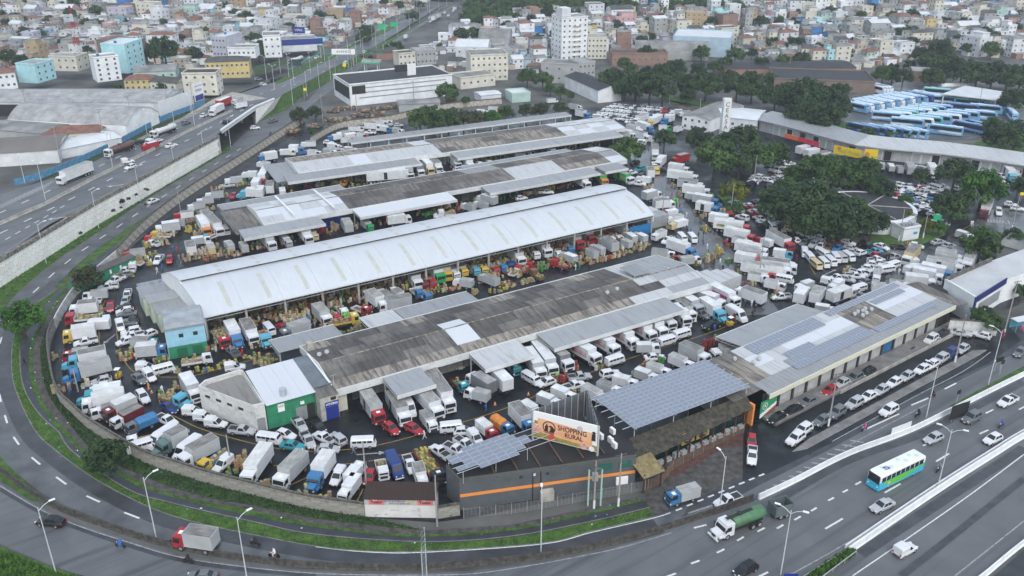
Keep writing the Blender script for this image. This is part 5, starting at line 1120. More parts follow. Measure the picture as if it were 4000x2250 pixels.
def skin_person(pose):
    j={'stand':dict(kl=(.02,.1,.5),fl=(0,.11,.06),kr=(.02,-.1,.5),fr=(0,-.11,.06),el=(-.02,.27,1.15),hl=(.06,.27,.9),er=(-.02,-.27,1.15),hr=(.06,-.27,.9)),
         'walk':dict(kl=(.18,.1,.52),fl=(.28,.1,.07),kr=(-.06,-.1,.5),fr=(-.34,-.1,.14),el=(-.14,.26,1.16),hl=(-.10,.26,.92),er=(.12,-.26,1.16),hr=(.26,-.25,.98)),
         'carry':dict(kl=(.12,.1,.52),fl=(.16,.1,.07),kr=(-.04,-.1,.5),fr=(-.22,-.1,.1),el=(.12,.27,1.16),hl=(.42,.2,1.15),er=(.12,-.27,1.16),hr=(.42,-.2,1.15)),
         'ride':dict(kl=(.34,.2,.72),fl=(.14,.2,.35),kr=(.34,-.2,.72),fr=(.14,-.2,.35),el=(.18,.3,1.18),hl=(.48,.3,1.02),er=(.18,-.3,1.18),hr=(.48,-.3,1.02))}[pose]
    dz=-.05 if pose=='ride' else 0;lean=.12 if pose=='ride' else 0
    pv,ch,nk,hd,ht=(-.05 if pose=='ride' else 0,0,.92+dz),(lean*.6,0,1.3+dz),(lean,0,1.5+dz),(lean+.03,0,1.62+dz),(lean+.02,0,1.74+dz)
    V=[pv,ch,nk,hd,ht,(pv[0],.1,.88+dz),j['kl'],j['fl'],(pv[0],-.1,.88+dz),j['kr'],j['fr'],(ch[0],.2,1.42+dz),j['el'],j['hl'],(ch[0],-.2,1.42+dz),j['er'],j['hr'],(j['fl'][0]+.16,j['fl'][1],max(.03,j['fl'][2]-.04)),(j['fr'][0]+.16,j['fr'][1],max(.03,j['fr'][2]-.04))]
    E_=[(0,1),(1,2),(2,3),(3,4),(0,5),(5,6),(6,7),(0,8),(8,9),(9,10),(1,11),(11,12),(12,13),(1,14),(14,15),(15,16),(7,17),(10,18)]
    rr=[.16,.18,.07,.10,.09,.11,.075,.05,.11,.075,.05,.085,.055,.04,.085,.055,.04,.04,.04]
    me=bpy.data.meshes.new('tmp');me.from_pydata(V,E_,[]);o=bpy.data.objects.new('tmp',me);col.objects.link(o)
    sk=o.modifiers.new('s','SKIN');
    for i,d in enumerate(me.skin_vertices[0].data):d.radius=(rr[i],rr[i]);d.use_root=i==0
    o.modifiers.new('u','SUBSURF').levels=1
    dg_=bpy.context.evaluated_depsgraph_get();out=bpy.data.meshes.new_from_object(o.evaluated_get(dg_));bpy.data.objects.remove(o)
    for p in out.polygons:
        c=p.center;z=c.z-dz
        p.material_index=3 if z>1.68 or(z>1.58 and c.x<lean-.02) else 2 if z>1.5 else 0 if(z>.93 and abs(c.y)<.235) or z>1.2 else 2 if abs(c.y)>.2 and z>.8 and pose!='ride' else(2 if pose=='ride' and z>.95 and abs(c.y)>.2 else 1);p.use_smooth=True
    return out
POSES={k:skin_person(k) for k in('stand','walk','carry','ride')}
M_skin=mat('skin',(.20,.10,.06),.6);M_hair=mat('hair',(.015,.012,.01),.7);M_jean=mat('jeans',(.04,.06,.12),.85);M_trou=mat('dark_trousers',(.025,.025,.03),.85)
SHIRT=dict(w=('white',(.68,.68,.68)),r=('red',(.45,.03,.04)),b=('blue',(.05,.14,.40)),k=('black',(.02,.02,.022)),y=('yellow',(.65,.5,.04)),g=('grey',(.25,.25,.26)),gn=('green',(.05,.28,.12)),pk=('pink',(.6,.12,.25)))
def person_mesh(pose,sh,tr):
    def f():
        me=POSES[pose].copy();me.materials.clear()
        for m in(mat('shirt_'+SHIRT[sh][0],SHIRT[sh][1],.85),M_jean if tr else M_trou,M_skin,M_hair):me.materials.append(m)
        return me
    return cm(('person',pose,sh,tr),f)
CR=[('straw',(.30,.22,.13)),('tan',(.38,.28,.18)),('brown',(.17,.10,.06)),('pale wood',(.46,.39,.29)),('orange',(.34,.17,.08)),('green',(.05,.26,.05)),('yellow',(.42,.34,.08)),('white',(.52,.51,.49)),('red',(.24,.035,.035)),('leafy',(.15,.21,.08)),('bright green',(.12,.55,.05))]
CM=[mat('crate_'+n.replace(' ','_'),c,.85,var=.3,vscale=5) for n,c in CR]
def crate_mesh(k):
    def f():
        mb=MB().box(-.3,.3,-.21,.21,0,.3,0,1);mb.add([(-.3,-.21,.3),(.3,-.21,.3),(.3,.21,.3),(-.3,.21,.3),(-.26,-.17,.34),(.26,-.17,.34),(.26,.17,.34),(-.26,.17,.34)],[(4,5,6,7),(0,1,5,4),(1,2,6,5),(2,3,7,6),(3,0,4,7)],1)
        for z in(.05,.17):mb.box(-.312,.312,-.222,.222,z,z+.06,0)
        return mb.mesh('crate',[CM[k],CM[[0,9,4,6,4,9,6,3,8,9,10][k]]])
    return cm(('crate',k),f)
# ================================================================ VEHICLES, PEOPLE, CRATES: WHERE THEY STAND
M_ad={'ad_red':mat('ad_red',(.50,.03,.05),.5),'ad_green':mat('ad_green',(.15,.42,.06),.5,var=.5,vscale=1.2,c2=(.55,.25,.04)),'ad_mag':mat('ad_mag',(.45,.03,.16),.5,var=.4,vscale=2)}
NOUN=dict(c='hatchback',s='saloon car',u='SUV',p='pickup',f='small panel van',k='microbus',v='tall panel van',t='box lorry',h='bonneted box lorry',F='flatbed lorry',H='bonneted flatbed lorry',m='articulated lorry',T='tarpaulin lorry')
NAME=dict(c='car',s='car',u='suv_car',p='pickup_truck',f='panel_van',k='microbus',v='panel_van',t='box_lorry',h='box_lorry',F='flatbed_lorry',H='flatbed_lorry',m='articulated_lorry',T='tarpaulin_lorry')
CAT=dict(c='car',s='car',u='car',p='pickup',f='van',k='van',v='van',t='lorry',h='lorry',F='lorry',H='lorry',m='lorry',T='lorry')
VEH=[]
def V(phrase,tile,data,z0=0.,d=''):
    c_,r_=tile;ox,oy,k=1000*c_,562*r_,(2.569 if r_==3 else 2.576)
    for ln_ in data.strip().split('\n'):
        for it in ln_.split(';'):
            w_=it.split()
            if not w_:continue
            ty=w_[0];pk,_,bk=w_[1].partition('/');x1,y1,x2,y2=map(float,w_[2:6]);ex=w_[6] if len(w_)>6 else None
            zm=z0+(.75 if ty in 'csupfk' else 1.7)
            a,b=P(ox+x1/k,oy+y1/k,zm),P(ox+x2/k,oy+y2/k,zm);v=b-a;L_=v.length
            if 'curved market wall' in phrase and ty not in 'csupfk':a,b=a-v*(.7/L_),b-v*(1.1/L_);L_-=.4
            VEH.append((phrase,ty,pk,bk or None,(a+b)/2,math.atan2(v.y,v.x),L_,ex,z0))
LOADS=[]
def place_vehicles():
    groups={}
    for v in VEH:groups.setdefault(v[0],[]).append(v)
    for ph,vs_ in groups.items():
        desc=[]
        for(_,ty,pk,bk,c,hd,L_,ex,z0) in vs_:
            d=PAINT[pk][0]
            if ty in 'thmT':
                d=d.replace(' ','-')+'-cab '+NOUN[ty] if(bk or 'w')=='w' and ty!='T' else '%s-cab %s%s-%s lorry'%(d.replace(' ','-'),'bonneted ' if ty=='h' else 'articulated ' if ty=='m' else '',PAINT[bk or 'w'][0].replace(' ','-'),'covered' if ty=='T' else 'boxed')
                if ex=='ad_red':d='white lorry with red advert band'
                elif ex:d='advert-painted '+d
            else:d=d+' '+NOUN[ty]
            desc.append(d)
        order=sorted(range(len(vs_)),key=lambda i:vs_[i][4].y*.8+abs(vs_[i][4].x)*.3);cnt={};seen={}
        for d in desc:cnt[d]=cnt.get(d,0)+1
        for i in order:
            (_,ty,pk,bk,c,hd,L_,ex,z0)=vs_[i];d=desc[i];seen[d]=seen.get(d,0)+1
            lab=('%s, %s'%(d,ph)) if cnt[d]==1 else '%s, %s from near end, %s'%(d,ordi(seen[d]),ph)
            sc_px=Q(c.x,c.y,z0)[2];lod=0 if sc_px>16.5 else 1 if sc_px>11 else 2
            if ty in 'csupf':parts=car(ty,pk,lod)
            elif ty in 'kv':parts=van(ty,pk,lod)
            else:
                Lc=max(5.,min(L_,18. if ty=='m' else 11.5));sm=Lc<6.2
                if ty in 'hH':Lc=max(6.5,Lc);sm=False
                rf=rnd.choice((0,1,1,2,2,3)) if bk!='w' else rnd.choice((0,0,0,1,2,3,3,3))
                if ex=='ad_red':rf=3
                parts=truck(pk,bk or 'w',Lc,rf,ty in 'hH',sm,lod,ex if ex in MATS else None,'bed' if ty in 'FH' else 'tarp' if ty=='T' else 'box')
                if ty in 'FH':LOADS.append((c,hd,Lc,sm,ty=='H',sc_px))
            spawn(NAME[ty],parts,(c.x,c.y,z0+.022),hd,lab,CAT[ty],ph)
A2=(0,2)
V('parked along the curved market wall',A2,"""t w/a 1055 50 770 85; p w 1005 125 820 140; t w 960 200 640 235; F r 960 280 610 310; v w 985 350 850 360; t y/w 935 440 565 500; p w 955 520 765 560
t r/d 860 640 555 690; h c/w 1040 680 545 780; h b/a 1075 790 560 920; c si 1120 910 920 950; c w 1115 975 905 1015; h t/w 1180 1050 705 1130; t w 1215 1110 755 1200; t w 1215 1180 840 1280; t m/a 1330 1170 975 1320; t w/m 1390 1230 1065 1390; T g/b 1530 1300 1200 1440""")
V('parked along the curved market wall',(0,3),"""F w/be 1560 20 1190 110; v w 1650 10 1510 100; k w 1510 120 1310 180; h gg/a 1800 60 1480 230; v w 1930 100 1740 240; t w/a 2130 140 1750 340; F y/b 2230 180 1960 380; f w 2320 260 2150 390""")
V('parked along the curved market wall',(1,3),"""t w 95 215 -130 540; t w/a 450 290 180 570; h b/w 720 290 510 600; f w 860 390 780 510; t w 980 410 1060 310; t w 990 480 830 700; c r 1160 390 1120 510; F w 1250 290 1290 450; v n 1360 250 1450 430; p w 1520 270 1570 380; t w 1640 400 1680 520; F k/r 1650 180 1880 520""")
V('on the lane inside the curved wall',A2,"""u w 1395 1040 1480 1150; p w 1590 1290 1770 1370; p r 1115 145 1108 225; f w 1075 300 1078 405""")
V('parked beside the peeling blue building',A2,"""f w 1195 335 1225 430; p w 1290 40 1275 90; c si 1275 110 1250 150; c k 1330 185 1190 190; c w 1330 215 1180 240; s g 1370 245 1185 265; c k 1380 325 1245 330; c g 1240 355 1340 345; u w 1420 420 1220 460; p w 1410 465 1260 495; c w 1530 450 1450 480; c w 1310 520 1210 550; t t/a 1320 540 1590 540; t b/a 1370 650 1690 620; F w 1820 730 2130 680""")
V('on the corner by the wedge building',A2,"""f w 1390 800 1560 800; f w 1470 850 1540 920; k w 1550 850 1740 800; s g 1350 870 1450 950; H c/br 1650 1070 1900 1150; t w/a 1870 930 1980 1100; s n 1640 1160 1760 1240; f w 1850 1240 2050 1250; f w 1960 1290 2160 1310; f w 2070 1350 2280 1370; p si 2330 1420 2540 1440; f w 2330 800 2400 790""")
V('parked below the green shop',(1,3),"""k w 20 60 240 90; c w 220 0 380 50; s t 255 120 480 150; p si 480 20 560 140; p w 745 90 610 20; u si 870 110 770 30; c si 640 170 810 170; k w 960 120 1190 110""")
V('parked below the green shop',(1,2),"""p si 390 1310 480 1420; c k 590 1350 670 1430""")
V('backed up to the mossy-roof shed',(1,2),"""t r/a 1110 1110 1250 1320; t w/a 1370 1110 1510 1340; v w 1490 1100 1560 1220; t w 1640 1050 1850 1280; m w 1740 880 1960 1200; t w/a 1690 1260 1790 1400; c r 1320 1380 1400 1440; c r 1540 1390 1640 1440; F t/m 1990 890 2110 1000; t w/d 2380 1030 2150 890; t w/a 2300 1080 2150 1040; t w 2540 1010 2380 850""")
V('backed up to the mossy-roof shed',(2,2),"""t t/a -60 700 60 830; t w/a 150 670 300 880; t w/a 240 600 420 840; t w/d 330 580 590 800; k w 130 880 250 950; c w 430 920 260 975; p si 600 900 760 880; p w 560 1000 700 960
t w/w 620 590 870 730 ad_red; t w/w 800 490 1060 640 ad_red; t w/w 1010 420 1240 570 ad_red; t w/w 1180 350 1430 500 ad_red; t w/w 1330 310 1530 460 ad_red; t w/w 1450 260 1620 390 ad_red
k w 950 760 1110 710; t w/a 1270 590 1470 590; k w 1490 560 1620 520; k w 1640 490 1770 450; t w 1640 220 1770 350; t w/a 1600 120 1820 300; t si/a 1700 110 1900 230; u g 1860 250 1940 280; h c/w 1920 160 2150 310; t w 2010 20 2270 150 ad_mag; t w/a 1830 70 2130 180; v w 2180 190 2350 290; p k 2100 350 1930 390; t w 2540 130 2250 30""")
V('on the lane in front of the mossy-roof shed',(2,2),"""s w 1360 700 1510 690; u w 910 880 1060 850""")
V('in the row behind the billboard',(2,2),"""t b/w 20 1230 200 1420; t w 140 1180 270 1260; t w/a 300 1100 460 1160; t w 450 1030 600 1090; t w 720 1000 960 1130; t w/a 880 970 1090 1040; t w 1020 900 1270 970; t w/a 1290 850 1430 900; t w 1390 790 1570 850; t w 1590 690 1830 790; t w/a 1710 620 1970 730; h w/a 2200 650 1990 680""")
V('in the row behind the billboard',(1,2),"""k w 1870 1420 2060 1400; t r/w 2270 1370 2380 1460; T b/o 2400 1310 2560 1420; c w 2050 1440 2140 1435""")
V('in the row behind the billboard',(1,3),"""p w 1910 240 1780 150; p w 1950 150 2060 200; p w 2050 90 2150 150; f w 2160 20 2250 110""")
V('under the front edge of the vaulted hall',A2,"""F r 2180 420 2270 560; h b/w 2310 390 2410 570; t w 2470 380 2560 530; p g 2400 690 2290 590""")
V('under the front edge of the vaulted hall',(1,2),"""H c 60 430 120 560; t w/a 610 220 730 340; F r 750 230 830 310; F w 840 170 890 240; F b 330 300 400 370; F b 450 260 510 340; t g/a 530 390 250 480; k w 100 380 170 460; s r 240 380 310 420; F r 990 170 1130 220; t w 1250 160 1110 50; t w/a 1340 110 1240 20; t w 1460 80 1360 0; t w/a 1560 140 1230 190; F y/y 720 350 1040 290; F b 1570 -20 1660 60; F b 1660 20 1740 90""")
V('under the front edge of the vaulted hall',(1,1),"""t w/a 1530 1300 1640 1420; F m 1650 1340 1710 1410; F r 1720 1330 1790 1400; t gn/w 1770 1260 1870 1360; t y/a 1850 1230 1940 1340; t w/a 1930 1230 2030 1320; t y/a 2020 1200 2110 1290; F c 2170 1210 2230 1280; F y 2240 1200 2310 1270; F r 2340 1190 2430 1280; F b 2420 1170 2510 1250; t w/a 2180 1400 1990 1370; t a/a 2430 1390 2260 1320; F n 2510 1150 2570 1210""")
V('under the front edge of the vaulted hall',(2,1),"""t r/a 540 920 700 1020; t r/a 690 880 820 970; t w/a 260 1000 370 1100; F w 190 1050 260 1120; F w 420 1050 480 1110; F b 540 1000 600 1060; F w 950 910 1010 960; F w 1040 900 1090 950; t w/a 1060 830 1190 890; t a/a 1240 960 1130 890; t a/a 1340 950 1230 900; t a/a 1040 1060 900 970; t br/a 1190 1010 1070 960; t a/a 920 1080 790 1020; t br/a 850 1120 720 1050; t a/a 640 1160 490 1100; F r/r 560 1210 400 1170; t w/a -10 1090 110 1190; F r/r 120 1250 190 1210; F br/br 310 1330 200 1260; F r 10 1280 70 1240""")
V('in the lane behind the vaulted hall',(1,1),"""t w/a 80 950 170 1030; t a/a 260 930 340 1000; t w/w 460 890 540 970; t be/a 540 880 600 930; t w/a 940 870 890 780; t gn/a 1080 780 1160 840; m w 1320 780 1560 750; t w/a 2410 590 2240 540; t w/a 2180 640 2090 610; t w/a 2310 620 2210 590; H w 1960 690 1830 700""")
V('in the lane behind the vaulted hall',(0,1),"""t o/w 2020 770 2090 890; m w 2060 730 2220 890; k si 2250 840 2300 910; t w 1935 1100 1905 1010; t w/be 2135 1080 2105 1000; t w/a 2330 1050 2280 980; t w/a 2470 1060 2430 990; F t 2150 900 2070 930; t w/a 1940 970 2110 950""")
V('in the lane behind the white-ended shed',(1,1),"""m w 1110 350 1590 310; t w/a 1490 230 1560 330; t w/d 1580 200 1670 300; t be/w 1670 180 1770 280; t w 1760 170 1850 260; p w 1820 270 1890 290; c k 1620 310 1690 310; t w/a 1950 150 2040 220; t w 2070 150 2170 230; F w 2180 160 2260 200; F w 2300 150 2360 190; c w 2010 255 2070 245; c w 2070 240 2130 230; F o/br 780 370 890 380; c r 2250 215 2290 205""")
V('in the lane behind the white-ended shed',(2,1),"""t w/g 280 30 420 80; t w/a 40 110 150 100; t w/a 110 90 220 90; t w/gn 1040 310 1210 370 ad_green; t o/gn 850 310 940 390 ad_green; t w/w 650 360 770 420; p w 300 480 390 480; c w 60 545 130 535""")
V('at the near end of the white-ended shed',(1,1),"""t r/w 110 280 45 400; t w 140 480 160 400; t w 30 520 60 450; p w 140 310 180 300; t w 270 500 260 440; t w -10 440 30 370; t w 130 210 20 190""")
V('by the cream side road wall',(0,1),"""t w/a 2430 350 2260 370; p si 2330 410 2240 420; t w/a 2250 500 2060 515; t w/a 2150 555 1970 575; t w/a 2030 610 1910 630; t r/w 1950 695 1740 720; t w/a 1860 785 1670 800; t w/a 1810 830 1560 865; F y 1720 900 1520 895; F r 1640 935 1460 940; p w 1600 1010 1450 990; t r/a 1460 1080 1230 1110; F w 1420 1180 1270 1160; f w 1340 1230 1240 1240; p w 1310 1270 1210 1275; p g 1280 1310 1150 1330; p w 1200 1350 1130 1380; p w 1130 1430 1040 1440; h c/w 2510 500 2450 500; t w/w 2560 300 2460 300""")
V('by the cream side road wall',(1,1),"""t w 60 110 180 120; t b/w 210 120 20 150; t w 240 80 400 75; h b/w 380 60 480 60; c k 150 75 220 70; t w 540 80 640 90; t w/a 690 65 800 80; t w 740 10 830 25; p w 830 40 880 50; t w/a 910 50 1000 60""")
V('driving down the lane by the hall gable',(0,1),"""p w 1620 1130 1570 1190; c r 1715 1130 1700 1190; c r 2370 500 2330 540""")
V('beyond the furthest market row',(1,0),"""t w 930 1290 1090 1290; t w 1100 1270 1260 1280; t w 1180 1235 1330 1240; t w 1260 1220 1370 1230; t b/w 860 1365 720 1385; t w/a 930 1330 820 1345; t b/w 1270 1285 1355 1300; t w/a 1380 1300 1480 1320; p w 1200 1330 1090 1330; t r/w 1030 1355 1125 1370; v w 940 1360 990 1350; c si 1400 1260 1470 1255; t o/w 890 1405 950 1400; p w 780 1395 840 1390; c w 700 1430 760 1430; t w 600 1440 450 1445; t w 2230 1120 2330 1130; t r/w 2340 1090 2480 1100""")
V('between the last row and the car park',(2,0),"""t d/k 590 1110 700 1120; h b/w 650 1140 800 1170; t w/a 580 1060 700 1080; t w 350 1010 460 1000; t w/a 830 1170 920 1175; t w/a 1700 1120 1600 1120; t w/a 1790 1130 1680 1140; h b/w 1615 1190 1505 1225; t y/w 1490 1190 1375 1245; t w 1350 1180 1240 1220; h b/w 1270 1260 1430 1310; t w 1170 1290 1300 1330; t w 1090 1340 1240 1370; t w 1220 1350 1380 1395; t w 1380 1390 1440 1400; t y/w 1330 1430 1230 1420; t gn 1480 1280 1600 1280; t w 1650 1300 1700 1280""")
V('beside the avenue opposite the hall',(2,1),"""m w 1570 310 1870 350; t w 1580 240 1780 270; t w/a 1670 400 1920 430; t w 1720 460 1990 490; t w/a 1760 510 1890 540; h b/a 1830 550 2115 600; h b/w 1860 630 2120 680; F r 1980 710 2230 720; t w 1990 750 2230 790; t r/w 2030 810 2400 860 ad_green; t r/w 2150 890 2440 960; t w 2230 950 2410 1000; t w 2250 1030 2570 1100; t w/a 2320 1110 2570 1150; t r/w 2250 1150 2520 1200; t w 2310 1240 2570 1280; t w 2390 1320 2575 1350""")
V('round the far gable of the vaulted hall',(2,1),"""t w/a 1330 540 1480 500; t w/a 1430 570 1590 550; t w 1430 620 1630 600; t r/w 1660 680 1490 705; t w 1710 735 1560 755; t be/w 1750 780 1590 820; t w 1530 885 1425 930; p w 1600 950 1540 980; k w 1680 915 1745 980; k w 1785 915 1845 985; h b/w 1580 1010 1870 1110; t w/a 1690 1170 1900 1150; t w/a 1410 1080 1640 1110; F r 1590 1110 1680 1150; p be 1600 830 1660 810""")
V('where the middle sheds meet the avenue',(2,1),"""t w 1380 360 1260 340; t w 1400 320 1380 260; c g 1370 285 1300 300; p t 1330 240 1250 260; k y 1445 250 1465 300; k w 1420 205 1440 250; t w 1520 160 1465 210; t w 1435 40 1440 130; s k 1490 255 1570 265; t r/r 1760 140 1625 170; p w 1230 390 1320 400; c k 1260 180 1210 190; c w 1180 290 1240 280""")
V('in the microbus corner of the car park',(3,1),"""k w 10 800 75 870; k w 20 745 85 790; k be 290 880 185 850; u si 155 880 155 940; p w 320 890 430 935; c k 200 960 260 1000; p w 255 975 320 975; s k 300 950 410 990; c g 400 970 330 1010; u si 500 985 425 1030; p w 560 1000 500 1050; p br 640 1010 580 1060; s b 740 1020 660 1070; c w 480 930 590 965; s m 620 970 710 990; c w 750 975 870 1005; s si 780 1030 900 1060; c si 830 1080 890 1090; k w 360 1060 375 1130; k w 390 1110 450 1180; s k 430 1080 500 1130; k w 510 1080 600 1140; k be 440 1180 525 1250; k w 520 1160 605 1240; k w 590 1145 675 1220; k w 650 1110 715 1190; k si 700 1110 780 1180; k w 760 1100 860 1170; c si 600 1100 640 1110""")
V('near the white kiosk in the car park',(3,1),"""u k 930 990 1050 1040; s w 1090 1010 1200 1050; p k 1250 1030 1410 1045; c w 1440 1010 1550 1030; s si 1670 990 1765 975; s si 1770 1030 1875 1010; p c 1000 1090 1150 1070; c w 910 1100 980 1080; c r 1070 1120 1140 1110; p w 1020 1170 1160 1150; u k 1160 1140 1230 1120; p si 1230 1140 1310 1130; t w/be 1490 1070 1385 1180; k w 1210 1240 1305 1210; f w 1470 1190 1390 1190""")
V('in the tight rows by the trailers',(3,1),"""c w 1000 1200 1140 1220; c w 1090 1190 1200 1200; c w 960 1240 1080 1260; c w 920 1290 1030 1290; p w 860 1280 980 1310; p w 820 1320 940 1330; c si 740 1340 860 1370; c w 1000 1310 1100 1290; t w/a 1100 1280 1090 1360; p w 760 1340 640 1350; f w 570 1380 660 1400; t w 730 1390 640 1440; t w/a 430 1400 300 1440; s g 960 1390 1050 1380; k w 1160 1270 1230 1260""")
V('in the trailer row by the blue-trimmed building',(3,1),"""t w 1390 1270 1540 1220; t w 1690 1110 1960 1170; t w/a 1680 1150 1970 1210; t w 1590 1200 1960 1270; t w 1720 1190 1990 1240; t b/w 1540 1260 1860 1330; t w 1460 1300 1760 1360; t w 1370 1370 1690 1410; t w 1230 1400 1440 1430; t w 1860 1060 2070 1130; t w 2080 1100 1990 1240; t w 1070 1430 1240 1446; t w/a 1940 900 2040 930; t w/br 1980 980 2060 1040""")
V('in the near corner of the trailer yard',(3,2),"""t w 300 130 380 20; t w 460 130 540 20; t w 620 110 850 30; k be 660 110 790 80; k w 790 70 900 30; s g 910 90 990 70; p w 200 80 60 90; t w/a 480 190 700 230; k w 880 20 950 0""")
V('at the near edge of the market avenue',(3,1),"""t r/w 10 920 240 1040; t c/w 60 1080 250 1110; t w 70 1160 260 1220; t w -80 1210 300 1260; t w -40 1270 230 1290; t r/w -120 1300 70 1330; k w 90 1350 240 1380; t w -20 1390 170 1430; t r/w 0 990 -80 960""")
V('outside the long curved storehouse',(3,1),"""t r/w 300 80 430 50; t r/w 380 110 530 80; t r/w 510 140 640 110; t r/w 590 160 770 130; t w/a 1150 230 1140 190; t w/a 1250 250 1220 200; t w/a 1340 270 1310 220; t w/a 1440 290 1410 210; t w/a 1560 250 1500 230; t r/w 1660 290 1620 220; t w 1740 260 1700 220; p w 1600 320 1690 330; p w 2310 310 2370 330; h c/w 2390 260 2480 350; t w 2440 280 2520 280; t m/w 2220 600 2170 710; u w 2310 650 2330 710; c w 2400 600 2490 610; c w 2470 640 2550 650; f w 2330 400 2420 400""")
V('parked between the tall mango trees',(3,1),"""k w 1640 430 1740 460; u si 1540 400 1640 420; p m 1640 380 1720 410; p w 1700 420 1810 440; c w 1870 440 1950 460; c w 1560 460 1620 480; c w 1500 440 1560 430; f w 1440 480 1500 490; c k 1390 500 1450 490; c r 1180 530 1260 540; c m 1230 520 1290 510; c r 1290 510 1330 500; c w 1320 510 1380 500; p w 1060 520 1150 510; f w 1120 570 1210 590; c k 1200 580 1300 590; c w 1290 660 1330 670; c k 1570 680 1640 700; c w 1640 700 1690 710; c si 1480 560 1560 550; c w 1560 540 1620 560; c k 1620 520 1700 540; c w 1700 520 1760 510; c b 1620 560 1700 570; c w 1660 600 1720 590; c w 1450 630 1530 630; c k 1480 640 1540 660; c w 1530 660 1600 660; c w 1600 650 1660 660; c w 1660 790 1720 800; c w 1720 780 1800 800; c w 540 420 620 440; c si 600 410 690 430; c r 690 410 760 410; c w 640 450 710 440; c k 880 400 930 420; c w 380 380 450 390; c m 20 340 100 330; c si 90 310 160 300; c w 0 360 20 370; c k 0 410 60 410; c w 560 460 630 455; c w 680 470 740 470""")
HWY='on the elevated highway'
V(HWY,(0,1),"""m w 910 240 590 370; c w 1345 215 1275 240; f w 1245 180 1330 165; t r/r 1580 -10 1430 30; s w 1690 20 1750 0""",6.0)
V(HWY,(0,0),"""t w/w 2230 1080 2125 1135; t r/r 2310 1010 2170 1070 ad_red; t w 2450 1045 2390 1055; c w 2030 1165 2080 1145; c g 1840 1240 1900 1220; c k 1380 1430 1440 1415; H w 1620 1390 1450 1440; t w/a 2430 990 2340 1020; c k 2260 1230 2310 1215""",6.0)
V('on the side road below the highway',(0,1),"s w 1500 585 1575 555")
V('on the side road below the highway',(1,0),"c w 400 1110 460 1085; s g 140 1220 200 1205; c w -40 1285 20 1280")
V('on the far stretch of the highway',(1,0),"""c w 520 780 560 770; c w 0 795 50 790; c w 50 850 90 845; c w 70 870 105 860; c w 520 595 560 580; u w 595 580 630 565; k w 885 650 915 630; H br 710 715 765 690; c w 1080 525 1100 515; c r 1050 555 1075 545; c w 1080 610 1100 600; c w 1100 620 1125 612; c k 1140 575 1160 565; t w 1500 370 1520 355; c w 1740 180 1765 172; t r/w 1780 195 1810 170; t w 1820 170 1850 150; c w 1930 160 1950 145; c w 1980 110 2000 100; t r/w 1990 85 2020 75; c w 1890 130 1915 115; c w 1750 215 1770 205""",1.2)
FL='parked by the shutter row kerb'
V(FL,(3,2),"""u w 1690 480 1590 550; c k 1790 440 1710 490; c k 1060 810 950 870; u g 930 870 810 935; c si 800 920 680 985; c r 680 990 555 1065; s g 480 1100 330 1175; s k 330 1190 170 1260; c k 150 1270 20 1340""")
V('in the line along the parking island',(3,2),"""c si 2000 580 1910 640; u n 1890 620 1775 690; u si 1790 680 1685 745; c w 1700 735 1590 800; c w 1605 785 1490 845; c si 1455 850 1335 920; c w 1330 910 1200 985; c si 1200 985 1075 1060; s w 1080 1045 940 1125; u si 940 1120 800 1195; u g 755 1210 630 1290; c g 620 1290 465 1370""")
V('in the line along the parking island',(3,3),"u w 430 -70 270 30; u w 340 20 210 110")
V('stopped past the end of the shutter row',(3,2),"s si 1860 440 2020 460; c w 2220 490 2080 450")
V('on the service lane',(3,2),"u w 1290 1190 1140 1270; c g 2576 600 2490 690")
V('on the service lane',(2,3),"p w 2260 650 2070 720")
V('waiting on the dirt forecourt',(2,3),"t b/a 1870 570 1560 660; c r 2405 30 2405 150; p w 2415 160 2405 310")
V('on the busy carriageway',(3,2),"p w 2495 1095 2330 1175; u g 2130 1260 1970 1345")
V('on the busy carriageway',(3,3),"c si 1740 25 1580 95; c w 2335 30 2175 105; s si 1250 690 1045 780")
V('on the busy carriageway',(2,3),"c k 2460 1310 2230 1430")
V('alone on the far carriageway',(3,3),"f w 1280 1230 1480 1120")
V('on the outer ramp',(0,3),"s k 630 905 380 880")
V('on the inner ramp',(0,3),"t r/a 2160 1110 1770 1050")
V('on the outer ramp',(0,3),"s g 2150 1449 1900 1445")
PAL=['w']*9+['si']*5+['g','k','k','r','b']
def lot(phrase,rows,hd,types='cccsu'):
    for(x0,y0,x1,y1,n) in rows:
        for i in range(n):
            t=(i+rnd.uniform(-.15,.15))/max(1,n-1);c=P(x0+(x1-x0)*t,y0+(y1-y0)*t,.7);VEH.append((phrase,rnd.choice(types),rnd.choice(PAL),None,c,R(hd+rnd.uniform(-5,5)),4,None,0.))
lot('in the packed car park beyond the sheds',[(2400,412,2615,430,13),(2372,424,2612,446,15),(2350,438,2570,458,14),(2330,452,2530,474,13),(2440,462,2480,486,3)],200)
lot('under the trees behind the mango grove',[(3010,640,3160,668,9),(3020,660,3140,690,7),(3160,700,3260,730,6),(3010,625,3080,640,4)],200)
lot('in the shaded rows past the round building',[(3500,720,3640,742,7),(3540,740,3680,770,7),(3520,775,3600,800,4),(3470,742,3540,760,4)],190)
lot('on the bend beside the mango grove',[(2920,800,2990,880,7),(2960,790,3030,860,6)],120);lot('along the roadside grass by the mango grove',[(2870,795,2900,850,3),(2930,720,2960,690,4),(2990,700,3080,690,5)],130)
place_vehicles()
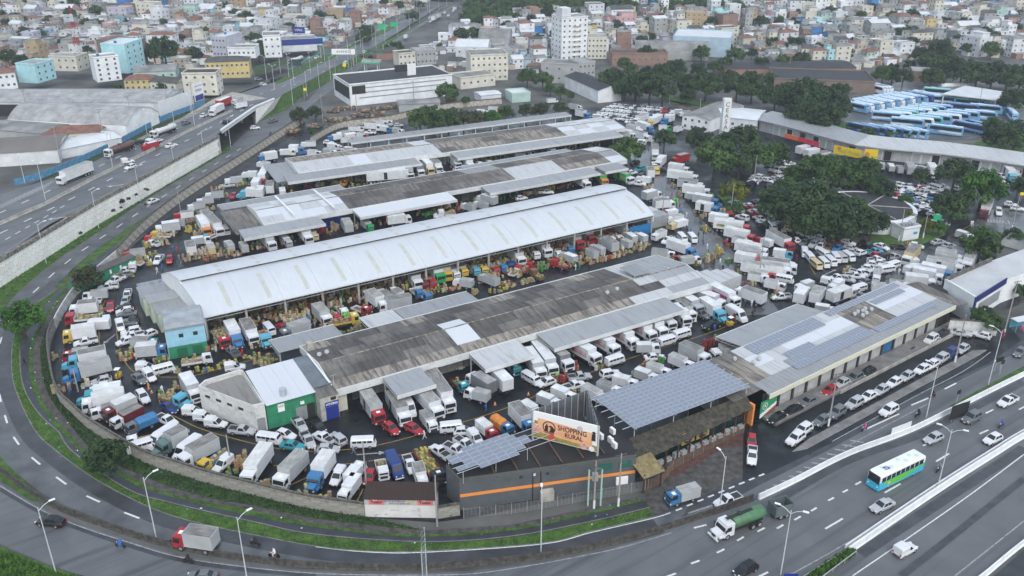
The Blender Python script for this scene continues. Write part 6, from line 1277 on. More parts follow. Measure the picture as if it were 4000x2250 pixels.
for o in[o for o in col.objects if o.get('label','').startswith('white lorry with red')]:
    if o.location.z<3:
        for ch in o.children:
            if ch.name.startswith('cargo_box'):
                for b in ch.children:
                    if b.name.startswith('advert_band') and b.data.vertices[0].co.y<0:
                        xs_=[v.co.x for v in b.data.vertices];text('PREÇO MÉDIO',b,((min(xs_)+max(xs_))/2+.6,-1.245,2.16),.62,M_inkw,off_=.01)
def at2(tile,x1,y1,x2,y2,z=0.,zm=1.5):
    c_,r_=tile;k=2.569 if r_==3 else 2.576;a,b=[P(1000*c_+x/k,562*r_+y/k,z+zm) for x,y in((x1,y1),(x2,y2))];c=(a+b)/2;return(c.x,c.y,z+.022),math.atan2(b.y-a.y,b.x-a.x)
l,h=at2((3,3),1500,290,1060,500);spawn('city_bus',city_bus(),l,h,'light blue city bus with white roof and green swoosh','bus')
M_tkg=mat('tank_green',(.07,.17,.08),.5,var=.25,vscale=.6,streak=(.4,.4,(.14,.13,.07),.55,.7))
l,h=at2((2,3),2540,800,1990,1020);spawn('tank_lorry',tank_truck('w',M_tkg,9.5,True),l,h,'green tank lorry with white bonneted cab on the busy carriageway','lorry')
l,h=at2((3,3),240,730,10,790);tb=MB();
tb.box(-1.6,1.6,-1.1,-1.0,.7,2.6);tb.box(-1.6,1.6,1.0,1.1,.7,2.6);tb.box(-1.6,-1.5,-1,1,.7,2.6);tb.box(1.5,1.6,-1,1,.7,2.6);tb.box(-1.5,1.5,-1,1,.7,.8)
mtr=mat('skip_grey_green',(.10,.125,.125),.6,var=.15,vscale=1)
spawn('open_trailer',[('bin',tb.mesh('bin',[mtr]),(0,0,0),[]),('drawbar',MB().tube((1.6,0,.6),(3,0,.6),.06,n=6).mesh('drawbar',[M_chas]),(0,0,0),[])]+[('wheel',wheel_mesh(.45,.25),(x,y,.45),[]) for x in(-.6,.5) for y in(-.95,.95)],l,h,'open grey-green box trailer behind the tank lorry','trailer')
M_tkw=mat('tank_white',(.58,.58,.57),.35,var=.1,vscale=.6)
for(t,q,lab,z) in(((0,0),(1740,1285,1555,1350),'pale tank lorry on the elevated highway before the bridge',6),((0,1),(1330,10,1080,95),'dark tanker lorry with white cab near the blue fence',6),((1,0),(455,590,350,625),'shiny tank lorry on the slip road below the blue and white showroom',1.5)):
    l,h=at2(t,*q,z=z);spawn('tank_lorry',tank_truck('w',M_tkw if 'dark' not in lab else mat('tank_dark',(.12,.06,.055),.4,var=.3,vscale=.7),12),l,h,lab,'lorry')
for t,x,y,hd,lab in(((0,2),1185,880,-90,'yellow forklift with white roof driving up the curved lane'),((2,2),2200,350,30,'yellow forklift beside the big grey canopy')):
    p=P(1000*t[0]+x/2.576,562*t[1]+y/2.576,.8);spawn('forklift',forklift_parts(),(p.x,p.y,.022),R(hd),lab,'forklift')
CO=[]
for i in range(11):CO.append((3338+i*20,419-i*3.4,R(-53),'bw'[i%2],'in the neat back depot row'))
for i in range(3):CO.append((3568+i*25,386-i*4,R(-53),'bnw'[i],'at the end of the back depot row'))
for i in range(8):CO.append((3470+i*27,458-i*4.6,R(-25),'bwtbwtbb'[i],'in the middle depot block'))
for i in range(7):CO.append((3545+i*36,482-i*5,R(-25),'bwtbwbb'[i],'in the near depot block'))
for i in range(7):CO.append((3372+i*31,507+i*2,R(132),'nnbnbbb'[i],'in the row by the banana plants'))
CO+=[(3690,510,R(150),'b','alone between the blocks and the puddles'),(3785,500,R(130),'n','among the depot puddles'),(3830,498,R(120),'n','among the depot puddles')]
for x,y,k in((3705,394,'b'),(3790,404,'t'),(3850,428,'b'),(3760,424,'n'),(3830,452,'b'),(3665,362,'t'),(3910,408,'t'),(3950,448,'b')):CO.append((x,y,R(-25) if x<3900 else R(75),k,'beside the white depot canopy'))
CN=dict(b='pale blue',t='turquoise',n='navy',w='white-blue',o='orange')
byg={}
for c in CO:byg.setdefault((c[4],c[3]),[]).append(c)
for(ph,k),ls in byg.items():
    for i,c in enumerate(sorted(ls,key=lambda c:c[0])):
        p=P(c[0],c[1],1.6);lab='%s coach, %s%s'%(CN[k],(ordi(i+1)+' such from the trees, ') if len(ls)>1 else '',ph)
        spawn('coach',coach(k),(p.x,p.y,.0),c[2],lab,'coach','coaches in the depot')
for i in range(3):
    p=P(3415+i*12,348,1.5);spawn('coach',coach('o'),(p.x,p.y,0),R(-60),'orange and white coach by the pink depot wall, %s from the wall'%ordi(i+1),'coach','coaches in the depot')
MO=[((0,3),1205,1130,165,'b','b','rider in blue on a motorcycle on the outer ramp',1),((0,3),1885,1285,172,'k','k','rider in black on a motorcycle on the outer ramp',1),((0,3),2560,1110,160,'k','k','rider behind the red-cab lorry on the inner ramp',1),((1,3),180,1230,170,'r','w','rider in white on a red motorcycle on the inner ramp',1),
      ((3,2),970,1410,215,'b','pk','rider in pink on the service lane',1),((3,2),1510,1265,215,'k','k','rider in black on the service lane',1),((3,2),1660,1080,35,'r','k','rider with red motorcycle beside a lamp post',1),((3,2),2350,1375,215,'r','b','rider in dark blue on the busy carriageway',1),((3,3),1720,370,215,'k','g','rider in grey ahead of the white median',1),
      ((0,1),1480,595,215,'k','g','rider behind the white car on the side road',1),((1,0),150,1350,35,'k','k','rider on the path under the highway slope',1)]
for t,x,y,hd,pk,sh,lab,_ in MO:
    k=2.569 if t[1]==3 else 2.576;p=P(1000*t[0]+x/k,562*t[1]+y/k,.6)
    spawn('motorcycle',moto_parts(pk),(p.x,p.y,.02),R(hd),'%s motorcycle under the %s'%(PAINT[pk][0],lab.replace(' motorcycle',' bike')),'motorcycle')
    put('person',person_mesh('ride',sh,1),None,(p.x-.15*cos(R(hd)),p.y-.15*sin(R(hd)),.02),R(hd),label=lab,cat='person')
for i in range(12):
    t=i/11;p=P(3000+(1340+260*t)/2.576,1124+(530-125*t)/2.576,.5);spawn('motorcycle',moto_parts(rnd.choice('krkkbg') if i else 'k'),(p.x,p.y,.57),R(110+rnd.uniform(-15,15)),'parked motorcycle on the shutter row pavement, %s from the near end'%ordi(i+1),'motorcycle','motorcycles parked on the pavement')
for x,y,w_ in((1460,610,'kerb below the shutters'),(1005,705,'third dark pilaster')):
    p=P(3000+x/2.576,1124+y/2.576,.5);spawn('motorcycle',moto_parts('k'),(p.x,p.y,.03 if y<650 else.57),R(40),'black motorcycle parked alone by the '+w_,'motorcycle')
def walkers(phrase,spots,jit=6):
    n={};out=[]
    for x,y in spots:
        sh=rnd.choice('wwwrbbkkkyggnp');sh={'n':'gn','p':'pk'}.get(sh,sh);po=rnd.choice(('stand','walk','walk','carry'));out.append((P(x,y,.9),sh,po))
    out.sort(key=lambda q:q[0].y)
    for p,sh,po in out:
        k=(sh,po);n[k]=n.get(k,0)+1;tot=sum(1 for q in out if(q[1],q[2])==k)
        lab='person in %s shirt %s %s'%(SHIRT[sh][0],{'stand':'standing','walk':'walking','carry':'reaching forward'}[po],phrase)
        if tot>1:lab='person in %s shirt %s, %s from near end, %s'%(SHIRT[sh][0],{'stand':'standing','walk':'walking','carry':'reaching'}[po],ordi(n[k]),phrase)
        put('person',person_mesh(po,sh,rnd.random()<.6),None,(p.x,p.y,.01),rnd.uniform(0,6.28),label=lab,cat='person',group='people '+phrase)
av=[]
for i in range(46):
    t=rnd.random()*(len(AVE)-1.01);k=int(t);f_=t-k;a,b=AVE[k],AVE[k+1];av.append((a[0]+(b[0]-a[0])*f_+rnd.uniform(-38,38),a[1]+(b[1]-a[1])*f_+rnd.uniform(-6,6)))
walkers('on the wet avenue',av)
T=lambda c,r,pts:[(1000*c+x/2.576,562*r+y/2.576) for x,y in pts]
walkers('in the curved lane',T(0,2,[(1060,690),(1080,780),(1330,680),(1365,690),(700,1030),(735,1010),(1580,1060),(1630,1020),(1050,270),(970,290),(1920,890),(2080,830),(2200,640),(2440,650),(2160,520),(1550,740),(1030,270)]))
walkers('in the lane behind the hall gable',T(0,1,[(1650,1150),(1630,1230),(1580,1270),(1820,1210),(1760,1150),(1800,1140),(1780,1060),(1740,1050),(1520,1180),(1490,1150),(1470,1140),(1960,760),(1940,800),(1970,830),(2480,380),(2470,360),(2340,860),(2140,700)]))
walkers('in front of the vaulted hall',T(1,2,[(590,370),(445,230),(110,720),(240,1290),(1590,1190)][:3])+T(2,1,[(310,1170),(330,1170),(120,1030),(640,1240),(680,1230),(770,1250),(980,1140),(930,1130),(420,1110),(1120,1060),(1260,1040),(1300,1010)]))
walkers('by the mossy-roof shed',T(1,2,[(2315,1200),(1590,1190),(1790,1420),(720,880)])+T(2,2,[(2040,400),(1660,560),(1790,410),(880,780)]))
walkers('in the car park',T(3,1,[(290,1140),(1320,1280),(1220,1130),(1400,1005),(1395,1330),(2045,800),(2060,800),(2395,785),(1215,1160),(1330,1190)])+T(3,2,[(390,130),(700,170),(720,165),(2560,400),(2370,470)]))
walkers('below the green shop',[(1000+x/2.569,1686+y/2.569) for x,y in[(110,110),(590,170),(1690,30),(975,180)]]);walkers('on the cycle path',[(95,1412)])
cone=MB().tube((0,0,.04),(0,0,.75),.2,.04,10,0);cone.box(-.25,.25,-.25,.25,0,.05);cone.tube((0,0,.35),(0,0,.5),.135,.1,10,1);cone=cone.mesh('traffic_cone',[paint('o'),M_inkw])
for i,(x,y) in enumerate(T(0,2,[(1490,970),(1495,1005),(1525,1045)])+T(1,2,[(2405,1165)])+T(2,2,[(165,1065)])):
    p=P(x,y,.3);put('traffic_cone',cone,None,(p.x,p.y,.01),label=['orange cone nearest the small white vans by the corner','orange cone in the middle of three in the curved lane','orange cone closest to the white SUV in the lane','orange cone beside the dark-boxed lorry at the shed','orange cone standing alone on the lane behind the billboard'][i],cat='traffic cone')
CRT=[]
def heap(px,rx,ry,n,pal,hmax=4,rz=None,z=0.):
    c=P(*px,.4);a=AX if rz is None else rz
    for _ in range(n):
        u,v=rnd.uniform(-rx,rx),rnd.uniform(-ry,ry);x,y=c.x+u*cos(a)-v*sin(a),c.y+u*sin(a)+v*cos(a);hgt=rnd.randint(1,hmax);k=rnd.choice(pal);r0=a+rnd.choice((0,pi/2))+rnd.uniform(-.15,.15)
        for q in range(hgt):CRT.append((x+rnd.uniform(-.04,.04),y+rnd.uniform(-.04,.04),z+.345*q,r0,k))
W_,MX,GR,YL=[0,1,3,0,1],[0,1,2,3,4,5,6,7,0,1,8],[5,9,9,10],[6,6,0,9]
for t,x,y,rx,ry,n,pal,hm in[((0,2),610,1020,1.6,.9,16,W_,6),((0,2),545,700,.8,.6,6,W_,5),((0,2),850,975,1.2,.7,8,[7,7,3],5),((0,2),1250,670,1.5,2.0,14,MX,4),((0,2),1320,690,2,.8,12,MX,3),((0,2),1540,740,3,.7,14,MX,3),((0,2),1620,700,.8,.8,6,[10,10,5],4),((0,2),1780,820,.8,1.0,6,[1,7],7),((0,2),1960,740,2.2,.8,18,W_,5),((0,2),1900,860,2,.8,6,YL,3),((0,2),2130,810,2.2,.8,10,YL,3),((0,2),2420,710,4,.8,18,YL,2),((0,2),2120,600,1.2,1.6,12,MX,4),((0,2),1680,1060,1.6,1.2,10,MX,3),((0,2),1780,1010,1.4,1.4,10,W_,4),((0,2),990,260,.8,1.2,8,[6,5,0],4),((0,2),1030,230,.7,1,6,W_,5),((0,2),2180,450,1,1.5,10,YL,4),((0,2),1230,1090,.6,1.2,6,YL,2),
                              ((0,3),2080,400,1.0,.8,10,[9,5,0],4),((0,3),1930,400,1.6,.5,8,YL,2),((0,3),2410,320,1.3,1.2,16,[0,1,9,4],6),((0,3),2320,390,.9,.6,5,[9],3),((0,3),2180,480,.9,.6,6,[9,0],2),((0,3),2290,510,.8,.5,5,[6,0],2),((1,3),480,620,.9,.7,9,[3,1],5),((1,3),680,670,1.4,.8,14,[1,0,3],3),((1,3),90,540,1,.8,10,W_,4),((1,3),40,590,.8,.4,5,W_,2),
                              ((0,1),1620,900,2.5,1.2,26,W_,6),((0,1),1740,900,1.5,1.5,14,MX,5),((0,1),1530,1010,2.5,1,22,YL+[9],5),((0,1),1660,990,1,1.2,10,W_,5),((0,1),1370,1170,2.5,1,24,W_,5),((0,1),1470,1200,1.2,1,10,YL,3),((0,1),1550,1110,1,1.5,10,YL+[9],3),((0,1),1280,1320,1.6,.8,12,YL,3),((0,1),1200,1360,1,.6,6,W_,5),((0,1),1930,1140,2.2,1.2,26,W_+[6],6),((0,1),2030,1090,1.4,1.4,18,[7,7,3],5),((0,1),2110,1150,1.6,1,16,[2,4,0],5),((0,1),2240,1100,2,1,18,MX,5),((0,1),2340,1110,1.8,.8,12,[4,3,0,7],4),((0,1),1890,870,.9,1,8,[6],5),((0,1),1990,900,1.2,1,12,W_,4),((0,1),2110,650,1.5,.8,14,YL,3),((0,1),2040,690,1.5,.8,14,YL+W_,3),((0,1),2180,450,2,.7,12,MX,4),((0,1),2260,520,1.5,1,10,YL,3),((0,1),2440,400,2,1,14,YL+W_,3),((0,1),1910,770,1.5,1,12,W_,4),((0,1),2170,1030,1.5,.8,10,MX,4),
                              ((1,2),30,560,2,.8,16,W_,4),((1,2),60,760,1.6,1.3,18,W_+YL,5),((1,2),160,720,1,1,8,YL,4),((1,2),820,350,4,.7,30,YL+[9,4],3),((1,2),890,320,.8,.8,10,[10],6),((1,2),930,420,4,.5,18,[9,0,1],2),((1,2),1030,400,1,.6,6,[1],5),((1,2),1690,60,2,.8,18,W_,4),((1,2),330,300,2,1.2,20,[3,7,6,4],5),((1,2),460,270,1.6,1,14,[7,3,6],5),((1,2),790,160,1,2,10,[9,0],3),((1,2),2210,40,1.2,.8,10,W_,5),((1,2),1900,20,4,.7,26,MX,4),((1,2),2440,20,3,.7,14,YL,3),((1,2),2040,790,.9,.6,5,[7],3),((1,2),1840,850,.8,.8,5,[7],3),((1,2),1100,240,1.3,.6,8,[7,7,3],3),
                              ((2,1),60,1300,2,1.6,34,W_,5),((2,1),100,1390,4,.7,26,W_,3),((2,1),470,1190,2.2,.7,22,W_+[4],5),((2,1),190,1260,1.2,.8,10,YL,4),((2,1),300,1250,1.5,1.5,14,[9,5,5],5),((2,1),690,1190,3.5,.7,22,MX,4),((2,1),850,1180,3,.7,18,W_+[4],4),((2,1),1000,1130,4,.8,26,MX,3),((2,1),1170,1080,5,.8,34,MX,3),((2,1),1310,1020,3,.8,20,W_,3),((2,1),930,870,2.2,1.2,26,[8,8,8,4],7),((2,1),850,900,2,1,14,[5],5),((2,1),480,990,1.5,1,10,W_,5),((2,1),180,1070,2,1,12,MX,4),((2,1),1080,920,1.8,.8,12,MX,3),((2,1),340,450,3,1,30,[6],6),((2,1),260,490,1.2,.8,10,W_,5),((2,1),480,430,2,1,12,[2,8],5),((2,1),1380,430,1.5,1,10,W_,3),((2,1),1630,415,.9,.7,6,W_,3),((2,1),1690,510,.8,.8,8,W_,5),((2,1),1840,670,.9,.8,8,W_,4),((2,1),1960,720,2.2,.8,16,W_,4),((2,1),2090,700,2,.6,14,W_,5),((2,1),1950,850,.9,1.6,14,YL+W_,3),((2,1),2080,1080,.9,1,12,[6],6),((2,1),2170,1010,.9,1.2,12,[2,8],4),((2,1),1970,1160,1.6,1.2,24,W_,6),((2,1),1860,1200,1.2,.8,12,[2,9],5),((2,1),2190,1170,.8,.8,8,MX,3),((2,1),2260,1290,.8,1.2,10,MX,4),((2,1),2410,1290,.7,.7,8,YL,4),((2,1),2400,1400,2,.8,12,MX,3),((2,1),2600/1.02,1300,1,1,8,W_,4),((2,1),1640,580,.6,.6,5,GR,4),((2,1),2010,520,.9,.7,8,GR,3),((2,1),2040,790,1,.6,6,W_,3),((2,1),1900,560,1,.6,6,W_,4),
                              ((1,1),300,430,2.2,1,20,[0,6,0],4),((1,1),520,420,1,1,12,[8,8],6),((1,1),640,410,2,.8,18,W_+[6],4),((1,1),800,350,3,.8,20,MX,4),((1,1),930,360,1.6,.8,14,[6],5),((1,1),1040,350,1.4,.8,12,W_,4),((1,1),630,870,1.2,2,22,[8],6),((1,1),790,850,.8,1.6,10,[1,0],6),((1,1),70,1020,1,.8,8,[2,0],4),((1,1),20,1010,.8,.8,6,[5],4),((1,1),1750,700,2,.8,12,[10,5],3),((1,1),1880,640,2,.8,16,[4,6,8],3),((1,1),2020,650,2,.8,12,[2,4],3),((1,1),2260,150,3,1,20,[2,0],5),((1,1),2420,110,3,1,22,[2,0,1],5),((1,1),2250,1170,5,1.2,30,MX,4),((1,1),2400,1330,1,.8,12,W_,5),((1,1),2550,1290,1.4,1,14,W_,5),((1,1),2480,1410,2,.8,18,MX,3),
                              ((2,2),880,800,.9,.8,8,[7,8,9],4),((2,2),460,930,1.6,.8,14,[2,10,8],5),((2,2),620,800,1,.7,10,[8,4],5),((2,2),1960,600,.9,.9,12,[8],8),((2,2),2060,560,.7,.9,10,[8,9],7),((2,2),640,1040,.8,.5,5,YL,2),((2,2),1320,780,.9,.5,6,[2],3),((2,2),1500,730,.5,.5,4,[5],4),((2,2),2250,310,.6,.6,6,[7,8],5),((2,2),1220,860,1,.5,4,[7],2),((3,1),800,1270,1.6,.8,12,W_+[9],3),((3,1),690,1340,1.5,.8,10,[2,0],3),((3,2),110,60,1,.7,8,[4,3],3),((3,2),60,90,.8,.8,8,[9,6],3)]:
    k=2.569 if t[1]==3 else 2.576;heap((1000*t[0]+x/k,562*t[1]+y/k),rx,ry,n,pal,hm)
for c,hd,Lc,sm,bon,s_ in LOADS:
    xl=Lc/2;x1=xl-(3.4 if bon else 2.1);n=int((x1+xl)/.62);zb=.8 if sm else 1.15;pal=rnd.choice((W_,W_,MX,YL,[2,0]));w2=2 if sm else 4
    if rnd.random()<.12:continue
    for i in range(n):
        for jy in range(w2):
            for q in range(rnd.randint(0,3)):
                u=-xl+.45+i*.62;v=(jy-(w2-1)/2)*.5;CRT.append((c.x+u*cos(hd)-v*sin(hd),c.y+u*sin(hd)+v*cos(hd),zb+.345*q+.02,hd,rnd.choice(pal)))
for _ in range(1500):
    s_,t_=rnd.uniform(-12,105),rnd.uniform(42.5,52);k=rnd.choice(MX)
    p=ML(s_,t_)
    for q in range(rnd.randint(1,4)):CRT.append((p.x,p.y,.345*q,AX+rnd.choice((0,pi/2)),k))
for(s0,s1,t0,t1,n,pal) in((0,88,20,23,90,MX),(5,125,86,90,160,MX),(30,150,119,127,220,MX),(60,150,148,154,160,MX),(-5,60,36.5,40,120,MX),(60,100,36,40.5,90,MX),(5,60,110,113,60,MX)):
    for _ in range(n):
        p=ML(rnd.uniform(s0,s1),rnd.uniform(t0,t1));k=rnd.choice(pal)
        for q in range(rnd.randint(1,4)):CRT.append((p.x,p.y,.345*q,AX+rnd.choice((0,pi/2)),k))
CRT.sort(key=lambda c:c[0]**2+c[1]**2+(400 if c[2]<.2 else 0))
def zone(x,y):
    q=Q(x,y,0)[:2]
    return 'by the curved wall' if x<-30 and y<150 or q[1]>1750 and q[0]<1700 else 'in the corner by the wedge building' if q[0]<1100 and y<165 else 'along the mossy-roof shed' if q[0]>1500 else 'in front of the vaulted hall'
for x,y,z,r_,k in CRT[:300]:
    lab='%s produce crate in the heaps %s'%(CR[k][0],zone(x,y));put('crate',crate_mesh(k),None,(x,y,z+.012),r_,label=lab,cat='crate',group='%s crates %s'%(CR[k][0],zone(x,y)))
mb=MB()
for x,y,z,r_,k in CRT[300:]:
    mb.rbox(x,y,z+.012,.6,.42,.32,r_,k,[0,9,4,6,4,9,6,3,8,9,10][k])
mb.build('produce_crates',CM,kind='stuff',label='mass of stacked produce crates and boxes all over the market yard',cat='crates')
# ================================================================ STREET FURNITURE
M_pole=mat('white_lamp_pole',(.62,.64,.66),.4,.2);M_lamp=mat('lamp_head',(.78,.80,.82),.3);M_cpole=mat('concrete_pole',(.30,.29,.27),.85,var=.2,vscale=1)
def lamp(px,z,h,arms,label,r_=.1):
    p=P(*px,z);e=empty('street_lamp',p,label=label,cat='street lamp');MB().tube((0,0,0),(0,0,h),r_,r_*.6,8).build('pole',M_pole,e)
    for a in arms:
        a=R(a);L_=h*.14;q=Vector((cos(a)*L_,sin(a)*L_,h+.35));arm=MB().tube((0,0,h-.6),(q.x*.45,q.y*.45,h),r_*.5,n=6).tube((q.x*.45,q.y*.45,h),tuple(q),r_*.5,n=6).build('arm',M_pole,e)
        MB().box(-.1,.7,-.16,.16,-.05,.06).build('lamp_head',M_lamp,arm,loc=q,rz=a)
NL=[((218,2235),0,11.5,(40,),'white street lamp nearest the grassy picture corner'),((610,2098),0,11,(40,),'white street lamp rising behind the barrier left of the red-cab lorry'),((965,2262),0,11,(40,),'white street lamp on the outer ramp below the red-cab lorry'),((2113,2158),0,10.5,(90,),'white street lamp standing below the striped grey building'),((2811,1988),0,10,(120,),'white street lamp beside the white pickup on the service lane'),
      ((3049,2246),0,11.5,(150,-25),'two-armed white lamp beside the open trailer'),((3661,1910),0,11.5,(150,-25),'two-armed white lamp in the median beside the city bus'),((3617,1632),0,11,(140,),'white street lamp beside the black-framed sign'),((3860,1504),0,12,(140,),'white street lamp by the roadside grass strip')]
for i,(x,y) in enumerate([(182,1030),(387,892),(551,787),(690,700),(803,632),(902,574)]):NL.append(((x,y),0,11,(30,),'white lamp in the verge below the retaining wall, %s from the near end'%ordi(i+1)))
for i,(x,y) in enumerate([(178,781),(440,652),(606,570),(760,488)]):NL.append(((x,y),6,11,(150,-30),'two-armed lamp in the highway median, %s from the near end'%ordi(i+1)))
for i,(x,y) in enumerate([(98,716),(445,600),(575,525),(680,480),(748,445),(870,395)]):NL.append(((x,y),6,9,(-60,),'white lamp on the far edge of the highway, %s from the near end'%ordi(i+1)))
fz=lambda x:max(.2,6*(1-sstep(1050,1500,x)))
for i,(x,y) in enumerate([(1145,412),(1200,376),(1248,343),(1292,312),(1362,266),(1393,246),(1420,228),(1470,196),(1505,178),(1555,145),(1600,115),(1640,88),(1680,62),(1715,40),(1745,22)]):NL.append(((x,y),fz(x)*.6,11,(30,),'white lamp along the grass slope side of the far highway, %s from bridge'%ordi(i+1)))
for i,(x,y) in enumerate([(1042,315),(1073,354),(1096,287),(1129,302),(1148,323),(1214,292),(1271,265),(1318,243),(1360,222),(1410,195),(1455,168),(1505,140),(1550,112),(1590,86),(1630,62),(1670,40)]):NL.append(((x,y),fz(x)*.8,11,(150,-30),'tall lamp in the median of the far highway, %s from the bridge'%ordi(i+1)))
for a in NL:lamp(*a)
def ppole(px,h,label,arms=2,base=None,z=0.,r_=.16):
    p=P(*px,z) if z else PG(*px);e=empty('utility_pole',p,label=label,cat='utility pole');MB().tube((0,0,0),(0,0,h),r_,r_*.65,8).build('pole',M_cpole,e)
    for k in range(arms):MB().box(-1,1,-.05,.05,0,.1).build('crossarm',M_stain,e,loc=(0,0,h-.25-.8*k),rz=R(20+60*(k%2)))
    if base:MB().tube((0,0,0),(0,0,1.6),r_+.03,n=8).build('painted_base',M_white,e)
PP=[((3235,1664),11,'utility pole between the two lines of parked cars',3,1),((3729,1416),11,'utility pole at the far tip of the parking island',2,1),((3920,1310),13,'tall utility pole with painted base by the bus stop',2,1),((2415,1977),10,'utility pole with transformer before the porch of the tiled shop',3,1),((2320,1985),9,'utility pole between two pale green posts',2,1),((1708,2056),9.5,'plain concrete pole at the corner of the advert hut',0,None),((1432,1905),9,'leaning concrete pole beside the near market wall lorries',0,None),((902,1815),6,'thin pole among the wall-side vans',0,None),((306,1530),5,'short concrete pole among the wall-side lorries',0,None),((705,820),6,'white pole on the cream side road wall',1,None),((2585,873),9,'pole on the grass patch by the hall gable',0,1),((2855,830),9,'pole on the lawn by the yellowish tree',2,1),((2965,1085),11,'pole among lorries at the near avenue edge',1,1),((3205,955),9,'pole among the parked cars before the mango grove',1,1),((3510,940),9,'pole beside the white kiosk',0,1),((3605,930),7,'short pole on the lawn near the green road sign',0,1),((3950,900),10,'pole by the zebra crossing',2,1),((2945,710),9,'pole by the zebra crossing near the mango grove',1,1)]
for a in PP:ppole(*a)
for i,(x,y) in enumerate([(115,470),(410,560),(240,640),(520,500),(660,440),(760,440)]):ppole((x,y),12,'tall utility pole beside the warehouse fence, %s from the left'%ordi(i+1),2,None,6)
for i,(x,y) in enumerate([(1262,480),(1312,300),(1395,450),(1375,285),(1617,395),(1500,400),(2480,375),(2615,410),(3080,290),(3355,280),(3510,375),(3820,425),(3580,460),(2730,470),(1190,390)]):ppole((x,y),9+3*(i%3==0),'thin utility pole behind the market, %s in order from the left'%ordi(1+sorted([1262,1312,1395,1375,1617,1500,2480,2615,3080,3355,3510,3820,3580,2730,1190]).index(x)),1)
tp=empty('transformer_frame',P(2318,1975),label='pair of pale green posts carrying a grey transformer',cat='transformer')
for x in(-.9,1.1):MB().tube((x,0,0),(x,0,7),.14,n=8).build('post',mat('pale_green_post',(.36,.52,.46),.6),tp)
MB().box(-.95,1.15,-.1,.1,7,7.2).build('beam',M_stain,tp);MB().box(-.4,.5,-.35,.35,5,6.2).build('transformer',M_rgrey,tp)
def wires(name,a,b,za,zb,label,n=3,sag=1.):
    A_,B_=P(*a),P(*b);mb=MB()
    for k in range(n):
        pr=None
        for i in range(9):
            t=i/8;q=A_.lerp(B_,t);q=Vector((q.x+.4*k,q.y,za+(zb-za)*t-sag*4*t*(1-t)-.25*k))
            if pr is not None:mb.tube(pr,q,.018,n=3,cap=False)
            pr=q
    mb.build(name,M_plas,label=label,cat='cable')
wires('overhead_cable',(3235,1664),(3729,1416),10.5,10.5,'overhead cables above the parked cars on the front lane',4);wires('overhead_cable',(2415,1977),(3235,1664),9.5,10.5,'overhead cables from the shop porch to the parked cars',4);wires('overhead_cable',(1708,2056),(2320,1985),9,8.5,'overhead cables across the striped grey wall',3)
gt=empty('lattice_mast',P(1660,2262),label='white lattice gantry mast at the bottom edge of the picture',cat='mast');mb=MB();h=5.5
for x,y in((-.3,-.3),(.3,-.3),(.3,.3),(-.3,.3)):mb.tube((x,y,-6),(x,y,h),.05,n=4)
for k in range(16):
    z=-6+15*k/16;z2=z+15/16;mb.tube((-.3,-.3,z),(.3,-.3,z2),.03,n=3);mb.tube((.3,-.3,z),(.3,.3,z2),.03,n=3);mb.tube((-.3,.3,z),(.3,.3,z2),.03,n=3)
mb.build('lattice',M_frame,gt)
def sign(px,z,wd,ht,h,m,label,txt=None,rz=0,tm=None,posts=1,ts=.5):
    p=P(*px,z) if z>=0 else PG(*px);e=empty('road_sign',p,R(rz),label=label,cat='sign')
    for k in range(posts):x=(k-(posts-1)/2)*wd*.7;MB().tube((x,.08,0),(x,.08,h),.05,n=6).build('post',M_steel,e)
    b=MB().box(-wd/2,wd/2,-.04,.04,h-ht,h).build('board',m,e)
    if txt:text(txt,b,(0,-.06,h-ht/2),ts,tm or M_inkw)
M_sg=mat('sign_green',(.01,.42,.16),.5);M_sy=mat('sign_yellow_board',(.85,.62,.01),.5)
sign((597,738),0,1.8,1.3,3,M_sg,'green direction sign on the verge under the retaining wall',rz=10);sign((745,655),0,1,1.2,2.6,M_sy,'yellow warning sign on the verge under the retaining wall',rz=10)
sign((1496,156),2,5,3,9,M_sg,'turquoise-green direction sign over the far highway, nearer one',rz=5,posts=2);sign((1541,140),2,4,2.5,8,M_sg,'turquoise-green direction sign over the far highway, further one',rz=5,posts=2);sign((1346,270),3,1.6,1.8,3,M_sy,'yellow sign on the grass slope of the far highway',rz=10);sign((1192,366),5,1.2,1.2,2.5,M_sy,'small yellow sign on the grass slope near the bridge',rz=10)
sign((3650,905),0,2,1.5,5,M_sg,'green sign on a bent mast in the car park',rz=-20);sign((1157,280),3,5.5,3,6,mat('sign_dark',(.03,.05,.06),.6),'dark board on the slip road below the lorries',posts=2)
sign((3740,1640),0,4.5,3,3.5,M_black,'black framed sign board lying against the white barrier',rz=25,posts=2);sign((3895,1450),0,2,1,3.2,M_black,'small black road sign by the roadside grass, wide one',rz=20,posts=2);sign((3735,1580),0,.8,.9,3.2,M_black,'small square sign on a post at the grass tip',rz=20);sign((3905,1465),0,.8,.9,3.4,M_black,'small square sign near the lamp in the grass',rz=20)
sign((3515,1700),0,5,2.0,2.2,M_white,'white curved board behind the service barrier',rz=28,posts=2);sign((3085,2275),0,2.0,1.2,1.6,M_blue,'blue sign corner at the bottom edge',rz=0);sign((3986,788),0,1.4,.9,3,M_sy,'yellow sign at the far entry road',rz=0)
fb=empty('footbridge',P(1380,195,2),label='green lattice footbridge across the far highway',cat='footbridge');o=fb.location;a,b=P(1250,210,8)-o,P(1500,210,8)-o;mb=MB()
M_fb=mat('footbridge_green',(.03,.20,.10),.6)
for dz in(0,2.2):mb.tube((a.x,a.y,6+dz),(b.x,b.y,6+dz),.14,n=4)
for k in range(30):t=k/30;mb.tube((a.x+(b.x-a.x)*t,a.y,6),(a.x+(b.x-a.x)*(t+1/30),a.y,8.2),.08,n=3)
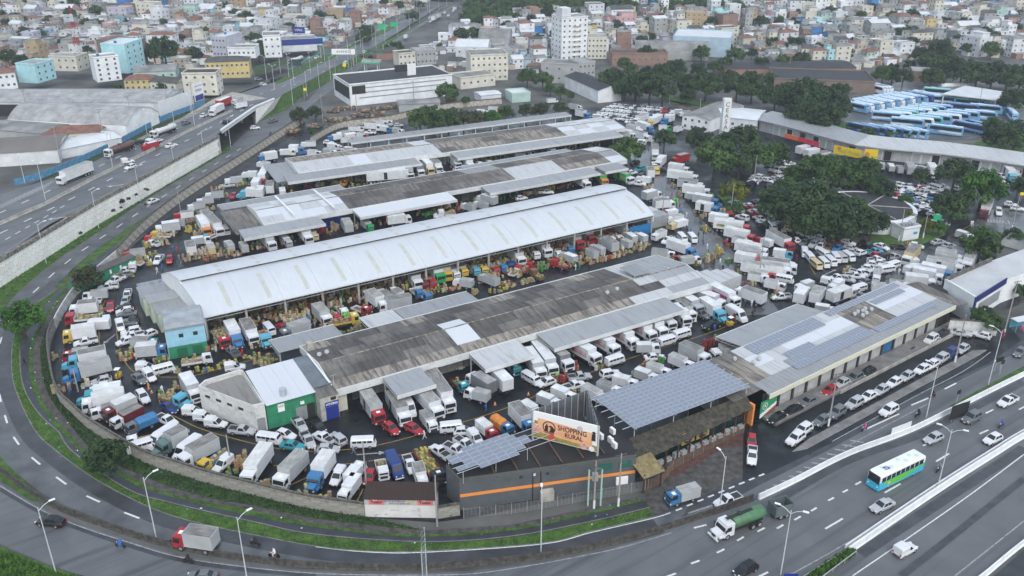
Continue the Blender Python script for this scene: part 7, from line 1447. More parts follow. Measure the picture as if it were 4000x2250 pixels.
mb.box(a.x,b.x,a.y-.6,a.y+.6,5.9,6.05);mb.build('span',M_fb,fb)
for px in((1255,232),(1380,240),(1498,215)):q=P(*px,2)-o;MB().tube((q.x,q.y,-2),(q.x,q.y,6),.3,n=8).build('pier',M_conc,fb)
MB().tube((a.x,a.y,6.5),(a.x-14,a.y-12,0),.5,n=4).build('ramp',M_fb,fb);bo=MB().box(-6,6,-.1,.1,5.8,8.6).build('banner_board',M_inkw,fb,loc=(3,a.y-.8,0));text('AVANCE',bo,(0,-.12,7.2),1.8,M_ink)
# ================================================================ TREES AND PLANTS
def leaf_mat(n,a,b):return mat(n,a,.75,var=.3,vscale=.35,c2=b,spec=.2)
LM=dict(d=leaf_mat('mango_leaf',(.02,.046,.018),(.056,.10,.036)),m=leaf_mat('mid_leaf',(.028,.066,.018),(.078,.14,.036)),b=leaf_mat('bright_leaf',(.024,.08,.012),(.06,.155,.022)),y=leaf_mat('yellow_leaf',(.07,.095,.012),(.15,.17,.025)),o=leaf_mat('olive_leaf',(.035,.05,.022),(.07,.085,.035)))
M_bark=mat('bark',(.075,.06,.045),.9,var=.3,vscale=2)
def crown_mesh(kind,seed,n=46,dens=62,flat=.72,gap=0.):
    def f():
        r=random.Random(seed);mb=MB()
        for c in range(n):
            th=r.uniform(0,2*pi);ph=math.acos(r.uniform(-.55,1));rad=r.uniform(.62,.9) if c>6 else r.uniform(0,.5);cx,cy,cz=rad*sin(ph)*cos(th),rad*sin(ph)*sin(th),rad*cos(ph)*flat;cr=r.uniform(.17,.30)
            for _ in range(dens):
                v=Vector((r.gauss(0,1),r.gauss(0,1),r.gauss(0,1))).normalized();p=Vector((cx,cy,cz))+v*cr*r.uniform(.55,1.0);nrm=(v+Vector((r.uniform(-.6,.6),r.uniform(-.6,.6),r.uniform(0,.8)))).normalized();u=nrm.orthogonal().normalized();w_=nrm.cross(u);a=r.uniform(0,6.28);s=r.uniform(.035,.07)
                u2=u*cos(a)+w_*sin(a);w2=nrm.cross(u2);mb.add([p-u2*s*1.5,p+w2*s*.8,p+u2*s*1.5,p-w2*s*.8],[(0,1,2,3)])
        return mb.mesh('crown',[LM[kind]])
    return cm(('crown',kind,seed),f)
def trunk_mesh(seed):
    def f():
        r=random.Random(seed);mb=MB().tube((0,0,0),(0,0,.5),.06,.045,8)
        for k in range(6):a=2*pi*k/6+r.uniform(-.3,.3);mb.tube((0,0,r.uniform(.38,.5)),(.42*cos(a),.42*sin(a),r.uniform(.66,.85)),.035,.012,6)
        return mb.mesh('trunk',[M_bark])
    return cm(('trunk',seed),f)
TREES={}
def tree(px,wpx,kind,phrase,hf=.95,ground=None,z=None):
    "px: centre of the crown; wpx its width in photograph pixels"
    zc=4.
    for _ in range(4):
        p=P(*px,zc+(z or 0));s=Q(p.x,p.y,zc)[2];w_=wpx/s;zc=w_*.5*hf+.5
    gz=(z if z is not None else GZ(p.x,p.y));e=empty('tree',(p.x,p.y,gz),rnd.uniform(0,6.28));e['category']='tree'
    sd=rnd.randrange(3);rr=w_/2*1.06;H_=zc*1.0;tk=put('trunk',trunk_mesh(sd),e,scale=(max(2.5,w_*.55),max(2.5,w_*.55),max(2.5,H_*1.5)));put('crown',crown_mesh(kind,sd),e,(0,0,max(H_,rr*.75+1.2)),scale=(rr,rr,rr*1.0))
    TREES.setdefault((phrase,kind),[]).append((p.x,e));return e
KN=dict(d='dark dense',m='mid-green',b='bright green',y='yellow-green',o='olive')
for ph,ls in{'along the market avenue':[(2450,582,128,'m'),(2596,543,96,'d')],'around the tall lettered tower':[(2733,540,110,'d'),(2795,610,175,'m'),(2850,560,120,'d'),(2904,540,135,'d'),(2950,610,140,'m'),(3028,600,130,'m'),(2890,640,110,'d')],'in the shaded car park grove':[(3120,680,110,'m'),(3199,665,165,'m'),(3270,660,120,'d'),(3323,690,150,'m'),(3400,700,110,'d'),(3440,735,120,'d'),(3290,640,90,'m'),(3240,640,80,'m'),(3390,650,100,'m')],
               'in the big mango grove':[(3020,790,150,'d'),(3070,750,130,'m'),(3110,830,200,'d'),(3180,800,220,'d'),(3250,860,200,'d'),(3310,830,170,'d'),(3340,880,130,'d'),(3410,865,120,'d'),(3150,880,120,'d'),(3290,880,150,'d'),(3335,805,100,'m')],'by the entry road':[(3734,675,150,'d'),(3843,735,175,'b'),(3719,810,150,'d'),(3770,780,90,'d'),(3602,690,75,'d'),(3535,790,70,'m'),(3835,950,155,'m'),(3960,935,110,'d'),(3980,730,80,'d'),(3545,850,60,'y'),(3620,880,60,'y'),(3670,890,60,'b'),(3860,1020,60,'d')],'on the lawn by the avenue':[(2866,748,115,'y'),(2878,815,50,'b')],
               'between market and coach depot':[(2391,310,120,'d'),(2440,345,100,'d'),(2484,330,130,'d'),(2540,340,150,'d'),(2590,350,110,'d'),(2640,270,95,'d'),(2590,285,90,'d'),(2700,330,110,'d'),(2760,330,130,'d'),(2830,250,70,'d'),(2880,340,120,'d'),(2940,340,130,'d'),(2440,250,60,'m'),(3030,380,120,'d'),(3090,375,150,'d'),(3160,360,150,'d'),(3210,400,170,'d'),(3270,420,130,'d'),(3140,440,140,'d'),(3220,455,150,'d'),(3280,360,90,'d'),(2970,250,70,'d'),(2690,375,70,'d'),(2470,275,60,'m'),(2530,282,60,'d'),(2650,300,60,'m'),(2725,272,70,'d'),(2790,262,60,'m'),(2850,300,70,'d'),(2930,300,60,'d'),(3010,310,60,'m')],
               'round the edge of the coach depot':[(3450,290,80,'m'),(3490,285,90,'d'),(3530,300,80,'d'),(3640,300,95,'d'),(3630,245,100,'d'),(3700,265,130,'d'),(3760,280,130,'d'),(3820,290,130,'d'),(3880,290,130,'d'),(3940,300,130,'d'),(3990,300,120,'d'),(3670,195,110,'d'),(3960,390,110,'d'),(3920,540,150,'d'),(3975,520,130,'d'),(3880,490,80,'m'),(3390,525,70,'m'),(3550,255,50,'d')],
               'behind the furthest market row':[(1640,465,110,'m'),(1690,460,120,'m'),(1750,465,110,'m'),(1810,465,90,'o'),(1860,465,80,'o'),(1920,460,75,'b'),(1975,440,70,'m'),(2055,432,70,'o'),(2115,430,70,'o'),(2190,425,60,'o'),(1744,360,95,'m'),(1230,440,65,'d'),(1170,450,75,'o'),(2150,350,50,'m'),(2190,360,55,'m'),(2225,375,40,'m'),(1820,395,40,'m'),(2060,300,80,'m'),(2120,310,80,'m'),(1220,520,30,'b')],
               'beside the ramp':[(335,1090,125,'o'),(80,1240,165,'b'),(415,1780,175,'d')],'by the side roads of the highway':[(1545,185,60,'m'),(1510,195,50,'b'),(1425,120,60,'d'),(1068,320,25,'d'),(640,190,120,'d'),(600,205,80,'d'),(630,345,45,'d'),(460,348,40,'m'),(30,220,70,'d'),(80,240,70,'d'),(130,250,60,'d'),(1800,135,70,'d'),(1850,130,60,'d'),(340,195,40,'d')]}.items():
    for x,y,w_,k in ls:tree((x,y),w_,k,ph,z=5.9 if(x<700 and 180<y<360) else(0. if y>240 else None))
rt=random.Random(21)
CT=[(120,25),(160,40),(210,45),(245,60),(150,70),(390,110),(300,50),(380,35),(430,20),(480,15),(520,25),(600,35),(640,20),(680,30),(700,15),(750,12),(790,30),(880,60),(920,75),(820,110),(640,105),(590,130),(180,120),(1130,45),(1160,60),(1200,55),(1250,75),(1290,80),(1060,100),(1100,15),(1140,20),(1130,110),(1200,115),(1440,120),(1420,145),(1330,20),(1500,15),(1560,20),(1640,20),(1610,62),(2350,62),(2470,65),(2620,60),(2540,145),(2450,135),(2780,105),(2830,85),(2730,150),(2900,155),(2165,140),(2790,160),(2680,155),(3040,110),(3240,75),(3360,90),(3480,90),(3560,85),(3600,140),(3560,130),(3260,135),(3340,165),(3195,185),(3120,170),(3130,230),(3060,240),(3270,30),(3090,35),(3420,10),(3530,10),(3740,75),(3830,60),(3870,95),(3880,150),(3970,120),(3990,95),(3690,105),(3780,190),(3920,15),(2250,75),(3160,160),(2610,25),(2760,15),(2980,40),(3620,20),(3840,20),(3060,15),(20,50),(60,90),(25,110),(1000,100),(960,80)]
for _ in range(150):
    x,y=rt.uniform(0,4000),rt.uniform(5,215);d_=PG(x,y)
    if abs(d_.x-hw_x(d_.y))>45 and not(2000<x<2900 and y<60):CT.append((x,y))
for x,y in CT:tree((x,y),rt.uniform(34,62)*(.75+y/400),rt.choice('ddmdm'),'among the city houses')
def mass(name,spots,kind,label,size):
    src=crown_mesh(kind,1);vs_=[v.co.copy() for v in src.vertices];fs=[tuple(p.vertices) for p in src.polygons];mb=MB()
    for x,y in spots:
        p=PG(x,y);s=size*rt.uniform(.7,1.3);a=rt.uniform(0,6.28);ca,sa=cos(a),sin(a);o=len(mb.v)
        mb.v+=[(p.x+(v.x*ca-v.y*sa)*s,p.y+(v.x*sa+v.y*ca)*s,p.z+s*.6+v.z*s) for v in vs_[:8000]];f8=fs[:2000];mb.f+=[tuple(i+o for i in f) for f in f8];mb.m+=[0]*len(f8);mb.sm+=[False]*len(f8)
    mb.build(name,LM[kind],label=label,cat='wood',kind='stuff')
mass('hill_wood',[(rt.uniform(1830,2000),rt.uniform(8,105)) for _ in range(34)]+[(rt.uniform(1990,2340),rt.uniform(30,62)) for _ in range(36)]+[(rt.uniform(1640,1780),rt.uniform(-12,6)) for _ in range(12)]+[(rt.uniform(2340,2900),rt.uniform(40,58)) for _ in range(22)],'m','dark wood on the rise to the right of the far highway',6.5)
MB().add([tuple(PG(x,y)+Vector((0,0,.5))) for x,y in[(2000,-8),(2480,-8),(2480,30),(2330,32),(2000,36)]],[(0,1,2,3,4)]).build('hill_meadow',M_grass,kind='structure')
bm_=MB();r8=random.Random(3)
for k in range(9):
    a=2*pi*k/9;pr=None
    for i in range(5):
        t=i/4;c=Vector((cos(a)*1.5*t,sin(a)*1.5*t,1.6+1.3*t-1.5*t*t));wd=.3*sin(pi*min(1,t*.9+.1));n_=Vector((-sin(a),cos(a),0))*wd
        if pr:bm_.add([pr[0]-pr[1],pr[0]+pr[1],c+n_,c-n_],[(0,1,2,3)])
        pr=(c,n_)
bm_.tube((0,0,0),(0,0,1.7),.14,.09,6,1);bm_=bm_.mesh('banana_plant',[LM['b'],M_bark])
for i in range(64):
    t=i/63;x=2990+560*t+r8.uniform(-8,8);y=478+62*t+r8.uniform(-8,10);p=P(x,y);put('banana_plant',bm_,None,p,r8.uniform(0,6),r8.uniform(.9,1.5),label='broad-leaved banana plant in the strip below the coach depot',cat='banana plant',group='banana plants below the coach depot')
area('depot_bank',[(2900,470),(3080,505),(3300,540),(3500,565),(3800,560),(3920,530),(4100,560),(4100,640),(3600,580),(3200,520),(2850,440),(2600,395),(2560,380),(2700,380),(2860,430)],.03,M_grass)
area('depot_yard',[(3300,480),(3280,420),(3330,370),(3550,310),(3700,330),(4100,380),(4100,540),(3920,525),(3780,545),(3560,540),(3420,515)],.06,mat('depot_asphalt',(.085,.09,.095),.3,var=.3,vscale=.1,c2=(.14,.145,.15),rvar=.15))  # depot asphalt base lightened for sky glare, as on the avenue
area('kiosk_lawn',[(3400,905),(3470,880),(3560,890),(3700,880),(3690,920),(3600,955),(3480,968),(3390,950)],.012,M_grass);area('avenue_lawn',[(2800,760),(2900,770),(2915,830),(2870,850),(2840,810)],.012,M_grass);area('hall_lawn',[(2510,865),(2570,850),(2580,890),(2540,905)],.012,M_grass);area('grove_soil',[(3000,860),(3100,830),(3380,880),(3400,940),(3340,955),(3160,930)],.012,M_earth);area('tower_lawn',[(2600,395),(2760,420),(2980,460),(3000,500),(2900,480),(2680,440)],.034,M_earth)
gm=MB();rg_=random.Random(5)
def tufts(A,B,n,h):
    m_=min(len(A),len(B));A,B=resample(A,80),resample(B,80)
    for _ in range(n):
        i=rg_.randrange(79);f=rg_.random();p=A[i].lerp(A[i+1],f).lerp(B[i].lerp(B[i+1],f),rg_.random());a=rg_.uniform(0,6.28);s=h*rg_.uniform(.5,1.3);gm.add([(p.x-cos(a)*s*.5,p.y-sin(a)*s*.5,0),(p.x+cos(a)*s*.5,p.y+sin(a)*s*.5,0),(p.x+rg_.uniform(-.2,.2),p.y+rg_.uniform(-.2,.2),s)],[(0,1,2)],rg_.randrange(2))
tufts(L5,L6[5*6:],5200,.2);tufts(L3,L4,2000,.2);tufts(SR_W,SR_L,3000,.35)
q=[P(x,y) for x,y in[(-300,2060),(0,2150),(218,2235),(331,2262)]];tufts(q,[p+Vector((-3,-9,0)) for p in q],5000,.5);q=[P(x,y) for x,y in[(3100,2300),(3200,2225),(3320,2150)]];tufts(q,[p+Vector((.6,-.6,0)) for p in q],900,.9)
gm.build('verge_grass',[mat('grass_blade',(.035,.10,.010),.8),mat('grass_blade_light',(.07,.16,.015),.8)],kind='stuff',label='green grass growing on the verges of the ramps',cat='grass')
gm=MB();tufts(px_line(C1[1:]),L2,6000,.3);gm.build('dark_verge_grass',[mat('grass_blade_dark',(.018,.05,.012),.8),mat('grass_blade_mid',(.03,.075,.015),.8)],kind='stuff',label='rank dark grass under the market wall',cat='grass')
lt=MB()
for _ in range(70):
    ln_=resample(rg_.choice((L2,L3,L4,L5)),300);p=ln_[rg_.randrange(300)]+Vector((rg_.uniform(-2,2),rg_.uniform(-2,2),0));lt.rbox(p.x,p.y,.02,rg_.uniform(.1,.35),rg_.uniform(.08,.25),.06,rg_.uniform(0,3),rg_.randrange(3))
lt.build('litter',[M_white,M_walk,paint('c')],kind='stuff',label='scraps of litter along the verges and path',cat='litter')
wb=cm(('weed',),lambda:crown_mesh('o',2));n_=0
for x,y,s in((458,760,1.0),(492,762,.9),(474,786,1.0),(500,780,.7),(530,760,.6),(575,745,.6),(372,826,.8),(442,826,.7),(313,910,.6),(565,742,.5),(470,810,.5),(728,628,.4),(2460,1960,.0)):
    if s:
        p=P(x,y,3.0);n_+=1;put('wall_weed',crown_mesh('o',2),None,(p.x+.2,p.y-.1,3.0+(0 if n_%2 else.3)),n_,s,label='olive weed clump rooted in the retaining wall, %s from the far end'%ordi(n_),cat='weed',group='weeds on the retaining wall')
# ================================================================ BUILDINGS OF THE TOWN
WC=dict(white=(.62,.63,.64),cream=(.62,.59,.50),grey=(.36,.365,.36),beige=(.50,.45,.37),mint=(.40,.54,.48),sky=(.38,.50,.58),brick=(.28,.175,.135),salmon=(.44,.29,.23),yellow=(.56,.45,.2),ochre=(.40,.30,.18),cyan=(.40,.66,.70),pink=(.56,.34,.34),brown=(.20,.15,.12),blue=(.05,.20,.48),lilac=(.45,.45,.52),bright=(.74,.75,.76))
def wm(c):return mat('wall_'+c,WC[c],.85,var=.12,vscale=.25,streak=(.5,.5,tuple(x*.72 for x in WC[c]),.56,.8))
RF=dict(grey=mat('fibre_roof',(.19,.19,.185),.85,var=.25,vscale=.2,c2=(.28,.275,.265)),dark=mat('dark_roof',(.07,.068,.066),.85,var=.3,vscale=.3),tile=mat('clay_tile_roof',(.19,.095,.068),.9,var=.3,vscale=.5),white=mat('white_metal_roof',(.58,.60,.61),.5,var=.08,vscale=.2),slab=mat('slab_roof',(.30,.30,.295),.9,var=.25,vscale=.3),black=mat('black_roof',(.03,.031,.034),.75,var=.25,vscale=.3))
WIN=MB().box(-.5,.5,-.05,.03,-.5,.5,1).add([(-.42,-.06,-.42),(.42,-.06,-.42),(.42,-.06,.42),(-.42,-.06,.42)],[(0,1,2,3)],0).mesh('window',[mat('window_glass',(.07,.08,.09),.2),mat('window_frame',(.36,.36,.35),.7)])
TANK=MB().tube((0,0,0),(0,0,1),.6,.7,10).mesh('water_tank',[mat('tank_blue',(.03,.13,.28),.5)])
def shape(W,D,h,roof,rise,mbw,mbr,o=.3,top=0.):
    "walls and roof for a block with front edge along x at y=0"
    mbw.box(0,W,0,D,0,h)
    if top and roof=='flat':a_=W*(.35 if top<.5 else 0);mbw.box(a_+.15,a_+W*.6,D*(.1+top*.4),D-.2,h+.13,h+2.5);mbr.box(a_-.1,a_+W*.6+.3,D*(.1+top*.4)-.3,D,h+2.5,h+2.65)
    if roof=='flat':
        mbr.box(-.12,W+.12,-.12,D+.12,h,h+.12)
        for a in((-.1,W+.1,-.1,.1),(-.1,W+.1,D-.1,D+.1),(-.1,.1,.1,D-.1),(W-.1,W+.1,.1,D-.1)):mbw.box(*a,h+.12,h+.7)
    elif roof=='gable':
        mbr.add([(-o,-o,h),(W+o,-o,h),(W+o,D/2,h+rise),(-o,D/2,h+rise),(-o,D+o,h),(W+o,D+o,h)],[(0,1,2,3),(3,2,5,4),(0,4,5,1)]);mbw.add([(0,0,h),(0,D,h),(0,D/2,h+rise-.1),(W,0,h),(W,D,h),(W,D/2,h+rise-.1)],[(0,2,1),(3,4,5)])
    elif roof=='gabley':
        mbr.add([(-o,-o,h),(-o,D+o,h),(W/2,D+o,h+rise),(W/2,-o,h+rise),(W+o,D+o,h),(W+o,-o,h)],[(0,3,2,1),(3,5,4,2)]);mbw.add([(0,0,h),(W,0,h),(W/2,0,h+rise-.1),(0,D,h),(W,D,h),(W/2,D,h+rise-.1)],[(0,1,2),(4,3,5)])
    elif roof=='hip':
        k=min(W,D)/2;mbr.add([(-o,-o,h),(W+o,-o,h),(W+o,D+o,h),(-o,D+o,h),(k,D/2,h+rise),(W-k,D/2,h+rise)],[(0,1,5,4),(1,2,5),(2,3,4,5),(3,0,4),(3,2,1,0)])
    elif roof=='arch':
        n=10;pr=[(D*i/n,h+rise*(1-(2*i/n-1)**2)) for i in range(n+1)];mbr.add([(x,y,z) for y,z in pr for x in(-o,W+o)],[(2*i,2*i+1,2*i+3,2*i+2) for i in range(n)],0,True)
        for x in(0,W):mbw.add([(x,y,z) for y,z in pr],[tuple(range(n+1))])
rw_=random.Random(8)
def block(name,label,o,rz,W,D,h,wall_,roof,rk,fl=0,nc=0,ns=0,rise=1.6,cat='building',group=None,tank=False,door=True):
    e=empty(name,o,rz,label=label,cat=cat,group=group);a,b=MB(),MB();shape(W,D,h,roof,rise,a,b,top=rw_.choice((0,rw_.random())) if group else 0)
    a.build('wall',wall_,e);rf=b.build('roof',rk,e)
    for f in range(fl):
        z=h/fl*(f+.55)
        for i in range(nc):
            if group is None or rw_.random()<.8:put('window',WIN,e,(W*(i+.5)/nc,-.02,z))
        for i in range(ns):
            for x,a_ in((-.02,-pi/2),(W+.02,pi/2)):
                if(x<1)==(o[0]>0):put('window',WIN,e,(x,D*(i+.5)/ns,z),a_)
    if tank:put('water_tank',TANK,rf,(W*.3,D*.6,h+(.1 if roof=='flat' else rise*.6)))
    return e
def bldg(label,x1,y1,x2,y2,D,h,wc,roof,rk,fl=0,nc=0,ns=0,z=None,**k):
    a=P(x1,y1,z) if z is not None else PG(x1,y1);b=P(x2,y2,a.z);v=b-a
    return block(k.pop('name','building'),label,a,math.atan2(v.y,v.x),v.length,D,h,wm(wc),roof,RF[rk] if isinstance(rk,str) else rk,fl,nc,ns,**k)
Z=5.9
B=bldg
B('pale cyan five-storey block beside the brown block',505,287,572,262,12,13,'cyan','flat','white',5,3,3,Z,tank=True);B('brown four-storey block with hipped tile roof',393,252,497,266,13,12,'brown','hip','tile',4,4,2,Z);B('white five-storey block with arched balconies by the warehouse',382,322,478,311,9,10.5,'bright','flat','slab',5,3,3,Z,tank=True)
B('yellow arcaded building with dark red roof by the highway',808,308,978,302,11,7.5,'yellow','hip','dark',2,9,2,Z);B('cream rounded block with black roof at the highway bend',722,374,854,372,10,9,'cream','flat','black',3,4,2,Z);B('yellow house with clay roof and roof solar panels',490,354,600,351,10,4.5,'yellow','hip','tile',2,5,2,Z,name='house',cat='house')
B('mint and white three-storey house behind the warehouse',150,326,222,305,10,8,'cyan','flat','slab',3,3,2,Z,name='house',cat='house');B('cream two-storey house with verandas behind the warehouse',200,276,306,279,10,6.5,'cream','flat','slab',2,4,2,Z,name='house',cat='house');B('white house with red roof at the picture edge',-20,354,72,345,10,7,'bright','hip','tile',2,4,2,Z,name='house',cat='house');B('grey showroom with red window grid',835,223,888,226,16,10,'lilac','flat','white',3,4,0,Z,tank=True)
B('white and blue tyre store by the highway',892,228,1000,227,10,5,'bright','flat','grey',1,6,0,Z);B('long grey low block with green wall behind the clay-roof house',525,318,690,310,16,4,'mint','gable','grey',1,5,0,Z);B('grey house row behind the clay-roof house',590,355,690,362,10,4,'cream','gable','dark',1,4,0,Z)
B('white and grey three-storey block by the footbridge',1035,226,1103,223,14,11,'bright','flat','grey',3,3,2,3.);sb=B('blue-banded white store by the footbridge',1105,204,1240,197,14,6,'white','flat','grey',0,0,0,3.);MB().box(0,22,-.15,-.02,3.5,6.6).build('blue_band',M_blue,sb);sign((1172,168),3,7,3.6,9,M_blue,'blue store sign behind the footbridge reading VIPAL','VIPAL',0,M_inkw,2,1.8)
w1=B('wide warehouse with pale low-pitched roof beside the highway',-160,452,640,452,24,5.2,'white','gable','slab',0,0,0,Z,rise=2.2,name='warehouse',cat='warehouse');MB().box(2,50,-.1,-.02,0,4.4).build('bay_shade_panel',M_dark,w1)  # flat dark panel painted as the shade inside the open bay
w2=B('vaulted white warehouse with rounded gable',40,512,498,538,21,4.2,'bright','arch','slab',0,0,0,Z,rise=4.2,name='warehouse',cat='warehouse')
B('clay-tiled low house before the vaulted warehouse',168,566,398,556,11,3.6,'cream','hip','tile',1,8,0,Z,name='house',cat='house');w3=B('brown-roofed shed with white gable at the picture edge',-140,662,235,636,20,4.4,'white','gable',metal_roof('brown_shed_roof',(.16,.145,.13),None,None,.9),0,0,0,Z,name='warehouse',cat='warehouse');B('white sheet-roofed shed by the blue fence',240,622,480,572,12,3.2,'white','gable','white',0,0,0,Z,rise=.8,name='warehouse',cat='warehouse');B('grey sheet-roofed shed behind the clay-tiled house',-60,540,175,562,14,3.6,'grey','gable','grey',0,0,0,Z,rise=1,name='warehouse',cat='warehouse')
z6=lambda pts:[P(x,y,Z) for x,y in pts]
wall('blue_fence',smooth_line(z6([(60,725),(180,690),(300,640),(420,585),(520,535),(640,470),(760,425),(800,405)]),4),2.2,'long faded blue fence between the warehouses and the highway',mat('faded_blue',(.08,.22,.36),.8,var=.35,vscale=.6),top=None)
for o in[bpy.data.objects['blue_fence']]:o.location.z=Z
ww=empty('white_screen_wall',P(628,458,Z),label='tall white screen wall with blue lettered board beside the highway',cat='wall');a,b=P(628,458,Z),P(758,410,Z);v=b-a
MB().box(0,v.length,-.15,.15,0,6).build('panel',M_white,ww,rz=math.atan2(v.y,v.x));bd=MB().box(v.length+1,v.length+7,-.2,.0,1,8).build('board',M_inkw,ww,rz=math.atan2(v.y,v.x));MB().box(v.length+1.3,v.length+6.7,-.26,-.2,1.2,3.4).build('blue_field',M_blue,bd);text('TORREZ DE MOLAS',bd,(v.length+4,-.24,7),.6,M_blue);text('EPEISA',bd,(v.length+4,-.24,5.2),1.5,M_blue)
wb_=B('long white factory with black roof and white tower fin',1371,416,1768,372,24,9,'bright','flat','black',0,0,0,0);L_=(P(1768,372)-P(1371,416)).length
for z in(3,5.2,7.2):MB().box(4,L_-3,-.06,-.01,z,z+.5).build('louvre_strip',M_rgrey,wb_)
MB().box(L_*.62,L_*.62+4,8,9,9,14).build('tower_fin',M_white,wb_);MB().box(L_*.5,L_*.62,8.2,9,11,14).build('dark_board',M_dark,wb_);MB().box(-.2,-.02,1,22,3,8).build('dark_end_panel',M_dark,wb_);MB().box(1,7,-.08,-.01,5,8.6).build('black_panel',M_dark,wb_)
B('cream four-storey block with brown bands',1840,318,1984,312,16,12,'cream','flat','grey',4,7,3,0);B('low cream workshop with round corner',1800,350,1935,334,12,5,'cream','flat','grey',1,5,2,0);B('orange-cream corner house by the fuel station',1560,262,1625,256,9,6.5,'cream','flat','dark',2,4,2,0,name='house',cat='house');B('grey two-storey row house behind the white factory',1628,256,1705,250,10,7,'grey','flat','slab',2,5,2,0,name='house',cat='house');B('pale grey vaulted store behind the cream block',1780,225,1905,228,14,6,'white','arch','white',1,4,0,0,rise=3,name='warehouse',cat='warehouse');B('grey vaulted shed behind the pale vaulted store',1870,190,1990,192,16,6,'grey','arch','grey',0,0,0,0,rise=4,name='warehouse',cat='warehouse');B('red brick unfinished store by the slip road',1472,238,1560,230,12,4,'brick','gable','dark',0,0,0,0)
gc=empty('fuel_station',P(1415,285),label='fuel station canopy with green edge by the slip road',cat='fuel station');MB().box(0,9,0,9,4.6,5.2).build('canopy',RF['slab'],gc);MB().box(-.1,9.1,-.15,-.02,4.5,5.2).build('green_edge',M_sg,gc);[MB().box(x,x+.4,y,y+.4,0,4.6).build('column',M_white,gc) for x in(1,7.5) for y in(1,7.5)]
tw=B('tall stained white tower block of eight storeys',2192,238,2292,230,13,22,'bright','flat','slab',8,5,3,0,tank=False);MB().box(1,6,2,9,22.6,27).build('roof_housing',wm('white'),tw);[MB().box(6.3,11.2,-.9,-.03,2.6*k+2.2,2.6*k+2.4).build('balcony',wm('beige'),tw) for k in range(7)]
B('cream five-storey block beside the tall tower',2294,230,2368,230,12,11,'cream','flat','slab',4,5,3,0);B('bare grey concrete block before the tall tower',2112,322,2256,330,10,9,'grey','flat','grey',2,3,0,0);B('half-built grey block with open top floor',2258,328,2322,322,11,9.5,'grey','flat','slab',3,4,2,0);B('brick and concrete ruin with open bays',2390,257,2606,256,12,6,'brick','flat','dark',1,9,0,0);B('long arched grey shed beside the sky-blue warehouse',2480,232,2765,238,16,5,'grey','arch','grey',0,0,0,0,rise=4,name='warehouse',cat='warehouse');B('big sky-blue warehouse with white end',2625,215,2848,226,26,10,'sky','flat','white',0,0,0,0,name='warehouse',cat='warehouse')
B('white shed with black roof by the packed car park',2335,403,2426,394,34,5.5,'bright','gabley','black',0,0,0,0,name='warehouse',cat='warehouse');B('small green-edged kiosk row behind the last shed trees',2000,402,2072,396,9,3.6,'mint','flat','white',0,0,0,0);ofc=B('white market office with arched grey roof',2662,502,2768,521,30,5.2,'bright','gabley','grey',2,4,3,0,rise=1.0);B('low white hall joined behind the market office',2770,500,2950,520,18,5,'white','gable','white',1,5,0,0,rise=1)
tz=empty('lettered_tower',P(2824,556),R(6),label='slim white tower lettered CEASA rising from the trees',cat='tower');MB().box(-1.4,1.4,-1.1,1.1,0,16.5).build('shaft',M_white,tz);[text(c,tz,(0,-1.13,14.4-2.1*i),2.3,mat('tower_letter',(.16,.17,.17),.7),off_=.03) for i,c in enumerate('CEASA')]
lm=MB();[lm.tube((1.6,y,8),(1.6,y,17.5),.05,n=4) for y in(-.5,.5)];[lm.tube((1.6,-.5,8+k),(1.6,.5,8+k),.04,n=4) for k in range(10)];lm.build('ladder',paint('y'),tz)
cl=resample(px_line([(2940,505),(3080,540),(3220,580),(3340,612),(3460,628),(3650,645),(3850,672),(4150,720)]),13);sh=empty('curved_storehouse',cl[0],label='long low storehouse curving along the far side of the car park',cat='storehouse');o=sh.location
for i in range(12):
    a,b=cl[i]-o,cl[i+1]-o;v=b-a;an=math.atan2(v.y,v.x);W_=v.length;MB().box(0,W_-.05,0,11,0,4.6).build('bay_wall',wm('white' if i%2 else 'grey'),sh,loc=a,rz=an);lo_,hi_=off(cl,-1.6),off(cl,11.4);MB().add([(*(lo_[i]-o)[:2],4.7),(*(lo_[i+1]-o)[:2],4.7),(*(hi_[i+1]-o)[:2],5.6),(*(hi_[i]-o)[:2],5.6),(*(lo_[i]-o)[:2],4.3),(*(lo_[i+1]-o)[:2],4.3)],[(0,1,2,3),(4,5,1,0)]).build('roof_panel',M_rgrey if i<5 else M_rwarm,sh)
    for k in range(3):MB().box(W_*k/3+.4,W_*(k+1)/3-.4,-.08,-.01,.2,3.4).build('shutter',M_shut if(i+k)%3 else M_dark,sh,loc=a,rz=an)
for k,(x1,y1,x2,y2,t) in enumerate(((3258,596,3368,618,'AGC Frutas'),(3372,622,3424,626,'AGC Frutas'))):
    a,b=P(x1,y1,4.2),P(x2,y2,4.2);v=b-a;s=empty('fruit_sign',(a.x,a.y,4.0),math.atan2(v.y,v.x),label=['long yellow fruit company board on the curved storehouse','square yellow fruit company board at the bend of the storehouse'][k],cat='sign');MB().box(0,v.length,-.9,-.7,.2,3.0 if k==0 else 4).build('board',mat('fruit_yellow',(.75,.50,.02),.5),s);text(t,s,(v.length*.55,-.93,1.5),1.5 if k==0 else.9,M_sg);MB().tube((v.length*.2,-.95,2.3),(v.length*.2,-.9,2.3),.7,n=14).build('emblem',paint('o'),s)
for x1,y1,x2,y2,lab in((3060,532,3110,545,'orange'),(3112,546,3140,553,'red'),(3142,554,3192,568,'deep red')):a,b=P(x1,y1,4.3),P(x2,y2,4.3);v=b-a;MB().box(0,v.length,-.2,0,0,1.6).build('storehouse_banner',mat('banner_'+lab[:3],(.65,.14,.05) if lab=='orange' else(.45,.02,.05),.6),loc=a-Vector((0,1.8,0)),rz=math.atan2(v.y,v.x),label='%s banner along the eave of the curved storehouse'%lab,cat='banner')
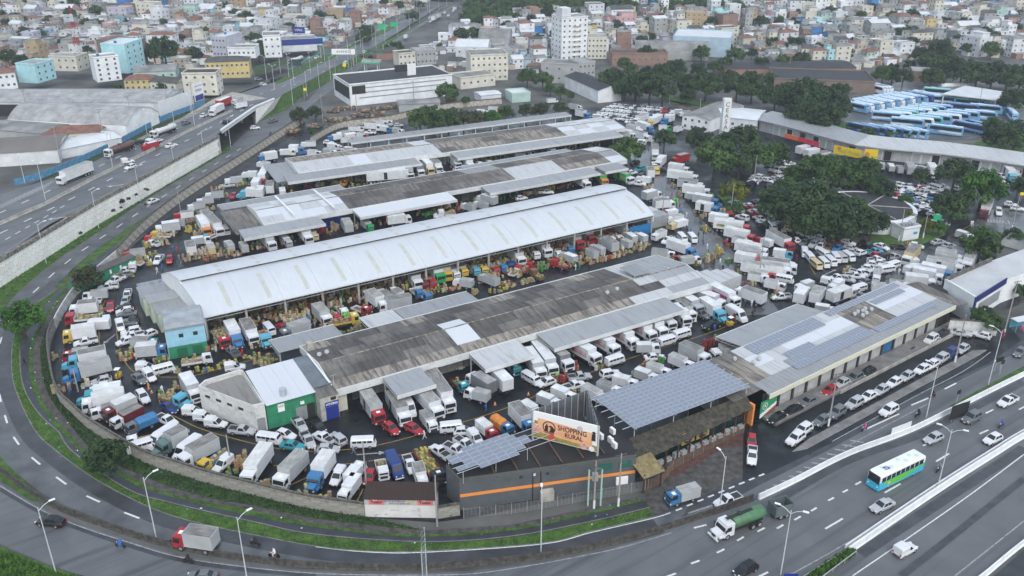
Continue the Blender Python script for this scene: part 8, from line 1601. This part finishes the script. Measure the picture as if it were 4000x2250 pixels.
B('depot hall with black roof and pink striped wall',3020,352,3412,366,26,5,'brown','flat','black',0,0,0,0,name='warehouse',cat='warehouse');B('brown-doored depot garage behind the coaches',3560,318,3640,322,12,5,'brown','gable','slab',0,0,0,0,rise=.8);B('long black-roofed hall behind the depot trees',2830,305,3340,300,20,4.5,'brick','gable','black',0,0,0,0,rise=1,name='warehouse',cat='warehouse')
dc=empty('depot_canopy',P(3690,425),R(-12),label='wide white canopy at the coach depot',cat='canopy');q=[P(3680,366,5)-dc.location,P(3770,334,5)-dc.location,P(3976,366,5)-dc.location,P(3892,390,5)-dc.location];dc.rotation_euler.z=0;MB().prism([(p.x,p.y) for p in q],4.6,5).build('roof',RF['white'],dc);[MB().box(-.2,.2,-.2,.2,0,4.6).build('column',M_white,dc,loc=(p.x*.96+1,p.y*.97+.6,0)) for p in q]
MB().tube((0,0,2),(14,2,2),1.2,n=14).build('storage_tank',M_white,loc=P(3668,352),label='white cylindrical fuel tank behind the depot canopy',cat='tank')
bt=empty('blue_trim_building',P(3808,1215),label='white flat-roofed building with dark blue corner trim',cat='building');o=bt.location;q=[P(x,y,6)-o for x,y in[(3690,1098),(3808,1168),(3930,1092),(4300,960),(4200,900),(3868,1020)]];MB().prism([(p.x,p.y) for p in q],0,6,0,1).build('wall',[wm('bright'),mat('pale_flat_roof',(.46,.47,.47),.8,var=.1,vscale=.2)],bt)
a,b=q[1],q[2];v=b-a;an=math.atan2(v.y,v.x);MB().box(-.2,v.length,-.25,-.02,5,6.5).build('blue_trim',mat('trim_blue',(.012,.02,.13),.5),bt,loc=(a.x,a.y,0),rz=an);MB().box(-.2,.8,-.25,-.02,0,5).build('blue_trim',MATS['trim_blue'],bt,loc=(a.x,a.y,0),rz=an);MB().box(3,v.length-2,-.1,-.02,1.5,4).build('window_strip',M_rgrey,bt,loc=(a.x,a.y,0),rz=an)
a,b=q[5],q[0];v=b-a;MB().box(0,v.length,0,.4,6,7.0).build('stained_parapet',M_stain,bt,loc=(a.x,a.y,0),rz=math.atan2(v.y,v.x));a,b=q[0],q[1];v=b-a;MB().box(0,v.length,-.1,.3,6,6.6).build('parapet',M_white,bt,loc=(a.x,a.y,0),rz=math.atan2(v.y,v.x))
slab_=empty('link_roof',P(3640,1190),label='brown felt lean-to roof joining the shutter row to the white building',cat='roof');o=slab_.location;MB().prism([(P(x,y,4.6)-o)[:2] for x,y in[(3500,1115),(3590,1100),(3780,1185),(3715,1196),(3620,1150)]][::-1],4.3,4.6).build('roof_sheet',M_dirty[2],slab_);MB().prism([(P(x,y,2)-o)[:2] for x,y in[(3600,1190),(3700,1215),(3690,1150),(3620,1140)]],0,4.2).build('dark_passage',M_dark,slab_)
wall('stained_white_wall',[P(3700,1296),P(3790,1300),P(3890,1312)],3.2,'stained white wall topped with bushes past the shutter row',mw);B('ridged grey roof house at the right picture edge',3890,1010,4100,1070,14,4,'grey','gable','grey',0,0,0,0)
bs=empty('bus_shelter',P(3985,1285),R(20),label='small blue-framed bus shelter at the picture edge',cat='bus shelter');MB().box(-2.5,2.5,-1,1,2.5,2.65).build('roof',RF['white'],bs);[MB().box(x,x+.1,-.9,-.8,0,2.5).build('post',paint('c'),bs) for x in(-2.4,0,2.3)];MB().box(-2.4,2.4,.8,.88,.4,2.2).build('back_panel',paint('c'),bs)
for x,y,w_,k in((3870,1260,90,'m'),(3820,1235,70,'m'),(3850,1225,60,'d'),(3990,1140,60,'m')):tree((x,y),w_,k,'over the stained white wall',z=0.)
ki=B('white square kiosk with rooftop equipment on the lawn',3524,942,3586,932,4.5,3.3,'bright','flat','slab',0,0,0,0,name='kiosk',cat='kiosk');[MB().box(.5+k,1.1+k,1,2.5,3.4,4.3).build('equipment',M_rgrey,ki) for k in range(4)];MB().box(3.4,4.6,-.2,-.02,1.6,2.3).build('blue_panel',paint('c'),ki)
rb=empty('round_building',P(3380,850),label='round building with black roof and white rim beside the mango grove',cat='building');mb=MB();N=40;ro,ri=13.5,12.2;c_=[(cos(2*pi*i/N),sin(2*pi*i/N)) for i in range(N)]
mb.prism([(x*ro,y*ro) for x,y in c_],0,3.6,0,0);mb.build('rim_wall',wm('white'),rb);MB().prism([(x*ri,y*ri) for x,y in c_],3.55,3.75).build('roof',RF['black'],rb);[MB().box(-.15,.15,0,ri-.1,3.76,3.95).build('roof_beam',M_conc,rb,rz=2*pi*k/6+.3) for k in range(6)]
ys_=B('open grey shelter roof over the crate yard',1560,440,1720,432,9,3.4,'grey','gable','grey',0,0,0,0,rise=.5);B('low pale shed by the crate yard',1880,400,1958,392,8,3,'white','gable','white',0,0,0,0,rise=.5)
for i,(x,y) in enumerate([(1300,440),(1330,430),(1370,428),(1420,440),(1470,430),(1500,428),(1540,422),(1290,472),(1310,476),(1345,470),(1130,520),(1150,515),(1230,498),(1390,455),(1440,458),(1480,450),(1600,420),(1700,405),(1760,392)]):
    p=P(x,y);mb=MB();[mb.rbox(rt.uniform(-2.4,2.4),rt.uniform(-1.4,1.4),rt.uniform(0,.9),1,.7,rt.uniform(.4,.8),rt.uniform(0,3),rt.randrange(3)) for _ in range(26)]
    mb.build('pallet_heap',[CM[2],CM[1],M_stain],loc=p,label='heap of broken wooden crates in the yard behind the market, %s from near end'%ordi(i+1),cat='crate heap',kind='stuff')
rm=empty('radio_mast',P(318,262,Z),label='red and white lattice radio mast among the houses',cat='mast')
for k in range(8):
    z0_,z1_=k*3.6,(k+1)*3.6;s0,s1=1.6*(1-z0_/34),1.6*(1-z1_/34);mb=MB();C4=[(-1,-1),(1,-1),(1,1),(-1,1)]
    for i,(x,y) in enumerate(C4):x2,y2=C4[(i+1)%4];mb.tube((x*s0,y*s0,z0_),(x*s1,y*s1,z1_),.12,n=4);mb.tube((x*s0,y*s0,z0_),(x2*s1,y2*s1,z1_),.07,n=4);mb.tube((x2*s0,y2*s0,z0_),(x*s1,y*s1,z1_),.07,n=4)
    mb.build('mast_section',paint('r') if k%2 else M_white,rm)
MB().add([tuple(P(x,y,5.0)) for x,y in[(985,262),(1105,232),(1128,244),(1000,300)]],[(0,1,2,3)]).build('roadside_field',M_grassd,kind='structure')
LIM=[(-400,330),(0,318),(140,262),(300,250),(390,238),(590,236),(700,268),(800,250),(830,210),(900,205),(1000,195),(1100,185),(1330,175),(1440,215),(1470,262),(1640,275),(1700,270),(1770,270),(1990,275),(2000,325),(2105,300),(2190,225),(2370,215),(2480,190),(2620,180),(2850,195),(2900,268),(3060,282),(3400,262),(3520,235),(3640,215),(3700,190),(3850,225),(4000,225),(4400,230)]
def ylim(x):
    for(a,b),(c,d) in zip(LIM,LIM[1:]):
        if a<=x<=c:return b+(d-b)*(x-a)/(c-a)
    return 200
occ=[(P(x,y,0),r_) for x,y,r_ in((1905,310,26),(2240,235,13),(2335,230,13),(2180,320,14),(2290,325,10),(2500,255,24),(2740,228,30),(2620,235,26),(1070,220,12),(1170,200,16),(1590,260,9),(1665,255,10),(1840,228,16),(1930,192,16),(1515,235,12))]+[(P(x,y,Z),r_) for x,y,r_ in((540,275,11),(445,258,13),(430,315,10),(890,304,14),(860,225,12),(186,315,9),(253,277,10),(945,226,10))]
rc=random.Random(11);houses=[];row=0;Y=380.
WCH=['white']*9+['bright']*9+['cream']*6+['grey']*8+['beige']*2+['mint','sky','cyan','brick','brick','salmon','yellow','ochre','pink','lilac','blue']
while Y<900:
    step=rc.uniform(6.6,8.8)+max(0,Y-560)*.012;row+=1;X=-Y*.64+rc.uniform(0,8)
    while X<Y*.64:
        W_=rc.uniform(4.6,8.8);D_=rc.uniform(5,8);big=rc.random()
        if big>.95:W_*=1.7;D_*=1.5
        x,y=X+W_/2+rc.uniform(-1.5,1.5),Y+rc.uniform(-3,3);X+=W_+rc.choice((.3,.5,.8,1.5,4))
        d=x-hw_x(y);z=GZ(x,y);qx,qy,s=Q(x,y,z)
        if-26-W_/2<d<(34 if y<640 else 22)+W_/2 or qy>ylim(qx) or qy<-26:continue
        if(1800<qx<2010 and qy<112) or(2000<=qx<2360 and qy<66) or(2360<=qx<2900 and 24<qy<58):continue
        if any((o-Vector((x,y,o.z))).length<r_+W_*.55 for o,r_ in occ):continue
        if rc.random()<.07:continue
        houses.append((s,x,y,z,W_,D_,row,d>0,big))
    Y+=step
rank={}
for k_ in sorted(range(len(houses)),key=lambda i:abs(houses[i][1]-hw_x(houses[i][2]))):h_=houses[k_];q=rank.setdefault((h_[6],h_[7]),[0]);q[0]+=1;houses[k_]=h_+(q[0],)
houses.sort(key=lambda h_:-h_[0]);idx={};far=MB();pal=[wm(c) for c in WC]+[RF[k] for k in RF]+[MATS['window_glass']];cn=list(WC);rn=list(RF);STN=['one','two','three','four','five'];cnt=dict(house=0,apartment_block=0,workshop=0)
for s,x,y,z,W_,D_,row,rt_,big,rk_ in houses:
    fl=rc.choice((1,1,1,1,2,2,2,3)) if big<.85 else rc.choice((3,4));wc=rc.choice(WCH);kind=rc.random();rz=R((14 if rt_ else-8)+rc.choice((0,0,90 if False else 6,-9))+rc.uniform(-4,4))
    roof,rk=('flat',rc.choice(('slab','slab','grey','dark','white'))) if kind<.42 else('gable',rc.choice(('grey','grey','grey','dark','white'))) if kind<(.86 if rt_ else.74) else('hip','tile')
    nm='workshop' if big>.95 and fl<4 and kind>.5 else 'apartment_block' if fl>=3 else 'house'
    if nm=='workshop':roof,rk,fl='arch' if kind>.75 else 'gable',rc.choice(('grey','white')),1
    h=(2.5*fl+rc.uniform(-.2,.4)) if nm!='workshop' else 4.6
    if cnt[nm]<290 and s>4.55:
        cnt[nm]+=1;rn_=dict(grey='grey',dark='dark',tile='tile',white='white',slab='concrete',black='black')[rk];lab='%s %s-storey %s with %s %s roof, %s from highway, %s row, %s side'%(wc,STN[fl-1],nm.replace('_',' '),rn_,roof,ordi(rk_),ordi(row),'right' if rt_ else 'left')
        nc=max(2,int(W_/3.2)) if s>5.2 else 2
        block(nm,lab,(x-W_/2*cos(rz),y-W_/2*sin(rz),z-.3),rz,W_,D_,h,wm(wc),roof,RF[rk],fl if nm!='workshop' else 0,nc,2 if s>5.6 else 0,rise=rc.uniform(.9,1.8) if nm!='workshop' else 2.5,cat=nm.replace('_',' '),group='town houses',tank=rc.random()<.22)
    else:
        a,b=MB(),MB();shape(W_,D_,h,roof,1.4,a,b,top=rc.choice((0,.3,.7)));ca,sa=cos(rz),sin(rz)
        for src,mi in((a,cn.index(wc)),(b,len(cn)+rn.index(rk))):
            o=len(far.v);far.v+=[(x+(p[0]-W_/2)*ca-p[1]*sa,y+(p[0]-W_/2)*sa+p[1]*ca,z-.3+p[2]) for p in src.v];far.f+=[tuple(i+o for i in f) for f in src.f];far.m+=[mi]*len(src.f);far.sm+=[False]*len(src.f)
        for f in range(fl):
            for i in range(max(2,int(W_/3))):
                u=W_*(i+.5)/max(2,int(W_/3))-W_/2;zz=z+2.5*f+1.0;far.add([(x+(u+du)*ca+.06*sa,y+(u+du)*sa-.06*ca,zz+dz) for du,dz in((-.5,0),(.5,0),(.5,1.1),(-.5,1.1))],[(0,1,2,3)],len(pal)-1)
fill=MB();bush=MB();rf_=random.Random(4);src=crown_mesh('m',1);bv=[v.co.copy() for v in src.vertices][:1000];bf=[tuple(p.vertices) for p in src.polygons][:250]
for _ in range(6500):
    y=rf_.uniform(385,900);x=rf_.uniform(-.64,.64)*y;z=GZ(x,y);d=x-hw_x(y);qx,qy,s=Q(x,y,z)
    if-26<d<(34 if y<640 else 22) or qy>ylim(qx)+8 or qy<-26 or(1800<qx<2900 and qy<60) or any((o-Vector((x,y,o.z))).length<r_+2 for o,r_ in occ):continue
    if rf_.random()<.66:fill.rbox(x,y,z-.2,rf_.uniform(2.5,5.5),rf_.uniform(2.5,5.5),rf_.uniform(2.,3.2),rf_.uniform(-.3,.4),rf_.choice((0,1,1,2,3,6,15)),len(cn)+rf_.choice((0,0,1,1,2,3,4,4)))
    else:
        k=rf_.uniform(1.6,4.2);o=len(bush.v);bush.v+=[(x+v.x*k,y+v.y*k,z+k*.7+v.z*k) for v in bv];bush.f+=[tuple(i+o for i in f) for f in bf];bush.m+=[rf_.randrange(2)]*len(bf);bush.sm+=[False]*len(bf)
fill.build('town_outbuildings',pal,kind='stuff',label='low sheds and lean-to roofs filling the gaps between the town houses',cat='sheds');bush.build('town_shrubs',[LM['d'],LM['m']],kind='stuff',label='shrubs and small trees filling the gaps between the town houses',cat='shrubs')
far.build('far_houses',pal,kind='stuff',label='densely packed small houses in the far distance',cat='houses')
for(ph,k),ls in TREES.items():
    ls.sort(key=lambda q:q[0])
    for i,(_,e) in enumerate(ls):e['label']='%s tree %s%s'%(KN[k],ph,'' if len(ls)==1 else ', %s such from left'%ordi(i+1));e['group']='trees '+ph
hz=bpy.data.materials.new('haze');hz.use_nodes=True;n=hz.node_tree;n.nodes.clear();ou=n.nodes.new('ShaderNodeOutputMaterial');pv_=n.nodes.new('ShaderNodeVolumePrincipled');pv_.inputs['Color'].default_value=(.86,.91,1,1);pv_.inputs['Density'].default_value=.00025;pv_.inputs['Anisotropy'].default_value=.2;n.links.new(pv_.outputs[0],ou.inputs['Volume'])
MB().box(-2650,2650,-350,3550,-3,420).build('haze',hz,kind='stuff',label='pale damp haze over the whole town',cat='haze')
print('SCENE',len(bpy.data.objects),cnt,len(houses))
